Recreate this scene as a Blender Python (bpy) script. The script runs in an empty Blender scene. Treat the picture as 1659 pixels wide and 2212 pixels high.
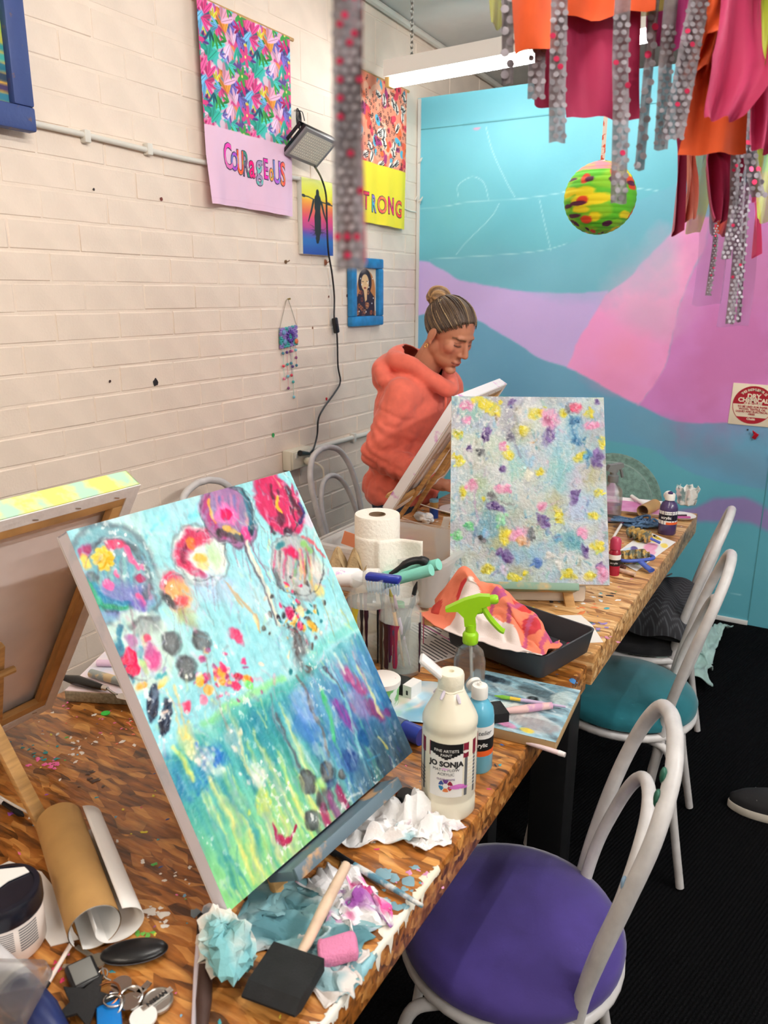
import bpy, bmesh, math, random
import numpy as np
from mathutils import Vector, Matrix, noise as mnoise
random.seed(11)
rng = np.random.default_rng(11)
S = bpy.context.scene
COL = S.collection
PI = math.pi

# ------------------------------------------------------------------ camera
FPX, IW, IH = 1691.9, 1659, 2212
CAM = np.array([2.05, 0.0, 1.515])
_y, _p, _r = [math.radians(a) for a in (30.2, 15.565, 0.121)]
_f = np.array([-math.sin(_y)*math.cos(_p), math.cos(_y)*math.cos(_p), -math.sin(_p)])
_r0 = np.array([math.cos(_y), math.sin(_y), 0.0])
_u0 = np.cross(_r0, _f)
_R = _r0*math.cos(_r) + _u0*math.sin(_r)
_U = -_r0*math.sin(_r) + _u0*math.cos(_r)
cd = bpy.data.cameras.new('camera'); cam = bpy.data.objects.new('camera', cd); COL.objects.link(cam)
cd.sensor_fit = 'HORIZONTAL'; cd.sensor_width = 36.0; cd.lens = FPX/IW*36.0
cd.clip_start = 0.02; cd.clip_end = 60
cam.matrix_world = Matrix(((_R[0], _U[0], -_f[0], CAM[0]), (_R[1], _U[1], -_f[1], CAM[1]), (_R[2], _U[2], -_f[2], CAM[2]), (0, 0, 0, 1)))
cd.dof.use_dof = True; cd.dof.focus_distance = 1.75; cd.dof.aperture_fstop = 11.0
S.camera = cam

# ------------------------------------------------------------------ world, exposure
wd = bpy.data.worlds.new('world'); S.world = wd; wd.use_nodes = True
wd.node_tree.nodes['Background'].inputs[0].default_value = (1.0, 0.97, 0.93, 1)
wd.node_tree.nodes['Background'].inputs[1].default_value = 0.0
S.view_settings.view_transform = 'Standard'; S.view_settings.look = 'None'
S.view_settings.exposure = 0.04; S.view_settings.gamma = 1.0; S.view_settings.use_curve_mapping = False
S.cycles.use_denoising = True; S.cycles.use_light_tree = False
S.cycles.max_bounces = 6; S.cycles.diffuse_bounces = 4; S.cycles.glossy_bounces = 2
S.cycles.use_adaptive_sampling = True; S.cycles.adaptive_threshold = 0.08; S.cycles.adaptive_min_samples = 16
S.cycles.transmission_bounces = 5; S.cycles.transparent_max_bounces = 8
S.cycles.caustics_reflective = False; S.cycles.caustics_refractive = False
S.cycles.sample_clamp_indirect = 6.0
# power (watts) and colour of the battens: used by the lamp builder below
LAMPS = dict(far=(42, (1.0, 0.99, 0.98)), over=(100, (1.0, 0.96, 0.91)), room=(105, (1.0, 0.88, 0.75)), right=(300, (1.0, 0.98, 0.965)), fill_rear=(240, (1.0, 0.98, 0.96)))

# ------------------------------------------------------------------ placing helpers (photo pixel -> point on a real plane)
def ray(px, py): return _f + _R*(px-829.5)/FPX - _U*(py-1106.0)/FPX
def on(px, py, ax, val):
    d = ray(px, py); return CAM + d*((val-CAM[ax])/d[ax])
TZ, TZ2 = 0.75, 0.77
def tn(px, py, z=TZ): return on(px, py, 2, z)
def tf(px, py, z=TZ2): return on(px, py, 2, z)
def wl(px, py, x=0.0): return on(px, py, 0, x)
def bk(px, py, y=3.854): return on(px, py, 1, y)

# ------------------------------------------------------------------ materials
def lin(c):
    return tuple(((v/255.0)/12.92 if v/255.0 <= 0.04045 else ((v/255.0+0.055)/1.055)**2.4) for v in c[:3])
_M = {}
def M(name, col=(200, 200, 200), rough=0.5, metal=0.0, var=0.0, scale=20.0, bump=0.0, bscale=80.0, trans=0.0, ior=1.45,
      emit=0.0, alpha=1.0, coat=0.0, vcol=False, sheen=0.0, col2=None, stretch=None, sss=0.0, thr=None):
    if name in _M: return _M[name]
    m = bpy.data.materials.new(name); m.use_nodes = True
    nt = m.node_tree; N = nt.nodes; L = nt.links
    b = N['Principled BSDF']; rgb = lin(col)
    b.inputs['Base Color'].default_value = (*rgb, 1); b.inputs['Roughness'].default_value = rough
    b.inputs['Metallic'].default_value = metal; b.inputs['IOR'].default_value = ior
    b.inputs['Transmission Weight'].default_value = trans; b.inputs['Alpha'].default_value = alpha
    b.inputs['Coat Weight'].default_value = coat; b.inputs['Coat Roughness'].default_value = 0.08
    if sheen: b.inputs['Sheen Weight'].default_value = sheen; b.inputs['Sheen Roughness'].default_value = 0.4
    if sss: b.inputs['Subsurface Weight'].default_value = sss; b.inputs['Subsurface Radius'].default_value = (.012, .005, .003)
    if emit: b.inputs['Emission Color'].default_value = (*rgb, 1); b.inputs['Emission Strength'].default_value = emit
    src = None
    if vcol:
        a = N.new('ShaderNodeAttribute'); a.attribute_name = 'Col'; src = a.outputs['Color']
    tc = N.new('ShaderNodeTexCoord'); co = tc.outputs['Object']
    if stretch:
        mp = N.new('ShaderNodeMapping'); mp.inputs['Scale'].default_value = stretch; L.new(co, mp.inputs[0]); co = mp.outputs[0]
    if var or col2:
        nz = N.new('ShaderNodeTexNoise'); nz.inputs['Scale'].default_value = scale; nz.inputs['Detail'].default_value = 5; L.new(co, nz.inputs['Vector'])
        mx = N.new('ShaderNodeMix'); mx.data_type = 'RGBA'
        rp = N.new('ShaderNodeMapRange'); t0, t1 = thr or (0.35, 0.65)
        rp.inputs[1].default_value = t0; rp.inputs[2].default_value = t1; L.new(nz.outputs[0], rp.inputs[0])
        if src is None:
            c2 = lin(col2) if col2 else tuple(v*(1-var) for v in rgb)
            c1 = rgb if col2 else tuple(min(1, v*(1+var*0.4)) for v in rgb)
            mx.inputs[6].default_value = (*c1, 1); mx.inputs[7].default_value = (*c2, 1)
        else:
            ml = N.new('ShaderNodeMix'); ml.data_type = 'RGBA'; ml.blend_type = 'MULTIPLY'; ml.inputs[0].default_value = 1
            ml.inputs[7].default_value = (1-var, 1-var, 1-var, 1); L.new(src, ml.inputs[6]); L.new(src, mx.inputs[6]); L.new(ml.outputs[2], mx.inputs[7])
        L.new(rp.outputs[0], mx.inputs[0]); src = mx.outputs[2]
    if src is not None:
        L.new(src, b.inputs['Base Color'])
    if bump:
        nb = N.new('ShaderNodeTexNoise'); nb.inputs['Scale'].default_value = bscale; nb.inputs['Detail'].default_value = 6; L.new(co, nb.inputs['Vector'])
        bp = N.new('ShaderNodeBump'); bp.inputs['Strength'].default_value = bump; bp.inputs['Distance'].default_value = 0.01
        L.new(nb.outputs[0], bp.inputs['Height']); L.new(bp.outputs[0], b.inputs['Normal'])
    _M[name] = m
    return m

# ------------------------------------------------------------------ geometry builder
def rotm(ax=(0, 0, 1), a=0.0): return np.array(Matrix.Rotation(a, 3, Vector(ax)))
def eul(x=0, y=0, z=0): return rotm((0, 0, 1), z) @ rotm((0, 1, 0), y) @ rotm((1, 0, 0), x)
def align(d, up=(0, 0, 1)):
    d = np.array(d, float); d /= np.linalg.norm(d); up = np.array(up, float)
    if abs(d @ up) > 0.98: up = np.array([1.0, 0, 0])
    x = np.cross(up, d); x /= np.linalg.norm(x); y = np.cross(d, x)
    return np.stack([x, y, d], 1)           # local z -> d
class G:
    def __init__(s): s.v = []; s.f = []; s.n = 0
    def add(s, v, f, R=None, t=None):
        v = np.asarray(v, float).reshape(-1, 3)
        if R is not None: v = v @ np.asarray(R).T
        if t is not None: v = v + np.asarray(t, float)
        s.v.append(v); s.f += [tuple(i+s.n for i in q) for q in f]; s.n += len(v); return s
    def box(s, c, d, R=None, bev=0.0, seg=2):
        x, y, z = [k/2 for k in d]
        if bev <= 0:
            v = [(-x, -y, -z), (x, -y, -z), (x, y, -z), (-x, y, -z), (-x, -y, z), (x, -y, z), (x, y, z), (-x, y, z)]
            f = [(3, 2, 1, 0), (4, 5, 6, 7), (0, 1, 5, 4), (1, 2, 6, 5), (2, 3, 7, 6), (3, 0, 4, 7)]
            return s.add(v, f, R, c)
        bm = bmesh.new(); bmesh.ops.create_cube(bm, size=1)
        for q in bm.verts: q.co = Vector((q.co.x*d[0], q.co.y*d[1], q.co.z*d[2]))
        bmesh.ops.bevel(bm, geom=bm.edges[:], offset=min(bev, min(d)*.48), segments=seg, affect='EDGES', profile=.5)
        return s.bm(bm, R, c)
    def bm(s, bm, R=None, t=None):
        bm.verts.index_update(); v = [q.co[:] for q in bm.verts]; f = [[w.index for w in q.verts] for q in bm.faces]; bm.free()
        return s.add(v, f, R, t)
    def lathe(s, prof, n=24, R=None, t=None, cap=True, sq=None):
        prof = np.array(prof, float); k = len(prof); a = np.arange(n)*2*PI/n
        ca, sa = np.cos(a), np.sin(a)
        if sq: ca = np.sign(ca)*np.abs(ca)**sq; sa = np.sign(sa)*np.abs(sa)**sq
        v = np.zeros((k, n, 3)); v[:, :, 0] = prof[:, :1]*ca; v[:, :, 1] = prof[:, :1]*sa; v[:, :, 2] = prof[:, 1:2]
        f = [(i*n+j, i*n+(j+1) % n, (i+1)*n+(j+1) % n, (i+1)*n+j) for i in range(k-1) for j in range(n)]
        if cap:
            f.append(tuple(range(n-1, -1, -1))); f.append(tuple((k-1)*n+j for j in range(n)))
        return s.add(v.reshape(-1, 3), f, R, t)
    def tube(s, pts, r, n=10, closed=False, flat=1.0, up=None):
        P = np.array(pts, float); k = len(P); r = np.broadcast_to(np.asarray(r, float), (k,))
        T = np.zeros_like(P)
        for i in range(k):
            a, b = (P[(i-1) % k], P[(i+1) % k]) if closed else (P[max(i-1, 0)], P[min(i+1, k-1)])
            T[i] = (b-a)/(np.linalg.norm(b-a)+1e-12)
        u = np.array(up if up is not None else ([0, 0, 1.0] if abs(T[0][2]) < .9 else [1.0, 0, 0])); v = []
        a = np.arange(n)*2*PI/n
        for i in range(k):
            u = u - T[i]*(u @ T[i]); u /= (np.linalg.norm(u)+1e-12); w = np.cross(T[i], u)
            v.append(P[i] + r[i]*(np.cos(a)[:, None]*u*flat + np.sin(a)[:, None]*w))
        f = []
        for i in range(k if closed else k-1):
            i2 = (i+1) % k
            f += [(i*n+j, i*n+(j+1) % n, i2*n+(j+1) % n, i2*n+j) for j in range(n)]
        if not closed: f.append(tuple(range(n-1, -1, -1))); f.append(tuple((k-1)*n+j for j in range(n)))
        return s.add(np.array(v).reshape(-1, 3), f)
    def ell(s, c, r, R=None, nu=20, nv=12):
        th = np.linspace(0, PI, nv+1)[1:-1]; a = np.arange(nu)*2*PI/nu
        v = [(0, 0, r[2])] + [(r[0]*math.sin(t)*math.cos(q), r[1]*math.sin(t)*math.sin(q), r[2]*math.cos(t)) for t in th for q in a] + [(0, 0, -r[2])]
        f = [(0, 1+j, 1+(j+1) % nu) for j in range(nu)]
        for i in range(len(th)-1): f += [(1+i*nu+j, 1+(i+1)*nu+j, 1+(i+1)*nu+(j+1) % nu, 1+i*nu+(j+1) % nu) for j in range(nu)]
        e = len(v)-1; b = 1+(len(th)-1)*nu
        f += [(e, b+(j+1) % nu, b+j) for j in range(nu)]
        return s.add(v, f, R, c)
    def caps(s, a, b, ra, rb, n=14):               # tapered capsule
        a = np.array(a, float); b = np.array(b, float); d = b-a; l = np.linalg.norm(d)
        pr = [(max(ra*math.sin(t), 1e-4), -ra*math.cos(t)) for t in np.linspace(0.02, PI/2, 6)] + [(rb*math.cos(t) if t < PI/2-.01 else 1e-4, l+rb*math.sin(t)) for t in np.linspace(0, PI/2, 6)]
        return s.lathe(pr, n, align(d), a)
    def prism(s, poly, h, R=None, t=None):
        k = len(poly); v = [(p[0], p[1], 0) for p in poly] + [(p[0], p[1], h) for p in poly]
        f = [tuple(range(k-1, -1, -1)), tuple(range(k, 2*k))] + [(i, (i+1) % k, k+(i+1) % k, k+i) for i in range(k)]
        return s.add(v, f, R, t)
    def grid(s, A, thick=0.0):                      # A: (nu,nv,3)
        nu, nv = A.shape[:2]
        f = [(i*nv+j, (i+1)*nv+j, (i+1)*nv+j+1, i*nv+j+1) for i in range(nu-1) for j in range(nv-1)]
        s.add(A.reshape(-1, 3), f)
        return s
def mesh_of(g, name='m'):
    me = bpy.data.meshes.new(name); me.from_pydata(np.concatenate(g.v).tolist(), [], g.f); me.update(); return me
def mk(name, g, m, parent=None, smooth=40, loc=None, solid=0.0, mats=None):
    me = g if isinstance(g, bpy.types.Mesh) else mesh_of(g, name)
    if m is not None and not len(me.materials): me.materials.append(m)
    o = bpy.data.objects.new(name, me); COL.objects.link(o)
    if smooth:
        me.shade_smooth()
        if smooth < 179: me.set_sharp_from_angle(angle=math.radians(smooth))
    if parent is not None: o.parent = parent
    if loc is not None: o.location = tuple(loc)
    if solid:
        q = o.modifiers.new('solid', 'SOLIDIFY'); q.thickness = solid; q.offset = 0
    return o
def tag(o, label, cat, group=None):
    o['label'] = label; o['category'] = cat
    if group: o['group'] = group
    return o
def thing(name, label, cat, loc=(0, 0, 0), rz=0.0, group=None, R=None):
    o = bpy.data.objects.new(name, None); COL.objects.link(o); o.empty_display_size = 0.05
    if R is not None: o.matrix_world = Matrix.Translation(Vector([float(q) for q in loc])) @ Matrix(np.asarray(R).tolist()).to_4x4()
    else: o.location = tuple(float(q) for q in loc); o.rotation_euler = (0, 0, rz)
    return tag(o, label, cat, group)
def struct(o): o['kind'] = 'structure'; return o
def copy_tree(o, parent=None):
    c = o.copy(); COL.objects.link(c)
    if parent is not None: c.parent = parent
    for ch in [q for q in bpy.data.objects if q.parent == o]: copy_tree(ch, c)
    return c
def text_geo(txt, size, extr=0.0004, align_x='CENTER', bold=0.0, shear=0.0, spacing=1.0):
    cu = bpy.data.curves.new('txt', 'FONT'); cu.body = txt; cu.size = size; cu.align_x = align_x; cu.align_y = 'CENTER'
    cu.extrude = extr; cu.offset = bold; cu.resolution_u = 3; cu.shear = shear; cu.space_character = spacing
    ob = bpy.data.objects.new('txt', cu); COL.objects.link(ob)
    dg = bpy.context.evaluated_depsgraph_get(); me = bpy.data.meshes.new_from_object(ob.evaluated_get(dg))
    v = np.array([q.co[:] for q in me.vertices]).reshape(-1, 3); f = [tuple(p.vertices) for p in me.polygons]
    bpy.data.objects.remove(ob); bpy.data.curves.remove(cu); bpy.data.meshes.remove(me)
    return v, f
def wrap(v, r):                                    # wrap a flat (x,y,z) layout round a cylinder of radius r, facing -y
    a = v[:, 0]/r; rr = r + v[:, 2]
    return np.stack([rr*np.sin(a), -rr*np.cos(a), v[:, 1]], 1)
def face_cam(p):                                   # z rotation that turns local -y towards the camera
    d = CAM - np.asarray(p); return math.atan2(d[1], d[0]) + PI/2
def rect_wrap(x0, x1, y0, y1, r, n=16, dz=0.0):    # a printed patch on a cylinder
    xs = np.linspace(x0, x1, n); v = []
    for x in xs: v += [(x, y0, dz), (x, y1, dz)]
    f = [(2*i, 2*i+2, 2*i+3, 2*i+1) for i in range(n-1)]
    return wrap(np.array(v, float), r), f
def spline(pts, n=8, closed=False):
    P = np.array(pts, float); k = len(P); out = []
    for i in range(k if closed else k-1):
        g = (lambda j: P[j % k]) if closed else (lambda j: P[min(max(j, 0), k-1)])
        p0, p1, p2, p3 = g(i-1), g(i), g(i+1), g(i+2)
        for t in np.linspace(0, 1, n, endpoint=False):
            out.append(.5*((2*p1)+(-p0+p2)*t+(2*p0-5*p1+4*p2-p3)*t*t+(-p0+3*p1-3*p2+p3)*t**3))
    if not closed: out.append(P[-1])
    return np.array(out)

# ------------------------------------------------------------------ numpy noise + a small paint engine (colour per vertex)
def up(a, H, Wd):
    h, w = a.shape; y = np.linspace(0, h-1.001, H); x = np.linspace(0, w-1.001, Wd)
    yi = y.astype(int); xi = x.astype(int); fy = (y-yi)[:, None]; fx = (x-xi)[None]
    fy = fy*fy*(3-2*fy); fx = fx*fx*(3-2*fx)
    A = a[yi][:, xi]; B = a[yi][:, xi+1]; C = a[yi+1][:, xi]; D = a[yi+1][:, xi+1]
    return (A*(1-fx)+B*fx)*(1-fy)+(C*(1-fx)+D*fx)*fy
def fbm(H, Wd, cy, cx, seed=0, oct=4, gain=.5):
    q = np.random.default_rng(seed); o = np.zeros((H, Wd)); amp = 1; tot = 0
    for k in range(oct):
        o += amp*up(q.random((max(2, int(cy*2**k))+1, max(2, int(cx*2**k))+1)), H, Wd); tot += amp; amp *= gain
    return o/tot
class Paint:
    def __init__(s, w, h, cell, base=(255, 255, 255)):
        s.w, s.h = w, h; s.W = int(round(w/cell))+1; s.H = int(round(h/cell))+1
        s.a = np.zeros((s.H, s.W, 3)); s.a[:] = base
        s.u = np.linspace(0, w, s.W)[None, :]; s.v = np.linspace(0, h, s.H)[:, None]; s.seed = 1
        s.z = np.zeros((s.H, s.W))
    def sub(s, u0, u1, v0, v1):
        i0 = max(0, int(v0/s.h*(s.H-1))-1); i1 = min(s.H, int(v1/s.h*(s.H-1))+3)
        j0 = max(0, int(u0/s.w*(s.W-1))-1); j1 = min(s.W, int(u1/s.w*(s.W-1))+3)
        return (slice(i0, i1), slice(j0, j1)) if i1 > i0 and j1 > j0 else None
    def put(s, sl, m, col, hgt=0.0):
        m = np.clip(m, 0, 1)[..., None]; s.a[sl] = s.a[sl]*(1-m)+np.array(col, float)*m
        if hgt: s.z[sl] += hgt*m[..., 0]
    def ell(s, c, r, ang, col, a=1.0, edge=.15, rough=.0, streak=0.0, hgt=0.0, ring=None):
        R = max(r)*(1.3+rough); sl = s.sub(c[0]-R, c[0]+R, c[1]-R, c[1]+R)
        if sl is None: return
        du = s.u[:, sl[1]]-c[0]; dv = s.v[sl[0]]-c[1]; ca, sa = math.cos(ang), math.sin(ang)
        x = (du*ca+dv*sa)/r[0]; y = (-du*sa+dv*ca)/r[1]; d = np.sqrt(x*x+y*y); s.seed += 1
        if rough: d = d+rough*(fbm(*d.shape, max(2, d.shape[0]/14), max(2, d.shape[1]/14), s.seed)-.5)*2
        if ring: m = np.clip(1-np.abs(d-1)/ring, 0, 1)
        else: m = np.clip((1-d)/edge+.5, 0, 1)
        if streak: m = m*(1-streak+streak*2*np.clip(fbm(*d.shape, 2, max(3, d.shape[1]/5), s.seed+9)-.25, 0, 1))
        s.put(sl, m*a, col, hgt)
    def line(s, pts, w, col, a=1.0, edge=.4, rough=0.0, streak=0.0, hgt=0.0):
        P = np.array(pts, float); wv = np.broadcast_to(np.asarray(w, float), (len(P),)); R = wv.max()*(1.2+rough)
        sl = s.sub(P[:, 0].min()-R, P[:, 0].max()+R, P[:, 1].min()-R, P[:, 1].max()+R)
        if sl is None: return
        U = s.u[:, sl[1]]; V = s.v[sl[0]]; best = None; s.seed += 1
        for i in range(len(P)-1):
            d = P[i+1]-P[i]; L2 = d@d+1e-12; t = np.clip(((U-P[i][0])*d[0]+(V-P[i][1])*d[1])/L2, 0, 1)
            q = np.sqrt((U-P[i][0]-t*d[0])**2+(V-P[i][1]-t*d[1])**2)/(wv[i]*(1-t)+wv[i+1]*t+1e-9)
            best = q if best is None else np.minimum(best, q)
        if rough: best = best+rough*(fbm(*best.shape, max(2, best.shape[0]/8), max(2, best.shape[1]/8), s.seed)-.5)*2
        m = np.clip((1-best)/edge+.5*0, 0, 1)
        if streak: m = m*np.clip(1-streak+streak*2*(fbm(*best.shape, max(2, best.shape[0]/6), max(2, best.shape[1]/6), s.seed+5)-.2), 0, 1)
        s.put(sl, m*a, col, hgt)
    def poly(s, pts, col, a=1.0, edge=.002, rough=0.0):
        P = np.array(pts, float); e = edge*2+rough*2
        sl = s.sub(P[:, 0].min()-e, P[:, 0].max()+e, P[:, 1].min()-e, P[:, 1].max()+e)
        if sl is None: return
        U = s.u[:, sl[1]]+0*s.v[sl[0]]; V = s.v[sl[0]]+0*U; ins = np.zeros(U.shape, bool); D = np.full(U.shape, 1e9); k = len(P); s.seed += 1
        if rough:
            U = U+rough*(fbm(*U.shape, max(2, U.shape[0]/10), max(2, U.shape[1]/10), s.seed)-.5)*2; V = V+rough*(fbm(*U.shape, max(2, U.shape[0]/10), max(2, U.shape[1]/10), s.seed+3)-.5)*2
        for i in range(k):
            p, q = P[i], P[(i+1) % k]; d = q-p
            c = ((p[1] > V) != (q[1] > V)) & (U < (q[0]-p[0])*(V-p[1])/(q[1]-p[1]+1e-15)+p[0]); ins ^= c
            t = np.clip(((U-p[0])*d[0]+(V-p[1])*d[1])/(d@d+1e-15), 0, 1); D = np.minimum(D, np.hypot(U-p[0]-t*d[0], V-p[1]-t*d[1]))
        m = np.clip(.5+np.where(ins, D, -D)/edge*.5, 0, 1); s.put(sl, m*a, col)
    def mix(s, mask, col, a=1.0):
        s.put((slice(None), slice(None)), mask*a, col)
    def warp(s, amp, freq, seed):
        I = np.arange(s.H)[:, None]+amp*2*(fbm(s.H, s.W, freq, freq, seed, 3)-.5); J = np.arange(s.W)[None]+amp*2*(fbm(s.H, s.W, freq, freq, seed+1, 3)-.5)
        I = np.clip(I, 0, s.H-1.001); J = np.clip(J, 0, s.W-1.001); i = I.astype(int); j = J.astype(int); a = (I-i)[..., None]; b = (J-j)[..., None]
        s.a = (s.a[i, j]*(1-a)+s.a[i+1, j]*a)*(1-b)+(s.a[i, j+1]*(1-a)+s.a[i+1, j+1]*a)*b
    def mesh(s, name, place, smooth=True, disp=0.0, nrm=None):     # place(u,v)-> xyz arrays; v runs down
        U = s.u+0*s.v; V = s.v+0*s.u; X = place(U, V)
        if disp and nrm is not None: X = X+np.array(nrm)*(s.z*disp)[..., None]
        me = bpy.data.meshes.new(name); H, Wd = s.H, s.W; n = H*Wd
        me.vertices.add(n); me.vertices.foreach_set('co', X.reshape(-1).astype(np.float32))
        i = (np.arange(H-1)[:, None]*Wd+np.arange(Wd-1)[None]).reshape(-1)
        q = np.stack([i+Wd, i+Wd+1, i+1, i], 1).reshape(-1).astype(np.int32)
        me.loops.add(len(q)); me.polygons.add(len(q)//4)
        me.polygons.foreach_set('loop_start', np.arange(0, len(q), 4, dtype=np.int32)); me.loops.foreach_set('vertex_index', q)
        me.update(calc_edges=True); setcol(me, s.a.reshape(-1, 3)); return me
def setcol(me, rgb):
    c = np.clip(np.asarray(rgb, float)/255.0, 0, 1); c = np.where(c <= .04045, c/12.92, ((c+.055)/1.055)**2.4)
    at = me.color_attributes.new('Col', 'FLOAT_COLOR', 'POINT')
    at.data.foreach_set('color', np.concatenate([c, np.ones((len(c), 1))], 1).reshape(-1).astype(np.float32))
def mesh_raw(me):
    v = np.zeros(len(me.vertices)*3, np.float32); me.vertices.foreach_get('co', v); return v.reshape(-1, 3).astype(float)
def n3(P, sc, seed=0.0, oct=4):
    return np.array([mnoise.fractal(Vector((p[0]*sc+seed, p[1]*sc-seed, p[2]*sc+2*seed)), 1.0, 2.0, oct) for p in P])
def remesh(g, vox, smooth=6, fac=.6):
    me = mesh_of(g, 'rm'); o = bpy.data.objects.new('rm', me); COL.objects.link(o)
    q = o.modifiers.new('r', 'REMESH'); q.mode = 'VOXEL'; q.voxel_size = vox
    if smooth: w = o.modifiers.new('s', 'SMOOTH'); w.factor = fac; w.iterations = smooth
    dg = bpy.context.evaluated_depsgraph_get(); r = bpy.data.meshes.new_from_object(o.evaluated_get(dg))
    bpy.data.objects.remove(o); bpy.data.meshes.remove(me); return r
def crumple(nu, nv, su, sv, amp, freq, seed, squash=.85, ridge=True):
    """a crumpled sheet, about su x sv, lying on z=0"""
    a = fbm(nu, nv, freq, freq, seed, 3); b = fbm(nu, nv, freq, freq, seed+1, 3); c = fbm(nu, nv, freq*1.4, freq*1.4, seed+2, 3)
    z = np.abs(c-.5)*2 if ridge else c
    x = (np.linspace(-.5, .5, nu)[:, None]*squash+(a-.5)*.35)*su+np.zeros((nu, nv)); y = (np.linspace(-.5, .5, nv)[None]*squash+(b-.5)*.35)*sv+np.zeros((nu, nv))
    z = (z-z.min())/(z.max()-z.min()); env = 1-.55*np.maximum(np.abs(np.linspace(-1, 1, nu))[:, None], np.abs(np.linspace(-1, 1, nv))[None])**3
    z = z+.22*np.abs(fbm(nu, nv, freq*4, freq*4, seed+7, 2)-.5)*2
    return np.stack([x, y, z*amp*env+.0015], 2)
# ================================================================== THE ROOM
YB = 3.854                                  # mural partition
ROOM = dict(x0=0.0, x1=6.0, y0=-3.0, y1=6.2)
_a, _b = wl(801, 0), wl(960, 108)
ck = (_b[2]-_a[2])/(_b[1]-_a[1])
def ceil_z(y): return _a[2]+0.01+ck*(y-_a[1])

# floor: charcoal ribbed carpet
def carpet_mat():
    m = M('carpet', (13, 13, 15), .95, var=.45, scale=260)
    nt = m.node_tree; N = nt.nodes; L = nt.links; b = N['Principled BSDF']
    b.inputs['Specular IOR Level'].default_value = .08; tc = N.new('ShaderNodeTexCoord'); wv = N.new('ShaderNodeTexWave'); wv.wave_type = 'BANDS'; wv.bands_direction = 'X'
    wv.inputs['Scale'].default_value = 34; wv.inputs['Distortion'].default_value = 1.2; wv.inputs['Detail'].default_value = 2; wv.inputs['Detail Scale'].default_value = 3
    mp = N.new('ShaderNodeMapping'); mp.inputs['Rotation'].default_value = (0, 0, .25); L.new(tc.outputs['Object'], mp.inputs[0]); L.new(mp.outputs[0], wv.inputs['Vector'])
    nz = N.new('ShaderNodeTexNoise'); nz.inputs['Scale'].default_value = 400; L.new(tc.outputs['Object'], nz.inputs['Vector'])
    ad = N.new('ShaderNodeMath'); ad.operation = 'ADD'; L.new(wv.outputs[1], ad.inputs[0]); L.new(nz.outputs[0], ad.inputs[1])
    bp = N.new('ShaderNodeBump'); bp.inputs['Strength'].default_value = .8; bp.inputs['Distance'].default_value = .006
    L.new(ad.outputs[0], bp.inputs['Height']); L.new(bp.outputs[0], b.inputs['Normal']); return m
struct(mk('floor', G().box((3, 1.6, -.05), (6.2, 9.4, .1)), carpet_mat()))

# left wall: painted brickwork, every brick in view a piece of its own
cream = M('cream_wall_paint', (240, 222, 205), .55, var=.05, scale=9, bump=.12, bscale=140)
wall = struct(mk('wall_left', G().box((-.1022, 1.6, 1.9), (.2, 9.4, 3.8)), cream))
CH, BL, BHB = .0863, .2405, 2.322           # brick course, brick length, top of the small bricks
def brick_mesh(l, h, seed, bev=.003):
    g = G().box((0, 0, 0), (.014, l, h), bev=bev, seg=1); me = mesh_of(g, 'brick'); q = np.random.default_rng(seed)
    for v in me.vertices: v.co.y += q.normal()*.0012; v.co.z += q.normal()*.001; v.co.x += q.normal()*.0006
    me.materials.append(cream); me.shade_smooth(); me.set_sharp_from_angle(angle=math.radians(25)); return me
bvar = [brick_mesh(BL-.0035, CH-.0065, 40+k) for k in range(6)]
blvar = [brick_mesh(.39-.005, .19-.005, 60+k) for k in range(4)]
nb = 0; rest = G()
def lay(me, y, z, l, h, seen):
    global nb
    if seen and nb < 300:
        o = bpy.data.objects.new('brick', me); COL.objects.link(o); o.parent = wall
        o.location = (-.0072+random.uniform(-.0008, .0012), y, z); o.rotation_euler = (0, random.uniform(-.004, .004), random.uniform(-.003, .003)); nb += 1
    else: rest.box((-.0072, y, z), (.014, l-.007, h-.007))
z = BHB-CH/2; r = 0
while z > 0:
    y = ROOM['y0']+(.5*BL if r % 2 else 0)+random.uniform(-.01, .01)
    while y < ROOM['y1']:
        lay(random.choice(bvar), y+BL/2, z, BL, CH, 1.2 < y+BL/2 < YB-.05 and z > .40); y += BL
    z -= CH; r += 1
z = BHB+.012+.095; r = 0
while z < 3.8:
    y = ROOM['y0']+(.195 if r % 2 else 0)
    while y < ROOM['y1']:
        lay(random.choice(blvar), y+.195, z, .39, .19, 1.3 < y+.195 < 5.3 and z+.095 < ceil_z(y)+.05); y += .39
    z += .19; r += 1
o = mk('outlying_brickwork', rest, cream, wall, smooth=0); o['kind'] = 'stuff'

# mural partition at the end of the room
MW, MH = 3.3, 2.464
mu = Paint(MW, MH, .0062, (128, 214, 226))
def mp_(pts): return [(float(bk(x, y)[0]), MH-float(bk(x, y)[2])) for x, y in pts]
def sm(pts, n=6): return [tuple(q) for q in spline(pts, n)]
sky = (114, 198, 216)
mu.a[:] = sky; mu.a += (mu.v/MH)[..., None]*np.array([-14, -18, -18.0])
H1t = [(928, 561), (977, 557), (1055, 554), (1123, 549), (1182, 541), (1225, 528), (1264, 510), (1320, 472), (1374, 438), (1408, 418), (1449, 403), (1540, 372), (1660, 345), (1800, 330)]
H1b = [(928, 566), (957, 583), (996, 605), (1055, 617), (1123, 628), (1191, 633), (1264, 633), (1313, 628)]
PkL = [(1450, 500), (1430, 523), (1387, 566), (1365, 594), (1339, 614), (1313, 632), (1289, 671), (1264, 710), (1240, 758), (1225, 794)]
PkB = [(1225, 794), (1289, 827), (1338, 854), (1379, 876)]
PkR = [(1533, 470), (1527, 505), (1523, 534), (1508, 566), (1490, 603), (1473, 646), (1460, 690), (1448, 750), (1435, 793), (1411, 832), (1379, 876)]
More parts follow.
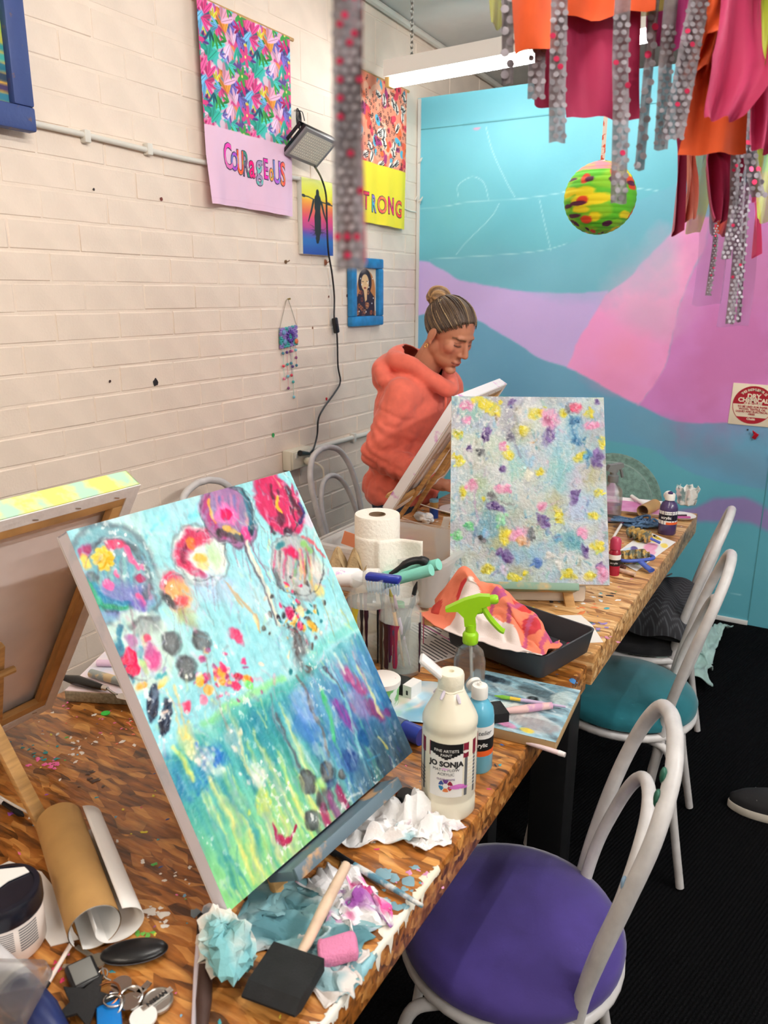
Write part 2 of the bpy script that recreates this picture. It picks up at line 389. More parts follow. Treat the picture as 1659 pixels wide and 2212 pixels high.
P1b = [(880, 692), (913, 680), (960, 675), (1030, 692), (1069, 714), (1118, 744), (1167, 775), (1225, 794)]
MgB = [(1379, 876), (1435, 902), (1474, 913), (1523, 915), (1581, 914), (1660, 917), (1900, 905)]
BdB = [(880, 815), (960, 828), (1060, 849), (1100, 858), (1180, 905), (1250, 936), (1311, 951), (1367, 961), (1402, 970), (1422, 977), (1447, 997), (1474, 1012), (1506, 1026), (1548, 1039), (1599, 1049), (1660, 1059), (1900, 1085)]
# hill, lilac, blue band, magenta, pink, low aqua, low purple
mu.poly(mp_(sm(H1t)+[(1900, 700), (1400, 700)]+sm(H1b)[::-1]), (118, 192, 214), edge=.006, rough=.006)
mu.poly(mp_([(880, 556), (905, 563), (928, 566)]+sm(H1b)+[(1330, 800), (1225, 800)]+sm(P1b)[::-1]), (210, 186, 244), edge=.005, rough=.006)
mu.poly(mp_(sm(PkR)+[(1379, 876)]+sm(MgB)+sm([(1900, 300), (1760, 330), (1660, 368), (1590, 412), (1533, 470)])), (224, 144, 218), edge=.005, rough=.005)
mu.poly(mp_(sm(P1b)+sm(PkB)+sm(MgB)+sm(BdB)[::-1]), (112, 174, 208), edge=.005, rough=.006)
mu.poly(mp_(sm(PkL)+sm(PkB)+sm(PkR)[::-1]+[(1500, 460)]), (255, 168, 226), edge=.005, rough=.008)
mu.poly(mp_(sm([(1500, 1094), (1518, 1088), (1538, 1079), (1565, 1075), (1615, 1077), (1643, 1091), (1720, 1120), (1900, 1150)])+[(1900, 1210)]+sm([(1760, 1180), (1654, 1144), (1623, 1131), (1587, 1128), (1532, 1128), (1500, 1130), (1440, 1140)])+[(1430, 1110)]), (156, 140, 194), edge=.012, rough=.01)
for px, py, rx, ry, c, al in ((1400, 640, .16, .13, (236, 190, 222), .6), (1440, 560, .12, .1, (255, 190, 222), .65), (1350, 760, .1, .1, (255, 160, 196), .5), (1400, 690, .14, .06, (222, 176, 214), .5), (1330, 830, .12, .05, (240, 150, 195), .4), (1500, 960, .25, .07, (122, 160, 190), .6), (1420, 930, .14, .05, (120, 176, 204), .5), (1600, 1000, .25, .06, (112, 150, 180), .5), (1150, 590, .3, .07, (122, 190, 214), .5), (1350, 540, .2, .12, (130, 196, 216), .5), (1590, 750, .2, .35, (202, 110, 166), .5), (1600, 560, .2, .12, (206, 132, 184), .6)):
    p = bk(px, py); mu.ell((p[0], MH-p[2]), (rx, ry), .3, c, al, 1.2, .5)
mott = fbm(mu.H, mu.W, 9, 12, 3, 4)-.5
mu.a += mott[..., None]*np.array([16, 14, 12.0])
for pts in ([(902, 450), (960, 446), (1010, 437), (1100, 432), (1180, 422), (1225, 414)], [(985, 550), (1010, 520), (1060, 470), (1078, 440)], [(1050, 275), (1065, 330), (1095, 395), (1112, 425)], [(1190, 540), (1178, 490), (1165, 430)], [(990, 425), (990, 400), (1020, 382), (1045, 395), (1055, 430)], [(1215, 415), (1300, 409), (1370, 407), (1420, 412)], [(928, 560), (1055, 552), (1123, 547), (1182, 539), (1225, 526)], [(1500, 1250), (1560, 1275), (1600, 1285)]):
    mu.line(mp_(sm(pts, 5)), .0035, (182, 232, 240), .75, .9)
mu.line(mp_([(1000, 270), (1183, 249), (1330, 233)]), .004, (70, 140, 150), .6, .6)
mu.ell(tuple(mp_([(1030, 278)])[0]), (.02, .005), 0, (240, 150, 190), .8, .6)
mural_m = M('mural_paint', vcol=True, rough=.45, bump=.06, bscale=60)
part = struct(mk('wall_back', G().box((MW/2, YB+.055, MH/2), (MW, .1, MH)), M('partition_board', (150, 200, 205), .6)))
mk('mural_painting', mu.mesh('mural_painting', lambda U, V: np.stack([U, YB+0*U, MH-V], 2)), mural_m, part, smooth=180)
# sheet joints of the partition
mk('panel_joint', G().box((1.2, YB-.0008, float(bk(1000, 270)[2])), (2.4, .002, .004)), M('joint_dark', (80, 150, 160), .7), part, smooth=0)
xs = float(bk(1628, 1250)[0])
mk('panel_joint', G().box((xs, YB-.0008, .55), (.004, .002, 1.1)), M('joint_dark'), part, smooth=0)
mk('cover_strip', G().box((.012, YB-.004, 1.23), (.016, .008, 2.46)), M('strip_white', (216, 214, 208), .6), part, smooth=0)
struct(mk('baseboard_back', G().box((.86, YB-.005, .011), (xs+.86-.86*1.0+.0, .01, .022), bev=.002), M('skirting_white', (232, 232, 230), .5)))
bpy.data.objects['baseboard_back'].location.x = xs/2-.86

# ceiling, far and side walls close the room
gz = M('ceiling_paint', (240, 238, 234), .8, var=.06, scale=5)
g = G(); y0, y1 = ROOM['y0']-.1, ROOM['y1']+.1
g.add([(-.1, y0, ceil_z(y0)), (6.1, y0, ceil_z(y0)), (6.1, y1, ceil_z(y1)), (-.1, y1, ceil_z(y1)), (-.1, y0, ceil_z(y0)+.1), (6.1, y0, ceil_z(y0)+.1), (6.1, y1, ceil_z(y1)+.1), (-.1, y1, ceil_z(y1)+.1)],
      [(0, 1, 2, 3), (7, 6, 5, 4), (0, 4, 5, 1), (1, 5, 6, 2), (2, 6, 7, 3), (3, 7, 4, 0)])
ceil = struct(mk('ceiling', g, gz, smooth=0))
for i in range(5):                               # boards of the ceiling lining
    x = .55+i*.6; ya, yb_ = 2.2, 6.1
    mk('cover_batten', G().tube([(x, ya, ceil_z(ya)-.004), (x, yb_, ceil_z(yb_)-.004)], .012, 6, flat=.5), gz, ceil)
struct(mk('trim_1', G().tube([(.018, -2.9, ceil_z(-2.9)-.02), (.018, 6.1, ceil_z(6.1)-.02)], .016, 8), M('conduit_white', (222, 218, 208), .45)))
ww = M('side_wall_paint', (226, 220, 210), .7)
struct(mk('wall_right', G().box((6.05, 1.6, 1.9), (.1, 9.4, 3.8)), ww))
struct(mk('wall_front', G().box((3, -3.05, 1.9), (6.2, .1, 3.8)), ww))
struct(mk('wall_far', G().box((3, 6.25, 1.9), (6.2, .1, 3.8)), ww))

# ------------------------------------------------------------------ fluorescent battens
def batten(key, A, B, label, chain=True):
    A = np.array(A, float); B = np.array(B, float); d = B-A; l = np.linalg.norm(d); mid = (A+B)/2
    t = thing('fluorescent_light', label, 'ceiling light', mid, math.atan2(d[1], d[0]), 'fluorescent battens hung on chains')
    wm = M('lamp_enamel', (236, 234, 228), .4)
    pr = [(-.036, .03), (-.036, .095), (.036, .095), (.036, .03)]
    R = np.array([[0, 0, 1], [1, 0, 0], [0, 1, 0.0]])     # profile xy -> local y,z ; extrude along x
    mk('reflector', G().prism(pr, l, R, (-l/2, 0, .0)), wm, t, smooth=0)
    col = LAMPS[key][1]; m = bpy.data.materials.new('tube_'+key); m.use_nodes = True; b = m.node_tree.nodes['Principled BSDF']
    b.inputs['Base Color'].default_value = (1, 1, 1, 1); b.inputs['Emission Color'].default_value = (*col, 1); b.inputs['Emission Strength'].default_value = LAMPS[key][0]
    mk('tube', G().tube([(-l/2+.03, 0, .006), (l/2-.03, 0, .006)], .017, 12), m, t)
    for s in (-1, 1):
        mk('end_cap', G().box((s*(l/2-.012), 0, .035), (.026, .05, .09), bev=.006), M('lamp_cap_yellowed', (214, 180, 110), .5), t)
    for s in (-1, 1):
        c = G(); z0 = .1; zt = ceil_z(mid[1]+s*l*.4*d[1]/l)-mid[2]-.01; k = 0; zz = z0
        while zz < zt:
            R2 = rotm((0, 0, 1), (k % 2)*PI/2); q = np.arange(8)*2*PI/8
            c.tube(np.stack([.007*np.cos(q), 0*q, .014*np.sin(q)+zz], 1) @ R2.T + np.array([s*l*.40, 0, 0]), .0022, 4, closed=True); zz += .021; k += 1
        mk('chain', c, M('chain_steel', (150, 148, 142), .4, metal=.8), t)
    return t
LA = wl(838, 186, .13); LB = on(1140, 132, 2, LA[2]); dd = (LB-LA)/np.linalg.norm(LB-LA); LB = LA+dd*1.24
batten('far', LA, LB, 'lit fluorescent batten hanging on chains in front of the blue mural')
batten('over', (1.78, .35, 2.62), (1.78, 1.6, 2.62), 'lit fluorescent batten hanging above the near table')
batten('room', (.9, -1.0, 2.75), (2.1, -1.4, 2.75), 'lit fluorescent batten hanging behind the photographer')
batten('fill_rear', (4.6, -1.2, 2.75), (4.6, .05, 2.75), 'added unseen fluorescent batten giving fill light near the far right wall')  # added lamp out of view, brightens canvas backs from the side
batten('right', (3.7, .9, 2.65), (3.7, 2.15, 2.65), 'added unseen fluorescent batten giving fill light over the carpet beyond the chairs')  # added lamp out of view, fills the mural and tables from the right
# ================================================================== THINGS ON THE WALLS
cloth_b = lambda nm: M(nm, vcol=True, rough=.8, bump=.05, bscale=900)
wood = M('pine', (206, 160, 100), .55, var=.25, scale=14, stretch=(1, 1, 9), bump=.05, bscale=60)
dwood = M('pine_dark', (176, 122, 66), .55, var=.3, scale=14, stretch=(1, 1, 9))
black_pl = M('black_plastic', (22, 22, 24), .4)
white_pl = M('white_plastic', (236, 232, 224), .35)
chrome = M('chrome', (200, 198, 194), .22, metal=1.0)

# --- conduits (fixed to the brickwork)
cond = M('conduit_white')
def conduit(pts, r, clips, label):
    t = thing('conduit', label, 'conduit', pts[0]); P = np.array(pts)-np.array(pts[0])
    mk('pipe', G().tube(P, r, 10), cond, t)
    for c in clips:
        c = np.array(c)-np.array(pts[0]); mk('saddle_clip', G().box(c+np.array([-.0, 0, 0]), (2*r+.008, .022, 2*r+.018), bev=.003), cond, t)
    return t
zc = float(wl(240, 317)[2])
conduit([(.012, y, zc+.012+.006*math.sin(y*5)) for y in np.linspace(-2.8, 2.86, 40)], .0085, [(.01, float(wl(180, 300)[1]), zc+.012), (.01, float(wl(315, 328)[1]), zc+.012), (.01, .4, zc+.012)], 'white conduit clipped along the brick wall beside the blue frame')
conduit([(.013, y, .838) for y in np.linspace(2.80, 3.83, 6)], .012, [(.01, 3.2, .838), (.01, 3.6, .838)], 'white conduit running low from the power outlet to the mural corner')
g = G().tube(spline([(.004, 3.68, 1.937), (.004, 3.76, 1.927), (.006, 3.84, 1.925)], 4), .003, 6)
tag(mk('wall_cable', g, cond), 'thin white cable beside the yellow banner at the mural corner', 'cable')
for i, (px, py) in enumerate(((906, 436), (905, 352), (895, 434))):
    p = bk(px, py, YB-.006); t = thing('cable_hook', ['white cable hook with upturned leaf at the mural corner', 'small white hook high on the mural corner', 'small white clip just left of the leaf shaped hook'][i], 'hook', p, 0, 'hooks at the mural corner')
    mk('hook_plate', G().box((0, 0, 0), (.014, .008, .018), bev=.003), white_pl, t)
    mk('hook_arm', G().tube([(0, -.004, 0), (.014, -.012, .006), (.026, -.014, .022)], [.004, .005, .002], 8), white_pl, t)

# --- framed picture cut by the left edge of the photograph
pA = wl(62, 290, .02); fw, fh = .52, .62
t = thing('framed_picture', 'painting in a worn dark blue wooden frame high on the wall', 'picture', (0.026, pA[1]-fw/2, pA[2]+fh/2))
blu = M('worn_blue_frame', (58, 76, 132), .55, var=.3, scale=30, col2=(126, 92, 62), thr=(.62, .72), bump=.1, bscale=60)
def frame(t, fw, fh, bw, dep, m):
    for s in (-1, 1):
        mk('frame_rail', G().box((dep/2, 0, s*(fh/2-bw/2)), (dep, fw, bw), bev=.007).box((dep*.62, 0, s*(fh/2-bw*.86)), (dep*.5, fw-2*bw+.01, bw*.26), bev=.003), m, t)
        mk('frame_stile', G().box((dep/2, s*(fw/2-bw/2), 0), (dep, bw, fh-2*bw+.002), bev=.007).box((dep*.62, s*(fw/2-bw*.86), 0), (dep*.5, bw*.26, fh-2*bw), bev=.003), m, t)
frame(t, fw, fh, .062, .034, blu)
q = Paint(fw-.11, fh-.11, .004, (226, 176, 72)); q.a += (fbm(q.H, q.W, 6, 6, 5)-.5)[..., None]*60
q.ell((.28, .12), (.14, .1), .2, (240, 150, 170), .8, .5, .4); q.ell((.33, .26), (.11, .12), 0, (120, 190, 70), .9, .4, .5); q.ell((.2, .33), (.2, .1), 0, (150, 200, 90), .8, .4, .5)
for k, c in enumerate(((40, 140, 150), (60, 170, 165), (30, 110, 140), (36, 60, 90), (60, 50, 100), (40, 120, 150), (200, 60, 140))): q.line([(0, .36+k*.024), (.41, .37+k*.024)], .013, c, .95, .5, .3)
q.line([(.36, 0), (.35, .3), (.37, .36)], .008, (230, 120, 60), .8, .5)
mk('picture_face', q.mesh('picture_face', lambda U, V: np.stack([.012+0*U, U-(fw-.11)/2, (fh-.11)/2-V], 2)), M('picture_paint', vcol=True, rough=.5), t, smooth=180)

# --- printed tea towels used as banners
def banner(loc, w, h, hem, qp, label, lets, sag=.03):
    t = thing('banner', label, 'banner', loc)
    def place(U, V):
        k = V/h; x = .027+.006*np.sin(U/w*9+1.2*k)*(.25+k)+.004*np.sin(U/w*23)*k+.03*np.clip(k-.75, 0, 1)*np.clip(1-U/w*5, 0, 1)*2
        return np.stack([x, U, -V+.004*np.sin(U/w*5)*k], -1)
    mk('cloth', qp.mesh('cloth', place), cloth_b('banner_cloth'), t, smooth=180, solid=0)
    mk('dowel', G().tube([(.020, -.012, .001), (.020, w+.03, .001)], .007, 8), wood, t)
    x = lets[1]
    for ch, col, sz, dy, rot in lets[0]:
        for kk, (bold, c, dx) in enumerate(((.0045, (52, 60, 84), .0216), (.0015, col, .0226))):
            v, f = text_geo(ch, sz, .0003, bold=bold); R = np.array([[0, 0, 1], [1, 0, 0], [0, 1, 0.0]])
            v[:, 0] *= lets[4]; v = v @ rotm((0, 0, 1), rot).T; v = v+np.array([x, lets[2]+dy, 0]); v = place(v[:, 0], h-v[:, 1])+np.stack([v[:, 2]+.0012+.0006*kk, 0*v[:, 0], 0*v[:, 0]], 1); mk('letter_outline' if kk == 0 else 'letter', G().add(v, f), M('ink_%d_%d_%d' % c, c, .8, **({} if kk == 0 else dict(col2=(min(255, c[0]+60), max(0, c[1]-50), c[2]), scale=30, thr=(.48, .52)))), t, smooth=0)
        x += lets[3]*(1.0 if ch in 'C(' else 1)
    return t
# floral one
B0 = wl(411, -6); B1 = wl(613, 78); bw_ = float(B1[1]-B0[1]); bh_ = float(B0[2]-wl(618, 466)[2])
q = Paint(bw_, bh_, .0019, (244, 196, 220)); hem = bh_*.60
pal = [(46, 170, 150), (246, 190, 220), (30, 92, 110), (226, 70, 140), (240, 90, 150), (150, 90, 190), (120, 110, 200), (250, 150, 60), (70, 200, 190), (60, 160, 70), (196, 30, 110), (110, 180, 230), (236, 220, 70), (250, 170, 200), (90, 60, 140)]
qr = np.random.default_rng(5); motifs = []
for k in range(30): motifs.append(('blob', qr.random(), qr.random(), .03+.03*qr.random(), .02+.03*qr.random(), qr.random()*6, pal[qr.integers(len(pal))]))
for k in range(22): motifs.append(('blob', qr.random(), qr.random(), .012+.012*qr.random(), .008+.012*qr.random(), qr.random()*6, ((246, 200, 222), (250, 214, 232), (240, 180, 214))[k % 3]))
for k in range(40): motifs.append(('leaf', qr.random(), qr.random(), .02+.03*qr.random(), 0, qr.random()*6, pal[qr.integers(len(pal))]))
for k in range(3): motifs.append(('flower', qr.random(), qr.random(), .03, 0, qr.random()*6, pal[[2, 3, 9, 7, 0][qr.integers(5)]]))
pw, ph = bw_/2, hem/2
for (kd, mx, my, a_, b_, an, c) in motifs:
    for i in range(-1, 3):
        for j in range(-1, 3):
            u, v = (mx+i)*pw, (my+j)*ph
            if kd == 'blob': q.ell((u, v), (a_, b_), an, c, .9, .2, .25)
            elif kd == 'leaf':
                for s in range(3):
                    aa = an+(s-1)*.6; q.ell((u+math.cos(aa)*a_*.7, v+math.sin(aa)*a_*.7), (a_*.75, a_*.2), aa, tuple(min(255, int(x*(1+.15*(s-1)))) for x in c), 1, .3)
                    q.line([(u, v), (u+math.cos(aa)*a_*1.3, v+math.sin(aa)*a_*1.3)], .0016, tuple(int(x*.6) for x in c), .8, .8)
            else:
                for s in range(5): aa = an+s*2*PI/5; q.ell((u+math.cos(aa)*.019, v+math.sin(aa)*.019), (.017, .008), aa, c, 1, .25)
                q.ell((u, v), (.005, .005), 0, (250, 220, 120), 1, .4)
q.put(q.sub(0, bw_, hem, bh_), np.clip((q.v[q.sub(0, bw_, hem, bh_)[0]]-hem)/.002+.5, 0, 1)+0*q.u[:, q.sub(0, bw_, hem, bh_)[1]], (240, 200, 226))
q.line([(0, bh_-.02), (bw_, bh_-.02)], .0012, (222, 176, 206), .8, .9)
cols = [(236, 120, 190), (120, 130, 210), (250, 150, 60), (60, 150, 130), (232, 60, 130), (110, 200, 190), (200, 90, 180), (236, 200, 80), (130, 150, 220), (250, 140, 90)]
lets = [(ch, cols[i % 10], s, dy, r) for i, (ch, s, dy, r) in enumerate((('C', .12, .012, .1), ('O', .085, 0, 0), ('U', .115, 0, 0), ('R', .12, 0, 0), ('a', .12, 0, 0), ('g', .125, .006, 0), ('E', .1, -.002, 0), ('o', .09, -.006, 0), ('U', .115, -.004, 0), ('S', .118, -.006, 0)))]
banner((.0, B0[1], B0[2]), bw_, bh_, hem, q, 'pink and floral tea towel banner reading courageous on a wooden dowel', (lets, bw_*.235, bh_*.235, bw_*.068, .56))
# leopard one
B0 = wl(770, 148); B1 = wl(866, 206); bw_ = float(B1[1]-B0[1])+.1; bh_ = float(B1[2]-wl(853, 502)[2]); hem = bh_*.58
q = Paint(bw_, bh_, .0021, (242, 150, 120)); pal = [(240, 110, 60), (226, 70, 90), (90, 180, 210), (250, 170, 140), (170, 60, 120), (250, 190, 160), (235, 90, 70)]
for k in range(120): q.ell((qr.random()*bw_, qr.random()*hem), (.012+.02*qr.random(), .01+.014*qr.random()), qr.random()*3, pal[qr.integers(len(pal))], 1, .2, .3)
for k in range(420):
    u, v = qr.random()*bw_, qr.random()*hem
    if fbm(2, 2, 2, 2, int(u*14)+97*int(v*12), 1)[0, 0] > .45: q.ell((u, v), (.0055, .0045), qr.random()*3, (40, 30, 34), 1, .3, .4, ring=.55)
for k in range(26):
    u, v, aa = qr.random()*bw_, qr.random()*hem, qr.random()*3
    q.ell((u, v), (.026, .016), aa, (244, 236, 226), 1, .2, .3)
    for s in (-1, 0, 1): q.line([(u-.022*math.cos(aa)-s*.009*math.sin(aa), v-.022*math.sin(aa)+s*.009*math.cos(aa)), (u+s*.003, v+.004-s*.009), (u+.022*math.cos(aa)-s*.008, v+.022*math.sin(aa)+s*.008)], .003, (34, 30, 34), 1, .5)
sl = q.sub(0, bw_, hem, bh_); q.put(sl, np.clip((q.v[sl[0]]-hem)/.002+.5, 0, 1)+0*q.u[:, sl[1]], (246, 228, 62))
cols = [(240, 110, 60), (226, 70, 90), (90, 180, 210), (250, 150, 90), (226, 80, 120), (240, 120, 70)]
lets = [(ch, cols[i], .105, (0, .004, -.003, 0, .003, -.004)[i], 0) for i, ch in enumerate('STRONG')]
banner((.0, B1[1]-bw_+.01, B1[2]+.02), bw_, bh_+.02, hem, q, 'animal print and yellow tea towel banner reading strong near the mural', (lets, bw_*.10, bh_*.17, .074, .8))

# --- LED floodlight, with its lead, switch and the power outlet
FA, FB, FC = wl(640, 300, .10), wl(726, 318, .16), wl(680, 357, .28)
t = thing('floodlight', 'black LED floodlight tilted off the brick wall beside the floral banner', 'floodlight', wl(672, 318, .10)); t.scale = (.68, .68, .68)
R = align((.62, -.18, -.77), (0, 1, 0)); R = np.stack([R[:, 0], R[:, 1], R[:, 2]], 1)
# local: z = beam direction, y along the wall
fm = M('flood_grey', (150, 150, 150), .45, metal=.3)
mk('housing', G().box(R @ np.array([0, 0, -.016]), (.20, .27, .03), R, bev=.006), black_pl, t)
mk('bezel', G().box(R @ np.array([0, 0, .004]), (.205, .275, .018), R, bev=.004), fm, t)
led = G()
for i in range(9):
    for j in range(14): led.ell(R @ np.array([-.066+i*.0165, -.104+j*.016, .0135]), (.006, .006, .003), R, 6, 4)
mk('lens_panel', G().box(R @ np.array([0, 0, .0125]), (.165, .235, .004), R), M('led_glass', (206, 204, 190), .2), t, smooth=0)
o = mk('led_array', led, M('led_lens', (236, 232, 214), .15, coat=.5), t); o['kind'] = 'stuff'
for s in (-1, 1): mk('bracket_arm', G().box(R @ np.array([-.02, s*.142, -.045]), (.12, .005, .022), R), black_pl, t, smooth=0)
mk('bracket_bar', G().box(R @ np.array([-.075, 0, -.055]), (.022, .289, .004), R), black_pl, t, smooth=0)
hk = (wl(643, 240, .03)-np.array(t.location))/.68
br = G()
for k in range(3):
    a_ = np.linspace(0, 2*PI, 14, endpoint=False); br.tube(np.stack([.0*a_+.004*k, .015*np.cos(a_)+.004*k, .05*np.sin(a_)-.035-.008*k], 1)+hk, .003, 6, closed=True)
br.tube(spline([hk+np.array([0, 0, 0]), hk+np.array([.01, .03, 0]), hk+np.array([.012, .05, -.045])], 4), .003, 6)
mk('coiled_lead', br, black_pl, t); mk('wall_hook', G().ell(hk+np.array([-.012, 0, .004]), (.016, .007, .007)), chrome, t)
t = thing('power_lead', 'black power lead with inline switch hanging down the brick wall', 'power lead', wl(680, 360, .2)); o0 = np.array(t.location)
path = [wl(680, 360, .2), wl(694, 385, .06), wl(704, 420, .05), wl(706, 470, .05), wl(709, 540, .05), wl(717, 590, .03), wl(722, 640, .02), wl(722, 690, .02), wl(728, 725, .02), wl(730, 790, .02), wl(735, 825, .02), wl(722, 850, .02), wl(700, 880, .025), wl(688, 905, .03), wl(685, 940, .03), wl(677, 970, .05), wl(668, 980, .06)]
mk('cable', G().tube(spline(path, 8)-o0, .0042, 8), black_pl, t)
sw = wl(725, 703, .022)-o0; R = align(wl(727, 716, .022)-wl(723, 690, .022))
mk('inline_switch', G().box(sw, (.022, .026, .07), R, bev=.006), black_pl, t); mk('rocker', G().box(sw+R @ np.array([0, .0, 0])+np.array([.011, 0, 0]), (.006, .012, .02), R, bev=.002), M('rocker_black', (45, 45, 48), .3), t)
mk('plug', G().tube([wl(668, 980, .06)-o0, wl(648, 979, .075)-o0], [.007, .013], 10), black_pl, t)
OT = wl(632, 986); t = thing('power_outlet', 'cream double power outlet box with grey plug low on the brick wall', 'power outlet', (0, OT[1], OT[2]-.005))
crm = M('outlet_cream', (228, 220, 200), .4)
mk('outlet_box', G().box((.022, 0, 0), (.044, .15, .088), bev=.006), crm, t)
mk('face_plate', G().box((.048, 0, 0), (.008, .135, .076), bev=.003), crm, t)
for yy in (-.045, .045): mk('rocker_switch', G().box((.054, yy, .02), (.006, .014, .022), bev=.002), white_pl, t)
mk('plug', G().ell((.072, .018, -.012), (.022, .018, .018)).tube(spline([(.09, .02, -.014), (.13, .03, -.03), (.14, .035, -.08), (.12, .03, -.3)], 5), .0045, 8), crm, t)

# --- sunset canvas with a standing silhouette
SB = wl(655, 548, .025); cw = float(wl(720, 552, .025)[1]-SB[1]); chh = float(wl(658, 383, .025)[2]-SB[2])
q = Paint(cw, chh, .0013); st = [(0, (244, 248, 150)), (.12, (240, 240, 90)), (.24, (240, 226, 60)), (.30, (245, 170, 60)), (.42, (230, 110, 80)), (.52, (226, 74, 120)), (.64, (190, 70, 140)), (.72, (110, 80, 170)), (.8, (50, 110, 180)), (1, (44, 76, 160))]
tt = q.v/chh+.05*(fbm(q.H, q.W, 14, 3, 2)-.5)
for c in range(3): q.a[..., c] = np.interp(tt, [s[0] for s in st], [s[1][c] for s in st])
bk_ = (38, 40, 44); W_ = lambda a, b: (a*cw, b*chh)
q.line([W_(0, .235), W_(.2, .24), W_(.45, .275), W_(.75, .29), W_(1, .31)], .003, bk_, 1, .5); q.ell(W_(.05, .235), (.014, .006), .1, bk_); q.ell(W_(.85, .29), (.02, .006), .1, bk_)
q.line([W_(.5, .16), W_(.5, .27)], [.012, .015], bk_, 1, .2); q.line([W_(.5, .27), W_(.49, .36), W_(.5, .40)], [.026, .024, .019], bk_, 1, .15)
q.line([W_(.5, .4), W_(.49, .5), W_(.49, .66)], [.019, .026, .024], bk_, 1, .12); q.line([W_(.49, .64), W_(.49, .72), W_(.47, .82)], [.026, .02, .012], bk_, 1, .3, .35)
q.line([W_(.36, .29), W_(.29, .42), W_(.19, .56)], [.008, .007, .004], bk_, 1, .3); q.line([W_(.62, .29), W_(.69, .42), W_(.8, .57)], [.008, .007, .004], bk_, 1, .3)
for k in range(22): q.line([W_(.2+qr.random()*.6, .6+qr.random()*.14), W_(.24+qr.random()*.55, .6+qr.random()*.14)][:1]*1+[W_(.3+qr.random()*.4, .63+qr.random()*.12)], .0013, bk_, .7, .8)
t = thing('sunset_canvas', 'small sunset canvas with a black standing silhouette in water', 'painting', (0, SB[1], SB[2]))
mk('canvas_block', G().box((.0125, cw/2, chh/2), (.024, cw, chh), bev=.002), M('canvas_side', (222, 222, 214), .7), t)
mk('painted_face', q.mesh('painted_face', lambda U, V: np.stack([.0252+0*U, U, chh-V], 2)), M('picture_paint'), t, smooth=180)

# --- blue framed portrait print
F0, F1 = wl(757, 706, .02), wl(825, 560, .02); fw, fh = float(F1[1]-F0[1]), float(F1[2]-F0[2])
t = thing('framed_print', 'paper portrait print of a long haired woman in a bright blue frame', 'picture', (.002, (F0[1]+F1[1])/2, (F0[2]+F1[2])/2))
frame(t, fw, fh, .046, .03, M('bright_blue_frame', (40, 130, 190), .45, var=.3, scale=20, bump=.08, bscale=70))
iw, ih = fw-.088, fh-.088
q = Paint(iw, ih, .0013, (236, 216, 190)); W_ = lambda a, b: (a*iw, b*ih)
q.ell(W_(.55, .5), (iw*.42, ih*.46), 0, (190, 124, 66), 1, .04); q.ell(W_(.5, .3), (iw*.3, ih*.28), 0, (44, 32, 40), 1, .06); q.poly([W_(.08, 1), W_(.1, .6), W_(.3, .45), W_(.7, .45), W_(.92, .6), W_(.95, 1)], (44, 32, 44), 1)
q.ell(W_(.5, .3), (iw*.17, ih*.17), 0, (232, 190, 140), 1, .08); q.poly([W_(.42, .4), W_(.6, .4), W_(.58, .66), W_(.5, .7)], (228, 184, 134), 1); q.ell(W_(.5, .41), (iw*.06, ih*.018), 0, (150, 50, 40)); q.line([W_(.36, .28), W_(.44, .28)], .0018, (60, 40, 36)); q.line([W_(.56, .27), W_(.66, .28)], .0018, (60, 40, 36)); q.line([W_(.52, .28), W_(.5, .35)], .0012, (190, 140, 100))
for k in range(34):
    u, v = qr.random(), .45+.52*qr.random()
    if abs(u-.5) > .12 or v > .68: q.ell(W_(u, v), (.008, .008), 0, ((196, 112, 56), (150, 70, 40), (214, 146, 90))[k % 3], 1, .3, .3, ring=.5)
for k in range(12): q.ell(W_(qr.random(), .2+.75*qr.random()), (.0036, .0036), 0, (246, 246, 240), 1, .4)
mk('print_face', q.mesh('print_face', lambda U, V: np.stack([.010+0*U, U-iw/2, ih/2-V], 2)), M('picture_paint'), t, smooth=180)

# --- woven hanging with bead strings on a nail
D0, D1 = wl(603, 756, .012), wl(645, 700, .012); dw, dh = .118, .082
t = thing('woven_hanging', 'teal and purple woven wall hanging with bead strings on a nail', 'wall hanging', (.006, (D0[1]+D1[1])/2, (D0[2]+D1[2])/2))
nl = wl(621, 646, .006)-np.array(t.location)
wv_ = G(); 
for i in range(9): wv_.tube([(.004, y, -dh/2+(i+.5)*dh/9+.002*math.sin(y*300+i*PI)+.1*y) for y in np.linspace(-dw/2, dw/2, 24)], .0052, 6)
mk('woven_panel', wv_, M('woven_yarn', (64, 160, 158), .9, scale=26, col2=(146, 120, 190), thr=(.46, .54)), t)
fl = G()
for k in range(12): a_ = k*PI/6; fl.ell((.011, .006+.02*math.cos(a_), .002+.02*math.sin(a_)), (.004, .009, .005), rotm((1, 0, 0), a_))
mk('felt_flower', fl, M('felt_violet', (92, 66, 150), .9, var=.3, scale=90), t)
for yy, zz, c in ((-.032, -.02, (110, 150, 190)), (.046, -.02, (226, 120, 80)), (-.04, .02, (110, 90, 170))): mk('button', G().lathe([(.011, 0), (.011, .004), (.008, .006)], 14, align((1, 0, 0)), (.008, yy, zz)), M('button_%d' % c[0], c, .5), t)
mk('hanging_cord', G().tube(spline([(.002, -dw/2, dh/2-.012), nl+np.array([0, -.02, -.03]), nl, nl+np.array([0, .02, -.03]), (.002, dw/2, dh/2+.006)], 6), .0012, 5), M('twine', (150, 140, 120), .9), t)
mk('nail', G().tube([nl, nl+np.array([.014, 0, .001])], [.002, .004], 8), M('brass', (160, 140, 70), .4, metal=.8), t)
bc = [(70, 130, 150), (220, 70, 90), (230, 130, 160), (90, 60, 130), (60, 160, 160), (120, 190, 210), (150, 80, 130)]
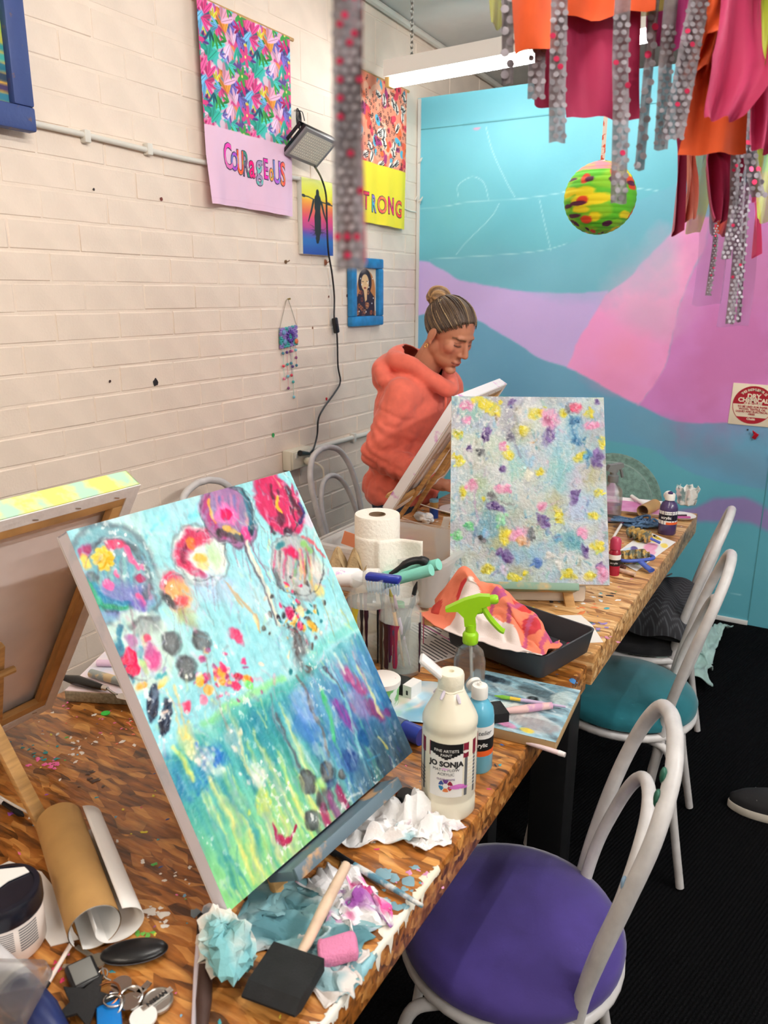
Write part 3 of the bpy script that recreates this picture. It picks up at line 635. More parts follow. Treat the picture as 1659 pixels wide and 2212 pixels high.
for i, (yy, ln) in enumerate(((-.045, .125), (-.018, .17), (.008, .12), (.018, .215), (.045, .085))):
    z0 = -dh/2+.1*yy
    mk('bead_string', G().tube([(.006, yy, z0), (.006, yy+.004, z0-ln)], .0009, 5), M('string_%d' % (i % 3), ((150, 200, 180), (220, 130, 150), (110, 80, 140))[i % 3], .8), t)
    for k in range(3+i % 2):
        zz = z0-.02-(ln-.02)*k/(2+i % 2); c = bc[(i*3+k) % 7]
        mk('bead', G().ell((.006, yy+.004*(k/3), zz), (.006, .006, .0065), nu=10, nv=8), M('bead_%d_%d' % c[:2], c, .35), t)

# --- little plugs, chips and screws left in the brickwork
for i, (px, py, r, c, lab) in enumerate(((617, 565, .007, (120, 90, 60), 'brass cup hook screwed into the brick below the floral banner'), (703, 567, .010, (150, 84, 50), 'brown broken wall plug below the sunset canvas'), (710, 641, .004, (110, 60, 40), 'small brown plug hole left of the black cord'), (749, 639, .005, (110, 60, 40), 'small brown plug hole beside the blue framed print'), (335, 826, .010, (30, 30, 34), 'black chip in the white brickwork'), (237, 824, .004, (60, 40, 36), 'tiny dark plug hole left of the black chip'), (348, 430, .005, (120, 50, 40), 'red brown chip left of the floral banner'), (202, 409, .003, (40, 30, 30), 'small dark nail hole far left of the floral banner'), (705, 862, .006, (210, 30, 40), 'red dot of paint beside the black cord'), (590, 940, .007, (60, 170, 90), 'green smear of paint left of the power outlet'), (675, 708, .004, (130, 80, 50), 'tiny brown hole right of the woven hanging'))):
    p = wl(px, py, .001); q_ = G(); R = align((1, 0, 0)); n_ = 9
    ang = np.arange(n_)*2*PI/n_; rr = r*(.75+.5*np.random.default_rng(i).random(n_)); poly = [(a*math.cos(b), a*math.sin(b)*1.25) for a, b in zip(rr, ang)]
    q_.prism(poly, .003 if r > .004 else .002, R, (0, 0, 0))
    if i < 2: q_.tube([(0, 0, 0), (.012, .002, 0), (.016, .006, .005)], .0022, 6)
    tag(mk('paint_dot' if 'paint' in lab else 'wall_plug', q_, M('chip_%d_%d' % c[:2], c, .5), loc=p), lab, 'paint dot' if 'paint' in lab else 'wall plug')

# --- fire extinguisher notice on the mural, and the red peg under it
G0 = bk(1579, 872, YB-.003); sgw = .185
t = thing('extinguisher_sign', 'square cream notice with red disc reading dry chemical on the mural', 'sign', (G0[0]+sgw/2-.002, YB-.0022, float(bk(1580, 872)[2])), 0)
t.rotation_euler = (0, .02, 0)
def pl(poly, y): return [(a, y, b) for a, b in poly]
mk('sign_plate', G().box((0, 0, 0), (sgw, .003, sgw), bev=.0012), M('sign_cream', (246, 232, 206), .45), t)
redm = M('sign_red', (176, 22, 44), .5); cr = M('sign_cream')
circ = lambda r, a0=0, a1=2*PI, n=40: [(r*math.cos(a), r*math.sin(a)) for a in np.linspace(a0, a1, n)]
def flat(name, poly, y, m): return mk(name, G().add([(a, y, b) for a, b in poly], [tuple(range(len(poly)))]), m, t, smooth=0)
flat('red_cap', circ(.083, .02, PI-.02), -.0017, redm); flat('red_base', [(.083*math.cos(a), .083*math.sin(a)) for a in np.linspace(PI+.72, 2*PI-.72, 24)], -.0017, redm)
mk('red_ring', G().tube([(a, -.0016, b) for a, b in circ(.083, 0, 2*PI, 48)[:-1]], .0014, 5, closed=True), redm, t)
R = np.array([[1, 0, 0], [0, 0, -1], [0, 1, 0.0]])
for tx, sz, zz, m_, bd in (('DRY', .028, .038, cr, .0012), ('CHEMICAL', .026, .020, cr, .0012), ('A:B (E) CLASS', .0125, .006, cr, .0006), ('TO BE USED FOR PAPER', .0115, -.009, redm, .0004), ('WOOD, TEXTILE, OIL', .0115, -.020, redm, .0004), ('LIQUID AND ELECTRICAL', .0115, -.031, redm, .0004), ('FIRES', .0115, -.042, redm, .0004), ('Chubb', .013, -.063, cr, .0006)):
    v, f = text_geo(tx, sz, .0002, bold=bd); mk('lettering', G().add(v, f, R, (0, -.0022, zz)), m_, t, smooth=0)
g = G(); tx = 'THIS EXTINGUISHER IS'
for k, ch in enumerate(tx):
    if ch == ' ': continue
    a_ = PI/2+.78-k*1.56/(len(tx)-1); v, f = text_geo(ch, .015, .0002, bold=.0006); v = v @ rotm((0, 0, 1), a_-PI/2).T+np.array([.068*math.cos(a_), .068*math.sin(a_), 0]); g.add(v, f, R, (0, -.0022, 0))
mk('lettering', g, cr, t, smooth=0)
p = bk(1630, 935, YB); t = thing('red_peg', 'small broken red plastic peg sticking out of the mural below the notice', 'peg', p)
rp = M('red_plastic', (190, 24, 44), .35)
mk('peg_stem', G().tube([(0, 0, 0), (.004, -.014, -.006), (-.006, -.022, .012)], [.006, .005, .003], 8), rp, t)
mk('peg_head', G().box((.006, -.016, -.012), (.018, .006, .03), eul(.3, .5, 0), bev=.002), rp, t)
mk('screw', G().ell((-.03, -.003, .012), (.004, .004, .004)), black_pl, t)

# --- painted paper lantern
LC = on(1296, 428, 1, 3.25); lr = 76/FPX*float((LC-CAM) @ _f)
t = thing('paper_lantern', 'round ribbed paper lantern painted green, yellow, red and purple', 'lantern', LC)
nt_, na = 150, 160; th = np.linspace(.12, PI-.06, nt_); ph_ = np.linspace(0, 2*PI, na)
lp = Paint(2*PI*lr, PI*lr, PI*lr/(nt_-1)); lp.W, lp.H = na, nt_; lp.a = np.zeros((nt_, na, 3)); lp.u = np.linspace(0, 2*PI*lr, na)[None]; lp.v = np.linspace(0, PI*lr, nt_)[:, None]; lp.z = np.zeros((nt_, na))
lp.a[:] = (96, 196, 40); lq = np.random.default_rng(9)
for k in range(40): lp.ell((lq.random()*lp.w, lq.random()*lp.h), (.03+.05*lq.random(), .012+.02*lq.random()), 0, (150, 210, 40), .8, .4, .5)
for k in range(40): lp.ell((lq.random()*lp.w, lq.random()*lp.h), (.02+.05*lq.random(), .01+.016*lq.random()), 0, (250, 226, 30), .95, .3, .6)
for k in range(26): lp.ell((lq.random()*lp.w, (.25+.75*lq.random())*lp.h), (.02+.035*lq.random(), .01+.012*lq.random()), 0, (236, 70, 40), .95, .3, .6)
for k in range(26): lp.ell((lq.random()*lp.w, (.3+.7*lq.random())*lp.h), (.012+.03*lq.random(), .007+.008*lq.random()), 0, (80, 16, 60), .95, .3, .6)
sl = lp.sub(0, lp.w, 0, lp.h*.22); lp.put(sl, np.clip(fbm(*lp.a[sl].shape[:2], 3, 9, 4)*2.4-.55, 0, 1), (250, 130, 140))
def place(U, V):
    a_ = np.broadcast_to(ph_[None], (nt_, na)); b_ = np.broadcast_to(th[:, None], (nt_, na)); rr = lr*(1+.012*np.abs(np.sin(b_*18))-.01)
    return np.stack([rr*np.sin(b_)*np.cos(a_), rr*np.sin(b_)*np.sin(a_), rr*.98*np.cos(b_)], 2)
mk('paper_shade', lp.mesh('paper_shade', place), M('lantern_paper', vcol=True, rough=.7), t, smooth=180)
mk('wire_ring', G().tube([(lr*.125*math.cos(a), lr*.125*math.sin(a), lr*.975) for a in np.arange(16)*PI/8], .002, 6, closed=True), chrome, t)
zt = ceil_z(LC[1])-LC[2]-.02
mk('hanging_ribbon', G().box((0, 0, (zt+lr*.95)/2), (.016, .0012, zt-lr*.95)), M('ribbon_print', (240, 226, 210), .6, scale=26, col2=(226, 90, 50), thr=(.52, .55)), t, smooth=0)
# ================================================================== TABLES AND CHAIRS
def osb_mat(name, c0, c1, c2, rough):
    m = bpy.data.materials.new(name); m.use_nodes = True; nt = m.node_tree; N = nt.nodes; L = nt.links; b = N['Principled BSDF']
    tc = N.new('ShaderNodeTexCoord'); nd = N.new('ShaderNodeTexNoise'); nd.inputs['Scale'].default_value = 7; nd.inputs['Detail'].default_value = 3; L.new(tc.outputs['Object'], nd.inputs['Vector'])
    wob = N.new('ShaderNodeVectorMath'); wob.operation = 'MULTIPLY_ADD'; wob.inputs[1].default_value = (.05, .05, .0); L.new(nd.outputs['Color'], wob.inputs[0]); L.new(tc.outputs['Object'], wob.inputs[2])
    outs = []; cr_ = []
    for k, (ang, sx, sy) in enumerate(((.35, 17, 64), (-.75, 18, 70), (1.5, 16, 60))):
        mp = N.new('ShaderNodeMapping'); mp.inputs['Rotation'].default_value = (0, 0, ang); mp.inputs['Scale'].default_value = (sx, sy, 75); mp.inputs['Location'].default_value = (k*3.7, k*1.3, 0); L.new(wob.outputs[0], mp.inputs[0])
        vo = N.new('ShaderNodeTexVoronoi'); vo.inputs['Scale'].default_value = 1; vo.inputs['Randomness'].default_value = 1; L.new(mp.outputs[0], vo.inputs['Vector'])
        sp = N.new('ShaderNodeSeparateColor'); L.new(vo.outputs['Color'], sp.inputs[0]); outs.append(sp); 
        cr_.append(vo)
    cur = outs[0].outputs[0]; edge = cr_[0].outputs[0]; sel = outs[0].outputs[1]
    for k in (1, 2):
        gt = N.new('ShaderNodeMath'); gt.operation = 'GREATER_THAN'; gt.inputs[1].default_value = (.5, .66)[k-1]; L.new(outs[k].outputs[2], gt.inputs[0])
        mx = N.new('ShaderNodeMix'); L.new(gt.outputs[0], mx.inputs[0]); L.new(cur, mx.inputs[2]); L.new(outs[k].outputs[0], mx.inputs[3]); cur = mx.outputs[0]
        me_ = N.new('ShaderNodeMix'); L.new(gt.outputs[0], me_.inputs[0]); L.new(edge, me_.inputs[2]); L.new(cr_[k].outputs[0], me_.inputs[3]); edge = me_.outputs[0]
    gr = N.new('ShaderNodeTexNoise'); gr.inputs['Scale'].default_value = 75; gr.inputs['Detail'].default_value = 6; gm = N.new('ShaderNodeMapping'); gm.inputs['Scale'].default_value = (.25, 1.6, 1); gm.inputs['Rotation'].default_value = (0, 0, .35); L.new(tc.outputs['Object'], gm.inputs[0]); L.new(gm.outputs[0], gr.inputs['Vector'])
    mad = N.new('ShaderNodeMath'); mad.operation = 'MULTIPLY_ADD'; mad.inputs[1].default_value = .95; L.new(gr.outputs[0], mad.inputs[0]); sb = N.new('ShaderNodeMath'); sb.operation = 'MULTIPLY_ADD'; sb.inputs[1].default_value = .6; sb.inputs[2].default_value = -.27; L.new(cur, sb.inputs[0]); L.new(sb.outputs[0], mad.inputs[2])
    rp = N.new('ShaderNodeValToRGB'); e = rp.color_ramp.elements; e[0].position = .12; e[0].color = (*lin(c0), 1); e[1].position = .92; e[1].color = (*lin(c2), 1); n_ = e.new(.5); n_.color = (*lin(c1), 1); L.new(mad.outputs[0], rp.inputs[0])
    ed = N.new('ShaderNodeMapRange'); ed.inputs[1].default_value = .62; ed.inputs[2].default_value = .92; ed.inputs[3].default_value = 1; ed.inputs[4].default_value = .5; L.new(edge, ed.inputs[0])
    ml = N.new('ShaderNodeMix'); ml.data_type = 'RGBA'; ml.blend_type = 'MULTIPLY'; ml.inputs[0].default_value = 1; L.new(rp.outputs[0], ml.inputs[6]); L.new(ed.outputs[0], ml.inputs[7])
    # worn grey patches and old paint stains
    st = N.new('ShaderNodeTexNoise'); st.inputs['Scale'].default_value = 5.5; st.inputs['Detail'].default_value = 4; st.inputs['Roughness'].default_value = .7; L.new(tc.outputs['Object'], st.inputs['Vector'])
    sr = N.new('ShaderNodeMapRange'); sr.inputs[1].default_value = .58; sr.inputs[2].default_value = .72; sr.inputs[4].default_value = .55; L.new(st.outputs[0], sr.inputs[0])
    m2 = N.new('ShaderNodeMix'); m2.data_type = 'RGBA'; L.new(sr.outputs[0], m2.inputs[0]); L.new(ml.outputs[2], m2.inputs[6]); m2.inputs[7].default_value = (*lin((108, 84, 66)), 1)
    L.new(m2.outputs[2], b.inputs['Base Color']); b.inputs['Roughness'].default_value = rough
    bp = N.new('ShaderNodeBump'); bp.inputs['Strength'].default_value = .35; bp.inputs['Distance'].default_value = .004; L.new(mad.outputs[0], bp.inputs['Height']); L.new(bp.outputs[0], b.inputs['Normal'])
    return m
osb1 = osb_mat('osb_varnished', (78, 44, 18), (172, 104, 42), (224, 162, 88), .3)
osb2 = osb_mat('osb_plain', (136, 88, 46), (200, 148, 88), (236, 198, 144), .38)
legm = M('table_leg_black', (18, 18, 20), .5)
X0, X1, YE = .785, 1.658, 1.545
def splats(name, parent, items, smooth=True):
    g = G(); cols = []
    for (x, y, z, r, c, sd, asp, ang) in items:
        q = np.random.default_rng(sd); n = 11; a = np.arange(n)*2*PI/n; rr = r*(.55+.9*q.random(n)); R = rotm((0, 0, 1), ang)
        ring = np.stack([rr*np.cos(a)*asp, rr*np.sin(a), 0*a], 1) @ R.T; hi = min(.0016, r*.12)
        v = np.concatenate([ring, ring*.72+np.array([0, 0, hi]), [[0, 0, hi*1.15]]]); f = [(i, (i+1) % n, n+(i+1) % n, n+i) for i in range(n)]+[(n+i, n+(i+1) % n, 2*n) for i in range(n)]
        g.add(v, f, None, (x, y, z)); cols += [c]*len(v)
    me = mesh_of(g, name); setcol(me, cols); o = mk(name, me, M('dried_paint', vcol=True, rough=.4), parent, smooth=60); o['kind'] = 'stuff'; return o
tq = np.random.default_rng(21)
SP = [(236, 232, 224), (240, 120, 170), (70, 160, 170), (90, 190, 90), (236, 220, 80), (60, 90, 150), (150, 80, 160), (226, 90, 60), (120, 180, 210), (44, 44, 50), (200, 60, 110)]
t1 = thing('work_table', 'near work table with varnished strand board top and paint spills', 'table', (0, 0, 0))
mk('table_top', G().box(((X0+X1)/2, (YE-1.0)/2, TZ-.0305), (X1-X0, YE+1.0, .061), bev=.006), osb1, t1)
for x in (X0+.12, X1-.16):
    for y in (-.75, 1.38): mk('leg', G().box((x, y, (TZ-.061)/2), (.05, .05, TZ-.061), bev=.004), legm, t1)
mk('apron', G().box(((X0+X1)/2, YE-.2, TZ-.1), (X1-X0-.3, .03, .07)), legm, t1, smooth=0)
it = []
for k in range(520):
    x, y = tq.uniform(X0+.01, X1-.005), tq.uniform(.3, YE-.01); it.append((x, y, TZ+.0003, tq.choice([.0012, .002, .003, .0045], p=[.62, .27, .09, .02]), SP[tq.integers(len(SP))], k, tq.uniform(.8, 2.2), tq.uniform(0, 3)))
def near(px, py, n, sd, r, c, spread):
    p = tn(px, py)
    for k in range(n): it.append((p[0]+tq.normal()*spread, p[1]+tq.normal()*spread*.5, TZ+.0004, r*.62*tq.uniform(.3, 1.3), c, sd+k, tq.uniform(.8, 1.8), tq.uniform(0, 3)))
wt = (240, 236, 228)
near(340, 1975, 16, 700, .006, wt, .014); near(370, 1890, 8, 720, .004, wt, .02); near(70, 1760, 14, 740, .004, wt, .012); near(110, 1650, 14, 760, .006, (244, 110, 170), .016); near(300, 2020, 7, 780, .005, (110, 190, 80), .012)
near(290, 1570, 16, 800, .004, (226, 120, 90), .05); near(180, 1600, 20, 820, .005, (230, 220, 210), .06); near(90, 1630, 10, 840, .005, (60, 150, 150), .03); near(220, 1545, 14, 860, .004, (220, 110, 150), .06); near(200, 1690, 8, 870, .006, (90, 70, 60), .02)
near(830, 1940, 12, 880, .008, (120, 160, 172), .02); near(860, 1900, 7, 890, .012, (128, 164, 176), .03); near(470, 2000, 10, 900, .01, (116, 130, 140), .03); near(900, 1890, 8, 910, .006, (220, 150, 190), .02); near(400, 1760, 6, 930, .008, (70, 90, 150), .03); near(1240, 1475, 5, 935, .008, (80, 140, 200), .008); near(650, 1830, 5, 940, .004, (84, 58, 40), .05); near(560, 1960, 5, 950, .004, (84, 60, 42), .05)
near(130, 2100, 5, 960, .005, (230, 60, 110), .01); near(395, 1725, 8, 970, .005, (210, 200, 60), .02); near(620, 2140, 6, 980, .006, (150, 40, 60), .01); near(770, 1800, 12, 990, .005, wt, .02)
splats('dried_paint', t1, it)
# white and blue runs of paint along the front edge
def run(y0, y1, w, c, drips):
    g = G(); n = 44
    ys = np.linspace(y0, y1, n); n1 = fbm(n, 2, 12, 2, int(y0*100), 4)[:, 0]; n2 = fbm(n, 2, 14, 2, int(y0*77), 3)[:, 0]
    A = np.zeros((n, 5, 3)); env = np.sin(np.linspace(0.05, PI-.05, n))**.4
    for i, y in enumerate(ys):
        wi = w*max(.06, (n1[i]-.30)*2.6)*env[i]; dp = drips*(max(0, n2[i]-.45)*4)**1.5*env[i]
        A[i] = [(X1-.004-wi, y, TZ+.0004), (X1-.004-wi*.5, y, TZ+.0012), (X1-.0015, y, TZ-.0008), (X1+.0008, y, TZ-.006), (X1+.0006, y, TZ-.007-dp)]
    g.grid(A); mk('edge_paint', g, M('edge_paint_%d_%d' % c[:2], c, .4), t1, smooth=180)
for y0, y1, w, c, dr in ((.50, .60, .010, (240, 236, 226), .01), (.60, .66, .012, (150, 200, 210), .004), (.655, .76, .013, (238, 232, 218), .026), (.76, .83, .010, (236, 228, 206), .008), (.36, .5, .010, (236, 230, 220), .010), (.53, .545, .005, (220, 40, 60), .006)): run(y0, y1, w, c, dr)
t2 = thing('work_table', 'far work table with pale strand board top beneath the abstract painting', 'table', (0, 0, 0))
XF0, XF1, YF0, YF1 = .785, 1.668, 1.55, 2.86
mk('table_top', G().box(((XF0+XF1)/2, (YF0+YF1)/2, TZ2-.036), (XF1-XF0, YF1-YF0, .072), bev=.004), osb2, t2)
for x in (XF0+.1, XF1-.12):
    for y in (1.72, 2.70): mk('leg', G().box((x, y, (TZ2-.072)/2), (.09, .09, TZ2-.072), bev=.004), legm, t2)
it = []
for k in range(420): it.append((tq.uniform(XF0+.01, XF1-.005), tq.uniform(YF0+.01, YF1-.01), TZ2+.0003, tq.choice([.0016, .003, .0045, .007], p=[.55, .3, .12, .03]), SP[tq.integers(len(SP))], 2000+k, tq.uniform(.8, 2.2), tq.uniform(0, 3)))
for px, py, n, c in ((1280, 1350, 8, (150, 130, 190)), (1300, 1300, 5, (240, 240, 236)), (1265, 1315, 6, (230, 130, 70)), (1270, 1355, 5, (60, 110, 120)), (1310, 1380, 6, (200, 130, 160)), (1300, 1285, 3, (40, 34, 30))):
    p = tf(px, py)
    for k in range(n): it.append((p[0]+tq.normal()*.02, p[1]+tq.normal()*.02, TZ2+.0004, .006*tq.uniform(.4, 1.2), c, 2600+k+px, tq.uniform(.8, 2), tq.uniform(0, 3)))
splats('dried_paint', t2, it)

# ------------------------------------------------------------------ bistro chairs
tubem = M('chair_white_tube', (206, 203, 202), .38, var=.12, scale=26)
def velvet(nm, c, ds): return M(nm, c, .85, var=.25, scale=7, sheen=ds, bump=.05, bscale=300)
def chair(label, loc, phi, seat_m, seat_lab=None, marks=()):
    t = thing('bistro_chair', label, 'chair', (loc[0], loc[1], 0), phi, 'white tube bistro chairs')
    sr = .19
    mk('seat', G().lathe([(.001, .418), (sr-.012, .418), (sr+.004, .428), (sr+.006, .445), (sr-.004, .462), (sr-.03, .476), (sr-.09, .482), (.001, .484)], 48), seat_m, t)
    mk('seat_ring', G().tube([((sr-.004)*math.cos(a), (sr-.004)*math.sin(a), .408) for a in np.arange(40)*2*PI/40], .0115, 10, closed=True), tubem, t)
    for s in (-1, 1):
        mk('leg', G().tube(spline([(-.02, s*.12, .392), (-.10, s*.145, .392), (-.15, s*.155, .365), (-.172, s*.165, .25), (-.205, s*.185, .006)], 6), .011, 10), tubem, t)
        mk('leg', G().tube(spline([(.0, s*.12, .392), (.09, s*.142, .392), (.145, s*.155, .36), (.165, s*.168, .22), (.205, s*.185, .006)], 6), .011, 10), tubem, t)
    def hoop(P):
        P = np.array(P); Q = P[::-1][1:]*np.array([1, -1, 1]); return spline(np.concatenate([P, Q]), 5)
    mk('outer_back_hoop', G().tube(hoop([(.098, .128, .20), (.102, .132, .28), (.112, .138, .36), (.122, .145, .46), (.142, .157, .56), (.17, .164, .67), (.2, .152, .77), (.222, .105, .842), (.23, .04, .868), (.231, 0, .871)]), .0128, 12), tubem, t)
    mk('inner_back_hoop', G().tube(hoop([(.104, .112, .30), (.116, .118, .36), (.124, .122, .45), (.142, .126, .54), (.166, .12, .62), (.186, .095, .69), (.2, .055, .735), (.205, 0, .75)]), .0112, 12), tubem, t)
    for (dy, dz, c, r) in marks:                   # flecks of paint on the tube
        mk('paint_fleck', G().ell((.262-.0*dz, dy, dz), (.004, r, r*1.6)), M('fleck_%d' % c[1], c, .5), t)
    return t
purple = velvet('seat_purple', (66, 50, 128), .5); teal = velvet('seat_teal', (18, 108, 120), .5); dark = velvet('seat_black', (34, 34, 38), .3)
C1 = chair('white tube chair with round purple seat nearest the camera', (1.672, 1.10), math.radians(16), purple)
C2 = chair('white tube chair with teal velvet seat, second along the tables', (1.635, 2.05), math.radians(6), teal)
C3 = chair('white tube chair under a black patterned cushion, farthest along the tables', (1.575, 2.53), math.radians(4), dark)
C4 = chair('white tube chair on the wall side beside the power outlet', (.375, 2.76), math.radians(180), dark)
C5 = chair('white tube chair on the wall side behind the balloon painting', (.36, 2.02), math.radians(180), dark)
def fleck(t, px, py, x, r, c, nm):
    bpy.context.view_layer.update(); ob = [q for q in t.children if q.name.startswith('outer_back')][0]; V = mesh_raw(ob.data) @ np.array(t.matrix_world.to_3x3()).T+np.array(t.matrix_world.translation); d = V-CAM; dz_ = d @ _f; dd_ = np.hypot(d @ _R/dz_*FPX+829.5-px, -(d @ _U)/dz_*FPX+1106-py); p = V[np.argmin(dd_+dz_*14)]; o = mk('paint_fleck', G().ell((0, 0, 0), (r*.6, r, r*1.5), nu=10, nv=6), M('fleck_'+nm, c, .5), None, loc=p); bpy.context.view_layer.update(); mw = o.matrix_world.copy(); o.parent = t; o.matrix_parent_inverse = t.matrix_world.inverted(); return o
fleck(C1, 1412, 1664, 1.862, .009, (34, 92, 74), 'green'); fleck(C1, 1398, 1716, 1.853, .010, (30, 96, 70), 'green'); fleck(C1, 1335, 1895, 1.832, .008, (140, 172, 200), 'blue'); fleck(C1, 1240, 1985, 1.80, .006, (150, 180, 200), 'blue')
# patterned cushion / bag on the third chair
cq = Paint(.40, .40, .004, (40, 40, 44))
for i in range(40):
    for j in range(40):
        if (i+j) % 2 == 0: cq.line([(i*.01, j*.01), (i*.01+.008, j*.01+(.008 if (i//2) % 2 else -.008))], .0016, (86, 88, 94), .8, .6)
def cpl(U, V):
    x = U-.2; y = V-.2; k = np.clip(1-(np.abs(x)/.2)**3.2, 0, 1)*np.clip(1-(np.abs(y)/.2)**3.2, 0, 1)
    return np.stack([x, y, .02+.10*k**.45+.008*np.sin(x*40+y*20)], 2)
t = thing('patterned_cushion', 'black cushion with grey geometric weave lying on the third chair', 'cushion', (1.555, 2.53, .486))
mk('cushion_cover', cq.mesh('cushion_cover', cpl), M('cushion_weave', vcol=True, rough=.9), t, smooth=180)
mk('cushion_base', G().box((0, 0, .018), (.37, .37, .034), bev=.015), M('cushion_black', (30, 30, 33), .9), t)
mk('zip', G().tube([(.02, -.15, .115), (.05, -.02, .128), (.08, .12, .118)], .003, 6), M('zip_grey', (110, 112, 116), .5), t)
# mint towel dropped beside the third chair
A = crumple(60, 44, .30, .66, .15, 4, 31, 1.0); A[..., 2] = A[..., 2]*.9+.004
t = mk('towel', G().grid(A), M('towel_mint', (176, 208, 202), .95, var=.15, scale=30, sheen=.3, bump=.12, bscale=500), smooth=180, solid=.004, loc=(1.585, 3.36, 0)); tag(t, 'mint green towel crumpled on the carpet beyond the third chair', 'towel')
# fluffy green chair back at the far end
p = on(1335, 1060, 1, 3.2); t = thing('upholstered_chair', 'fluffy sage green upholstered chair at the far end of the table', 'chair', (p[0]-.03, 3.24, 0))
fz = M('fluffy_green', (120, 152, 142), 1.0, var=.3, scale=60, sheen=.6, bump=.5, bscale=260)
zt = float(on(1345, 985, 1, 3.2)[2]); pr = [(.20*math.cos(a)*(1 if math.sin(a) > 0 else 1), zt-.20+.20*math.sin(a)) for a in np.linspace(0, PI, 24)]+[(-.19, .5), (.19, .5)]
bm = bmesh.new(); gg = G().prism(pr, .07, np.array([[1, 0, 0], [0, 0, -1], [0, 1, 0.0]]), (0, .04, 0)); me = mesh_of(gg, 'b'); bm.from_mesh(me); bmesh.ops.bevel(bm, geom=[e for e in bm.edges if len(e.link_faces) == 2 and abs(e.calc_face_angle(0)) > 1.2], offset=.034, segments=4, affect='EDGES')
mk('backrest', G().bm(bm), fz, t, smooth=180); mk('seat', G().lathe([(.01, .40), (.2, .40), (.215, .44), (.2, .49), (.01, .5)], 36, t=(0, .18, 0)), fz, t)
for sx in (-1, 1):
    for sy in (.03, .33): mk('leg', G().tube([(sx*.13, sy, .40), (sx*.17, sy+(.03 if sy > .1 else -.03), .0)], [.014, .009], 8), M('leg_gold', (176, 140, 80), .35, metal=.8), t)
# shoe of somebody standing just outside the picture
p = on(1612, 1768, 2, 0.0); t = thing('canvas_shoe', 'black slip on canvas shoe with white sole on the carpet', 'shoe', (p[0]+.075, p[1]+.055, 0), math.radians(8))
def shoe_sec(prof, z0, z1, sc0, sc1):
    return np.array([[(x*sc, y*sc, zz) for x, y in prof] for zz, sc in ((z0, sc0), (z1, sc1))])
out = []
for a in np.linspace(0, 2*PI, 40, endpoint=False):
    x = -math.cos(a)*.135; w = .046+.008*max(0, -x/.135)-.004*(x > .05); out.append((x, w*math.sin(a)*(1-.25*abs(math.cos(a))**6)))
sg = G(); A = np.array([[(x*s_, y*s_, z_) for x, y in out] for z_, s_ in ((0, .96), (.004, 1), (.024, 1), (.027, .985))]).reshape(-1, 3)
sg.add(A, [(i*40+j, i*40+(j+1) % 40, (i+1)*40+(j+1) % 40, (i+1)*40+j) for i in range(3) for j in range(40)]+[tuple(range(39, -1, -1)), tuple(120+j for j in range(40))])
mk('sole', sg, M('sole_white', (214, 206, 192), .6), t)
U = []
for z_, s_, sh in ((.026, .975, 0), (.045, .97, .0), (.06, .90, .012), (.072, .76, .03), (.08, .6, .05)): U.append([(x*s_+sh, y*s_, z_+max(0, x)*.10*(z_/.08)) for x, y in out])
U = np.array(U); sg = G().add(U.reshape(-1, 3), [(i*40+j, i*40+(j+1) % 40, (i+1)*40+(j+1) % 40, (i+1)*40+j) for i in range(4) for j in range(40)]+[tuple(160+j for j in range(40))])
mk('upper', sg, M('shoe_black', (30, 29, 31), .85, bump=.1, bscale=400), t, smooth=70)
mk('toe_stitching', G().tube([(-.06, s_*.036, .062) for s_ in np.linspace(-1, 1, 9)], .0012, 5), M('stitch_grey', (110, 108, 106), .8), t)
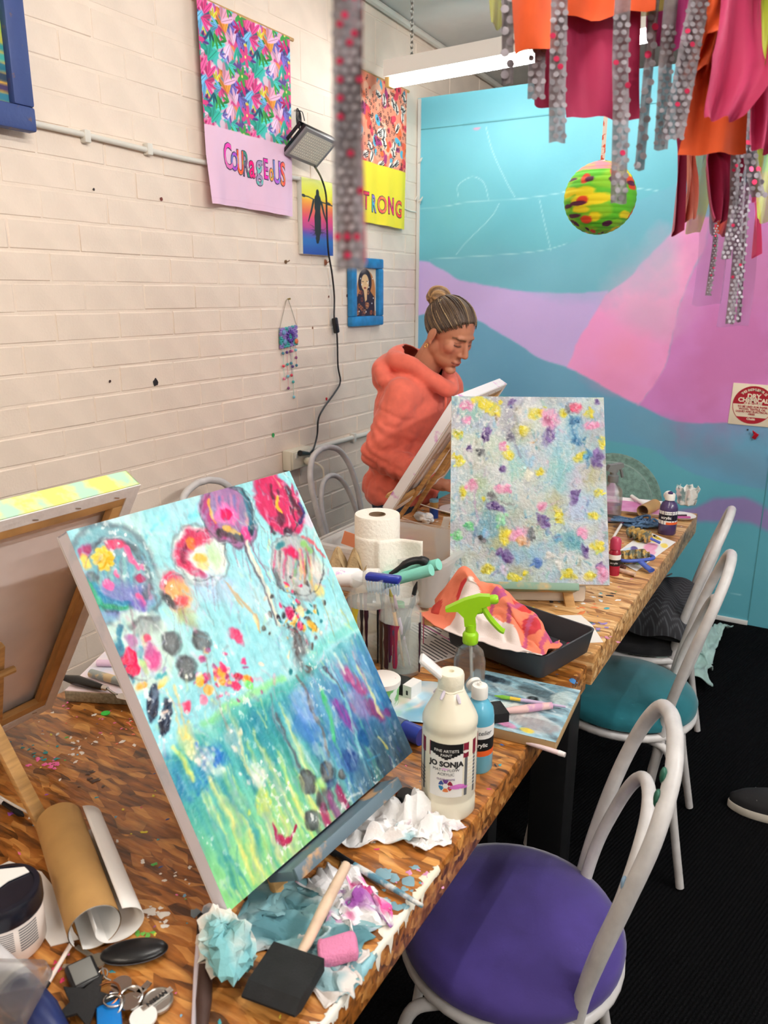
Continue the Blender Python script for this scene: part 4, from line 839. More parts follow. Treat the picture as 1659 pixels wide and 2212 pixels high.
# ================================================================== EASELS AND CANVASES
def rframe(a, lean):                     # columns: along bottom edge, up the canvas, out of the painted face
    ex = np.array([math.cos(a), math.sin(a), 0]); n = np.array([math.sin(a), -math.cos(a), 0]); ey = np.array([0, 0, 1])*math.cos(lean)-n*math.sin(lean)
    return np.stack([ex, ey, np.cross(ex, ey)], 1)
def easel(bl, a, lean, w, tz, label, wood_m, ledge_m, hh=.44, back=.034, off=0.0, foot=.16, lw=.30):
    R = rframe(a, lean); c = np.array(bl)+R[:, 0]*(w/2+off); n = R[:, 2]; upv = R[:, 1]
    drop = (c[2]-tz)/upv[2]               # distance down the slope to the table
    base = c-upv*drop; t = thing('table_easel', label, 'easel', (base[0], base[1], tz), 0)
    B = np.array(t.location); P = lambda x, y, z: c+R @ np.array([x, y, z])-B
    def slat(name, x0, x1, y0, y1, zz, wd=.024, th=.012):
        p0, p1 = P(x0, y0, zz), P(x1, y1, zz); d = p1-p0; l = np.linalg.norm(d); zax = d/l; yax = n-zax*(n @ zax); yax /= np.linalg.norm(yax); Rm = np.stack([np.cross(yax, zax), yax, zax], 1)
        return mk(name, G().box((p0+p1)/2, (wd, th, l), Rm, bev=.002), wood_m, t)
    lo = -drop+.012
    slat('front_leg', -.105, -.038, lo, hh*.80, -back); slat('front_leg', .105, .038, lo, hh*.80, -back); slat('centre_post', 0, 0, -.012, hh, -back-.012, .026, .014)
    mk('ledge', G().box(P(0, -.011, .000), (lw, .014, .056), R, bev=.003), ledge_m, t)
    mk('ledge_lip', G().box(P(0, -.010, .030), (lw, .018, .006), R, bev=.002), ledge_m, t)
    mk('cross_dowel', G().tube([P(-.075, hh*.62, -back-.012), P(.075, hh*.62, -back-.012)], .006, 8), wood_m, t)
    p0 = P(0, hh*.64, -back-.026); hz = -n.copy(); hz[2] = 0; hz /= np.linalg.norm(hz); p1 = np.array([p0[0], p0[1], .004])+hz*(foot-.0); d = p1-p0
    mk('rear_leg', G().box((p0+p1)/2, (.02, .012, np.linalg.norm(d)), align(d, hz), bev=.002), wood_m, t)
    p2 = p1+(p0-p1)*.12
    mk('cord', G().tube(spline([P(0, lo+.09, -back-.02), (P(0, lo+.09, -back-.02)+p2)/2-np.array([0, 0, .012]), p2], 5), .0018, 6), M('cord_white', (226, 222, 214), .8), t)
    return t, P, p1
side_w = M('canvas_edge', (232, 228, 226), .7, var=.06, scale=40)
def canvas(bl, a, lean, w, h, label, paint, th=.02, edge_m=None, backview=False):
    R = rframe(a, lean); t = thing('stretched_canvas', label, 'painting', bl, R=R)
    # local: x right, y up the picture, z out of the face
    em = edge_m or side_w
    mk('canvas_edge', G().box((w/2, .001, -th/2), (w, .002, th)).box((w/2, h-.001, -th/2), (w, .002, th)).box((.001, h/2, -th/2), (.002, h, th)).box((w-.001, h/2, -th/2), (.002, h, th)), em, t, smooth=0)
    if paint is not None:
        mk('painted_face', paint.mesh('painted_face', lambda U, V: np.stack([U, h-V, .0004+0*U], 2), disp=1.0, nrm=(0, 0, 1)), paint.mat, t, smooth=180)
    mk('canvas_back', G().box((w/2, h/2, -.006), (w-.006, h-.006, .002)), M('canvas_reverse', (246, 234, 228), .9, var=.14, scale=5, bump=.05, bscale=700), t, smooth=0)
    bw = .036
    for s in (0, 1):
        mk('stretcher_bar', G().box((w/2, bw/2+.002 if s == 0 else h-bw/2-.002, -th+.005), (w-.006, bw, .013), bev=.002), wood, t)
        mk('stretcher_bar', G().box((bw/2+.002 if s == 0 else w-bw/2-.002, h/2, -th+.005), (bw, h-2*bw-.004, .013), bev=.002), wood, t)
    fm_ = M('canvas_turnover', (236, 230, 226), .8, var=.05, scale=60, bump=.2, bscale=60)
    for s in (0, 1):
        ff = .02
        mk('canvas_fold', G().box((w/2, ff/2 if s == 0 else h-ff/2, -th-.0022), (w, ff, .0016)), fm_, t, smooth=0)
        mk('canvas_fold', G().box((ff/2 if s == 0 else w-ff/2, h/2, -th-.0022), (ff, h-2*ff, .0016)), fm_, t, smooth=0)
    if backview:
        for s in (0, 1):
            for k in range(6): mk('staple', G().box(((k+.6)*w/6.2, .014 if s == 0 else h-.014, -th-.0036), (.010, .0012, .0012), rotm((0, 0, 1), .3)), chrome, t, smooth=0)
    return t
def uv_of(bl, a, lean, h):
    R = rframe(a, lean); bl = np.array(bl)
    def f(px, py):
        d = ray(px, py); s = ((bl-CAM) @ R[:, 2])/(d @ R[:, 2]); p = R.T @ (CAM+d*s-bl); return np.array([p[0], h-p[1]])
    return f

# ---------------------------------------------------------------- painting A: goblets in aqua and green
A_ = dict(bl=(1.499, .578, .80), a=1.500, lean=.513, w=.413, h=.499)
uv = uv_of(A_['bl'], A_['a'], A_['lean'], A_['h'])
za = lambda x, y: uv(150+x*.22303, 1020+y*.22303); zb = lambda x, y: uv(420+x*.22905, 1010+y*.22905)
zcc = lambda x, y: uv(250+x*.22303, 1380+y*.22303); zd = lambda x, y: uv(560+x*.217, 1380+y*.217)
SA = .00019                                # metres on the canvas per zoom pixel, roughly
pa = Paint(A_['w'], A_['h'], .0011, (164, 222, 228)); Wd, Hd = pa.W, pa.H
n_lo = fbm(Hd, Wd, 5, 5, 1, 4); n_st = fbm(Hd, Wd, 4, 40, 2, 4); n_st2 = fbm(Hd, Wd, 6, 70, 3, 3); n_hi = fbm(Hd, Wd, 60, 60, 4, 3)
pa.mix(np.clip((n_lo-.45)*3, 0, 1), (206, 236, 224), .7); pa.mix(np.clip((.45-n_lo)*3, 0, 1), (142, 216, 228), .7); pa.mix(np.clip((fbm(Hd, Wd, 7, 7, 8)-.55)*4, 0, 1), (206, 224, 236), .5)
ux, vx = pa.u/pa.w, pa.v/pa.h
line_v = np.interp(ux[0], [0, .45, .72, 1], [.595, .60, .58, .565])[None]
below = np.clip((vx-line_v)*70, 0, 1)
right = np.clip((ux-.42)*4, 0, 1)
low = np.zeros_like(pa.a); tt = np.clip((vx-line_v)/(1-line_v), 0, 1)
for c in range(3):
    Lc = np.interp(tt, [0, .1, .35, .7, 1], [[120, 205, 185][c], [70, 160, 172][c], [96, 180, 176][c], [132, 204, 160][c], [150, 212, 150][c]])
    Rc = np.interp(tt, [0, .2, .5, .8, 1], [[128, 196, 200][c], [112, 164, 196][c], [84, 142, 188][c], [92, 136, 166][c], [112, 140, 150][c]])
    low[..., c] = Lc*(1-right)+Rc*right
low += ((n_st-.5)*70)[..., None]*np.array([1, .9, .8])
pa.a = pa.a*(1-below[..., None])+low*below[..., None]
dk = np.clip((ux-.62)*3, 0, 1)*np.clip((vx-.80)*5, 0, 1); pa.mix(dk, (84, 102, 116), .85)
gl = np.clip((.55-ux)*3, 0, 1)*np.clip((vx-.80)*5, 0, 1); pa.mix(gl, (150, 214, 148), .8)
aq = np.random.default_rng(77)
def streaks(n, u0, u1, v0, v1, cols, w, ln, al):
    for k in range(n):
        u = aq.uniform(u0, u1)*pa.w; v = aq.uniform(v0, v1)*pa.h; l = aq.uniform(.5, 1.3)*ln
        pa.line([(u, v), (u+aq.normal()*.004, v+l*.5), (u+aq.normal()*.006, v+l)], [w*.6, w, w*.3], cols[aq.integers(len(cols))], al*aq.uniform(.5, 1), .9, .2, .4)
streaks(26, .02, .5, .63, .85, [(236, 236, 150), (200, 226, 140), (220, 232, 190)], .006, .12, .8)
streaks(30, .02, .55, .6, .9, [(40, 130, 170), (60, 150, 180), (110, 196, 190), (90, 180, 160)], .006, .1, .55)
streaks(16, .1, .5, .82, .9, [(240, 234, 140), (226, 236, 150), (244, 226, 170)], .007, .08, .8)
streaks(40, .5, 1.0, .58, .9, [(80, 130, 200), (120, 150, 210), (60, 110, 160), (150, 130, 190), (90, 180, 190), (110, 200, 150)], .005, .11, .6)
streaks(26, .0, 1.0, .02, .5, [(196, 236, 236), (150, 214, 224), (214, 226, 236), (206, 238, 214)], .004, .1, .5)
for k in range(14): 
    u, v = aq.uniform(.08, .55)*pa.w, aq.uniform(.02, .16)*pa.h; an = aq.uniform(-1.2, .6); pa.line([(u, v), (u+.05*math.cos(an), v+.05*math.sin(an))], .004, ((120, 214, 230), (214, 240, 240), (176, 206, 214))[k % 3], .6, .8, .2, .5)
pa.line([(0, .6*pa.h), (.45*pa.w, .605*pa.h), (.7*pa.w, .585*pa.h)], .012, (84, 178, 168), .7, .8, .2, .4); pa.line([(.18*pa.w, .585*pa.h), (.55*pa.w, .575*pa.h)], .008, (150, 226, 130), .6, .8, .3)
pa.line([(.72*pa.w, .555*pa.h), (1.0*pa.w, .55*pa.h)], .012, (132, 214, 204), .7, .6)
E_ = lambda f, x, y, rx, ry, an, c, al=1, ed=.25, ro=.25, st=0, hg=0, ring=None: pa.ell(f(x, y), (rx*SA, ry*SA), an, c, al, ed, ro, st, hg, ring)
def Ls(f, pts, w, c, al=.9, ed=.6, ro=.2, st=.0, hg=0): pa.line([f(*p) for p in pts], np.array(w)*SA if np.ndim(w) else w*SA, c, al, ed, ro, st, hg)
GR, DK = (122, 124, 128), (66, 70, 74)
# 1 the round goblet at the left
E_(za, 460, 990, 325, 365, 0, (128, 186, 196), .95, .1, .08); E_(za, 460, 990, 325, 365, 0, (96, 110, 118), .8, .3, .06, ring=.10); E_(za, 520, 900, 240, 260, 0, (140, 160, 168), .7, .5, .3, .7)
for k in range(16): Ls(za, [(230+k*32, 760+aq.uniform(0, 80)), (250+k*30, 1160+aq.uniform(-60, 80))], 18, ((86, 180, 196), (120, 118, 132), (150, 210, 200), (96, 150, 190))[k % 4], .6, .9, .3, .5)
E_(za, 520, 1230, 220, 130, .2, (128, 128, 190), .8, .5, .3); Ls(za, [(190, 1050), (270, 1230), (430, 1300), (560, 1290)], [44, 60, 50, 30], (20, 134, 168), .95, .5, .3); Ls(za, [(180, 1060), (230, 1210), (320, 1310), (480, 1340), (600, 1330)], [30, 30, 26, 30, 20], (24, 160, 110), .85, .5, .3)
Ls(za, [(520, 660), (650, 740), (740, 880), (780, 1060), (740, 1200)], [24, 30, 34, 40, 30], (92, 98, 104), .8, .7, .4, .5); Ls(za, [(190, 690), (310, 650), (450, 640), (560, 680)], [26, 22, 30, 24], (90, 96, 110), .7, .7, .4, .3)
E_(za, 145, 720, 66, 40, -.6, (176, 50, 110), .95, .4, .4); E_(za, 440, 680, 70, 30, .2, (236, 80, 120), .95, .4, .4)
for (x, y, r) in ((600, 790, 28), (640, 840, 22), (560, 740, 26), (660, 900, 18), (700, 890, 20), (475, 970, 22), (690, 1220, 34)): E_(za, x, y, r*.8, r*1.4, 0, (240, 96, 150), .95, .4, .4, hg=.0006)
for k in range(9): a0 = k*PI*2/9; E_(za, 335+62*math.cos(a0), 815+62*math.sin(a0), 46, 26, a0, (250, 206, 80), 1, .3, .3, hg=.0008)
E_(za, 335, 815, 62, 56, 0, (244, 196, 70), 1, .3, .3, hg=.0006); E_(za, 150, 840, 34, 60, .2, (250, 212, 96), .95, .4, .4); E_(za, 700, 1010, 40, 24, .4, (180, 30, 90), .95, .4, .4); E_(za, 380, 1075, 40, 40, 0, (240, 110, 170), .95, .3, .3); E_(za, 220, 1010, 52, 30, .7, (80, 90, 96), .8, .6, .4); E_(za, 660, 1300, 60, 60, .2, (112, 96, 180), .7, .6, .5)
Ls(za, [(790, 1100), (860, 1380), (900, 1480)], [16, 10, 6], (110, 110, 112), .6, .8, .4, .4)
# 2 red and white goblet
E_(za, 1265, 800, 235, 240, 0, (226, 236, 228), .95, .12, .1); E_(za, 1265, 800, 235, 240, 0, (120, 118, 122), .6, .3, .1, ring=.08)
Ls(za, [(1330, 600), (1180, 610), (1080, 720), (1080, 850), (1180, 950), (1300, 1000)], [70, 86, 70, 60, 50, 30], (206, 50, 96), .95, .5, .3, .2); Ls(za, [(1160, 640), (1090, 760), (1110, 860)], [30, 26, 20], (120, 40, 80), .7, .6, .4, .3); E_(za, 1170, 670, 36, 46, .4, (246, 150, 70), .9, .4, .4); E_(za, 1250, 640, 80, 34, -.3, (230, 70, 100), .9, .5, .4)
E_(za, 1280, 820, 70, 44, .1, (246, 190, 90), .95, .4, .5, hg=.0006); E_(za, 1300, 890, 60, 40, .1, (250, 206, 130), .7, .5, .5); E_(za, 1400, 800, 50, 110, .1, (190, 226, 160), .6, .7, .5)
Ls(za, [(1480, 740), (1480, 900), (1400, 1010), (1330, 1040)], [20, 24, 20, 10], (240, 240, 226), .9, .6, .3); Ls(za, [(1200, 990), (1260, 1120), (1330, 1300), (1400, 1500)], [12, 10, 8, 6], (124, 122, 124), .6, .8, .4, .3)
Ls(za, [(1500, 1060), (1580, 1180), (1659, 1300)], [10, 16, 12], (212, 180, 130), .85, .6, .3); E_(za, 1420, 1120, 160, 110, .3, (190, 206, 236), .7, .7, .5, .4)
# 3 bud
E_(za, 1030, 1150, 150, 190, -.2, (196, 208, 204), .6, .4, .2); E_(za, 1000, 1075, 95, 90, -.2, (238, 84, 120), .95, .3, .3); E_(za, 1050, 1200, 105, 110, -.3, (248, 176, 110), .95, .4, .4); E_(za, 1090, 1270, 70, 50, -.6, (220, 80, 100), .8, .4, .5); E_(za, 1060, 1180, 120, 170, -.25, (190, 150, 150), .5, .3, .1, ring=.1)
E_(za, 960, 1250, 34, 86, -.5, (66, 68, 72), .9, .5, .4); Ls(za, [(1080, 1330), (1130, 1420), (1240, 1500)], [60, 60, 40], (160, 160, 140), .7, .7, .5, .4); E_(za, 1130, 1420, 80, 60, .4, (196, 196, 120), .5, .7, .6)
# 4 big goblet with stem
E_(zb, 325, 450, 245, 290, -.12, (176, 120, 160), .97, .08, .06); E_(zb, 330, 430, 190, 240, 0, (150, 150, 190), .6, .5, .3, .6)
for k in range(14): Ls(zb, [(120+k*30, 270+aq.uniform(0, 50)), (150+k*26, 520+aq.uniform(-40, 90))], 15, ((214, 110, 160), (150, 150, 176), (110, 110, 150), (226, 150, 180), (90, 120, 190))[k % 5], .65, .9, .3, .5)
Ls(zb, [(110, 290), (120, 420), (190, 560), (280, 680)], [40, 36, 30, 30], (176, 60, 120), .85, .6, .4, .3); Ls(zb, [(130, 330), (150, 430), (200, 540)], [12, 14, 8], (246, 180, 90), .95, .5, .4); E_(zb, 300, 470, 110, 90, 0, (240, 130, 190), .95, .4, .3); E_(zb, 310, 460, 70, 52, 0, (222, 30, 104), .95, .3, .4, hg=.0007)
Ls(zb, [(470, 250), (520, 350), (550, 500), (520, 620)], [36, 44, 44, 30], (36, 120, 140), .9, .5, .3, .2); Ls(zb, [(450, 210), (550, 350), (560, 540), (500, 690)], [14, 16, 18, 20], (56, 64, 74), .85, .6, .4, .3); Ls(zb, [(190, 200), (330, 190), (450, 210)], [22, 26, 22], (72, 76, 86), .85, .6, .4, .3)
Ls(zb, [(240, 640), (330, 680), (450, 690)], [40, 50, 36], (70, 72, 70), .9, .5, .5, .4); Ls(zb, [(280, 600), (360, 650), (430, 655)], [22, 28, 16], (240, 190, 100), .95, .5, .5); E_(zb, 480, 640, 40, 60, 0, (240, 80, 150), .9, .5, .4); E_(zb, 325, 450, 245, 290, -.12, (86, 80, 92), .6, .3, .1, ring=.05)
Ls(zb, [(500, 720), (590, 960), (680, 1180), (790, 1480)], [26, 24, 22, 14], (240, 236, 216), .95, .5, .2); Ls(zb, [(480, 760), (560, 960), (650, 1160), (770, 1480)], [14, 13, 13, 10], (110, 96, 104), .9, .6, .3); Ls(zb, [(530, 700), (620, 900), (720, 1100)], [12, 10, 6], (150, 80, 110), .7, .7, .4, .3)
for x in (370, 430, 560, 600): Ls(zb, [(x, 700), (x+20, 820), (x+40, 960)], [6, 5, 3], (150, 80, 110), .6, .9, .4)
# 5 red tulip at the top right
E_(zb, 800, 350, 235, 300, -.25, (214, 60, 110), .95, .12, .12)
for k in range(30): x, y = 640+aq.uniform(0, 330), 120+aq.uniform(0, 440); Ls(zb, [(x, y), (x+aq.uniform(10, 50), y+aq.uniform(50, 130))], 18, ((180, 20, 80), (60, 54, 60), (240, 150, 180), (236, 80, 130), (250, 214, 226), (90, 60, 80), (200, 40, 90))[k % 7], .8, .8, .5, .4)
Ls(zb, [(860, 180), (930, 330), (1010, 470)], [40, 44, 30], (66, 62, 66), .8, .6, .5, .4); E_(zb, 790, 480, 70, 60, .4, (72, 66, 72), .8, .5, .5, .3); Ls(zb, [(770, 270), (760, 350), (800, 410)], [30, 24, 20], (248, 200, 80), .95, .5, .5, hg=.0006); Ls(zb, [(990, 350), (1030, 450), (990, 540)], [22, 24, 18], (50, 60, 130), .85, .6, .4); E_(zb, 1070, 520, 60, 60, 0, (240, 210, 226), .7, .6, .5); E_(zb, 870, 600, 46, 40, 0, (60, 60, 70), .8, .5, .5); E_(zb, 880, 630, 26, 24, 0, (240, 236, 240), .9, .5, .4)
# 6 striped goblet
E_(zb, 960, 930, 250, 280, -.1, (190, 190, 188), .85, .15, .15); E_(zb, 960, 930, 250, 280, -.1, (140, 140, 146), .7, .3, .1, ring=.06)
for k in range(26): x = 760+aq.uniform(0, 380); y = 730+aq.uniform(0, 120); Ls(zb, [(x, y), (x+aq.uniform(-10, 40), y+aq.uniform(120, 330))], 17, ((226, 50, 104), (120, 104, 110), (240, 190, 120), (90, 84, 88), (236, 210, 200), (140, 200, 140), (236, 120, 150))[k % 7], .75, .9, .4, .5)
E_(zb, 900, 780, 90, 60, .5, (222, 40, 100), .9, .5, .5); Ls(zb, [(1010, 670), (1130, 740), (1210, 850)], [20, 24, 16], (230, 110, 120), .85, .6, .4); Ls(zb, [(1020, 720), (1090, 790)], [36, 26], (150, 206, 120), .85, .6, .4); Ls(zb, [(780, 1000), (800, 1120), (850, 1180)], [40, 40, 20], (86, 84, 86), .85, .6, .5, .4); E_(zb, 800, 730, 60, 30, -.6, (60, 140, 150), .85, .5, .4); E_(zb, 1170, 1140, 60, 70, 0, (240, 214, 130), .8, .6, .5); E_(zb, 1150, 960, 110, 90, 0, (236, 226, 214), .7, .6, .5)
# 7 speckled cluster and its trunk
for k in range(120):
    x = 990+aq.normal()*110; y = 1420+aq.normal()*150; c = ((90, 84, 84), (240, 230, 200), (226, 60, 110), (24, 120, 130), (60, 56, 60), (240, 190, 90), (214, 206, 190), (110, 100, 96))[k % 8]; E_(zb, x, y, aq.uniform(8, 28), aq.uniform(8, 26), aq.uniform(0, 3), c, .9, .4, .5, hg=.0005)
E_(zb, 890, 1380, 40, 46, .3, (200, 26, 92), .95, .4, .4); E_(zb, 1000, 1500, 40, 36, .3, (236, 70, 120), .95, .4, .4); E_(zb, 1120, 1500, 40, 60, -.5, (236, 180, 60), .95, .4, .4, hg=.0007); E_(zb, 1000, 1360, 40, 50, .3, (240, 224, 170), .95, .4, .5); E_(zb, 1000, 1640, 90, 110, .2, (112, 96, 98), .8, .5, .5, .4)
Ls(zb, [(960, 1120), (990, 1240), (1040, 1330)], [46, 40, 30], (160, 150, 140), .7, .7, .5, .4); Ls(zb, [(930, 1560), (1000, 1790), (1060, 1900)], [80, 80, 60], (110, 104, 104), .75, .7, .6, .5)
for x0, y0, x1, y1, c in ((1200, 1230, 1340, 1590, (180, 160, 110)), (1280, 1060, 1390, 1480, (150, 196, 190)), (1080, 1200, 1160, 1400, (220, 236, 226)), (1390, 1340, 1470, 1520, (200, 200, 120)), (1260, 1040, 1340, 1230, (120, 170, 176))): Ls(zb, [(x0, y0), ((x0+x1)/2+10, (y0+y1)/2), (x1, y1)], [7, 7, 5], c, .8, .8, .3)
E_(zb, 400, 1580, 44, 80, -.35, (222, 60, 110), .9, .4, .4); Ls(zb, [(300, 1100), (440, 1260), (560, 1400), (610, 1530)], [12, 18, 18, 12], (204, 176, 140), .9, .6, .3); Ls(zb, [(540, 1400), (590, 1500)], [14, 12], (248, 214, 150), .9, .5, .3)
# 8 lower left goblet
E_(zcc, 250, 120, 260, 270, .1, (206, 226, 214), .9, .12, .1); Ls(zcc, [(30, -120), (10, 40), (60, 220), (180, 420)], [22, 24, 24, 14], (28, 120, 150), .9, .5, .3); Ls(zcc, [(200, -20), (230, 130), (300, 280), (400, 360), (500, 330)], [26, 26, 26, 20, 14], (70, 170, 180), .85, .6, .4, .2)
for k in range(22): E_(zcc, 250+aq.normal()*110, 130+aq.normal()*110, aq.uniform(14, 40), aq.uniform(14, 44), aq.uniform(0, 3), ((190, 110, 170), (206, 230, 150), (240, 226, 236), (150, 210, 200), (160, 150, 200))[k % 5], .7, .6, .5)
E_(zcc, 125, 185, 52, 60, 0, (240, 40, 100), 1, .25, .25, hg=.0006); E_(zcc, 155, 300, 52, 44, .4, (240, 50, 104), 1, .25, .3, hg=.0006); E_(zcc, 370, 190, 60, 70, .2, (214, 70, 140), .85, .5, .4); E_(zcc, 330, 90, 50, 60, .2, (190, 110, 160), .7, .6, .5); E_(za, 740, 1610, 28, 22, 0, (240, 70, 110), .95, .4, .3); E_(zcc, 280, 440, 46, 16, 0, (248, 180, 80), .9, .5, .4); E_(zcc, 460, 450, 40, 16, -.2, (248, 190, 60), .9, .5, .4); E_(zcc, 480, 400, 60, 34, -.2, (246, 226, 150), .8, .5, .5)
Ls(za, [(570, 1500), (700, 1430), (860, 1440)], [26, 30, 20], (92, 92, 96), .75, .7, .5, .3); E_(za, 740, 1520, 100, 60, .1, (130, 132, 134), .6, .6, .5)
# 9 grey discs, leaves, confetti, drips
for f, x, y, r in ((za, 990, 1650, 86), (za, 1290, 1640, 80), (zcc, 700, 280, 92), (zd, 660, 1305, 82), (zd, 485, 1430, 88), (zd, 650, 1610, 92), (zd, 530, 1830, 86), (zd, 805, 1330, 34)):
    E_(f, x, y, r*.86, r, 0, (96, 98, 100), .92, .25, .12); E_(f, x, y-r*.1, r*.5, r*.55, 0, (140, 144, 144), .55, .8, .4); E_(f, x+r*.2, y, r*.8, r*.95, 0, (64, 66, 70), .5, .4, .2, ring=.2)
for (x, y, an) in ((375, 600, -.95), (490, 740, -.95)): E_(zcc, x, y, 120, 40, an, (22, 36, 62), .97, .2, .08); E_(zcc, x+6, y+6, 70, 8, an, (96, 110, 130), .6, .6, .3)
E_(zcc, 400, 530, 46, 26, -.9, (120, 136, 160), .7, .5, .3)
for k in range(60):
    x = 1020+aq.normal()*150; y = 380+aq.normal()*110; E_(zcc, x, y, aq.uniform(12, 30), aq.uniform(10, 24), aq.uniform(0, 3), ((240, 80, 140), (200, 30, 90), (250, 180, 80), (246, 150, 190), (250, 226, 210), (170, 90, 140))[k % 6], .9, .35, .4, hg=.0004)
for x, y, c in ((830, 420, (248, 190, 70)), (915, 510, (250, 180, 90)), (1270, 390, (240, 160, 50)), (1035, 345, (246, 180, 70)), (1165, 470, (240, 60, 110)), (700, 650, (240, 80, 120)), (860, 610, (246, 140, 170)), (1050, 290, (240, 70, 120)), (1200, 360, (200, 30, 70)), (1290, 460, (130, 230, 120))): E_(zcc, x, y, 36, 42, .3, c, .97, .3, .3, hg=.0006)
for pts, c in (([(580, 430), (640, 700), (720, 950)], (236, 214, 150)), ([(520, 480), (590, 740), (680, 960)], (220, 210, 160)), ([(860, 100), (900, 360), (1000, 560), (1100, 880)], (160, 160, 150)), ([(880, 720), (920, 840)], (190, 226, 214))): Ls(zcc, pts, 10, c, .85, .7, .3)
for x, y, c in ((700, 1000, (236, 220, 130)), (760, 1100, (240, 236, 190)), (950, 1130, (40, 110, 190)), (860, 1200, (40, 100, 190)), (840, 1190, (246, 232, 226)), (960, 1250, (226, 240, 226)), (1000, 1150, (50, 120, 200)), (800, 1400, (60, 140, 190)), (1160, 990, (240, 236, 226)), (1400, 1290, (220, 236, 220)), (1420, 1560, (220, 230, 120)), (950, 970, (150, 210, 200)), (1360, 1330, (240, 236, 230))):
    E_(zcc, x, y, 60, 80, .2, c, .75, .8, .8, .5)
    for k in range(6): E_(zcc, x+aq.normal()*60, y+aq.normal()*80, 14, 16, 0, c, .8, .5, .6, hg=.0004)
Ls(zcc, [(560, 1010), (640, 1150), (740, 1400)], [16, 26, 20], (244, 240, 130), .85, .8, .3, .3); Ls(zcc, [(900, 1400), (1000, 1600), (1110, 1790)], [30, 44, 40], (246, 238, 160), .85, .8, .3, .3); Ls(zcc, [(500, 1120), (600, 1400), (700, 1600)], [60, 60, 40], (40, 110, 170), .6, .9, .4, .5); Ls(zcc, [(1100, 720), (1200, 900), (1300, 1300)], [24, 30, 20], (236, 226, 170), .7, .9, .4, .5)
Ls(zcc, [(1300, 640), (1420, 900), (1560, 1200)], [60, 60, 40], (60, 150, 180), .6, .9, .4, .5); Ls(zcc, [(1500, 540), (1560, 800), (1659, 1000)], [16, 14, 12], (120, 124, 140), .7, .8, .4, .4)
# the right hand reflections
for x, y, rx, ry, an, c in ((920, 380, 60, 170, -.5, (216, 70, 130)), (850, 770, 56, 170, -.4, (180, 80, 170)), (1140, 680, 50, 130, -.6, (170, 60, 110)), (1260, 700, 34, 44, 0, (160, 60, 130)), (820, 1600, 36, 130, .15, (190, 40, 100)), (740, 1690, 36, 110, .15, (170, 90, 150)), (670, 1800, 36, 90, .1, (190, 60, 120)), (900, 1210, 70, 80, 0, (50, 80, 140)), (1020, 960, 50, 90, -.3, (40, 100, 160)), (930, 660, 24, 60, -.4, (220, 60, 120)), (700, 1440, 50, 40, -.4, (60, 80, 130)), (980, 620, 90, 140, -.4, (176, 160, 206)), (600, 1450, 50, 60, 0, (190, 230, 120)), (450, 860, 90, 150, -.2, (90, 140, 210)), (440, 640, 110, 150, -.2, (150, 180, 230))):
    E_(zd, x, y, rx, ry, an, c, .8, .6, .5, .35)
for pts, w, c in (([(370, 330), (500, 640), (600, 860), (680, 1150)], 20, (120, 110, 110)), ([(190, 740), (280, 1000), (420, 1290)], 20, (110, 100, 110)), ([(620, 300), (780, 480), (860, 640), (960, 900), (1000, 1180)], 26, (150, 214, 214)), ([(980, 260), (1080, 470), (1150, 620), (1220, 750)], 26, (232, 232, 170)), ([(1190, 960), (1270, 1090)], 18, (240, 226, 140)), ([(640, 270), (760, 430), (830, 560)], 20, (90, 84, 96)), ([(600, 500), (680, 760), (740, 1000)], 30, (96, 210, 130)), ([(1070, 1230), (1200, 1150)], 12, (100, 170, 210)), ([(860, 1600), (990, 1540)], 14, (226, 232, 230)), ([(800, 1730), (900, 1570)], 14, (190, 200, 196)), ([(1300, 1180), (1360, 1300), (1330, 1270)], 12, (214, 226, 224)), ([(770, 150), (850, 330)], 22, (220, 236, 226)), ([(940, 150), (1010, 300), (1060, 420)], 16, (214, 170, 190))): Ls(zd, pts, w, c, .85, .7, .4, .3)
for k in range(8): Ls(zd, [(110+k*3, 1830+k*10), (160, 1950+k*9), (240, 1990+k*10), (320, 1960+k*3), (365, 1880)], 8, ((190, 40, 96), (170, 30, 84), (206, 70, 120))[k % 3], .85, .6, .4, .4)
pal_a = [(196, 236, 238), (140, 206, 220), (206, 236, 206), (236, 206, 224), (190, 190, 226), (246, 246, 240), (226, 236, 170), (120, 190, 206), (150, 156, 164), (240, 160, 190)]
for k in range(420):
    u, v = aq.random()*pa.w, aq.random()*pa.h*.62; an = PI/2+aq.normal()*.7; l = aq.uniform(.004, .022)
    pa.line([(u, v), (u+l*math.cos(an), v+l*math.sin(an))], aq.uniform(.0008, .0035), pal_a[aq.integers(len(pal_a))], aq.uniform(.25, .65), .8, .4, .4, hgt=.0002)
for f, cx, cy, rx, ry in ((za, 460, 990, 330, 370), (za, 1265, 800, 240, 245), (za, 1040, 1170, 130, 170), (zb, 325, 450, 250, 295), (zb, 800, 350, 235, 300), (zb, 960, 930, 255, 285), (zcc, 250, 120, 265, 275)):
    for k in range(9):
        a0 = aq.uniform(0, 6.28); pts = [f(cx+rx*(1+aq.normal()*.03)*math.cos(a0+j*.16), cy+ry*(1+aq.normal()*.03)*math.sin(a0+j*.16)) for j in range(6)]; pa.line(pts, aq.uniform(.0005, .0014), ((60, 62, 68), (96, 98, 104), (230, 236, 236))[k % 3], .75, .8, .3, .4)
    for k in range(7): x = cx+aq.normal()*rx*.5; pa.line([f(x, cy+ry*.8), f(x+30, cy+ry*1.3), f(x+60, cy+ry*1.3+aq.uniform(20, 260))], .0007, ((150, 90, 120), (130, 130, 134), (226, 236, 236))[k % 3], .6, .9, .3)
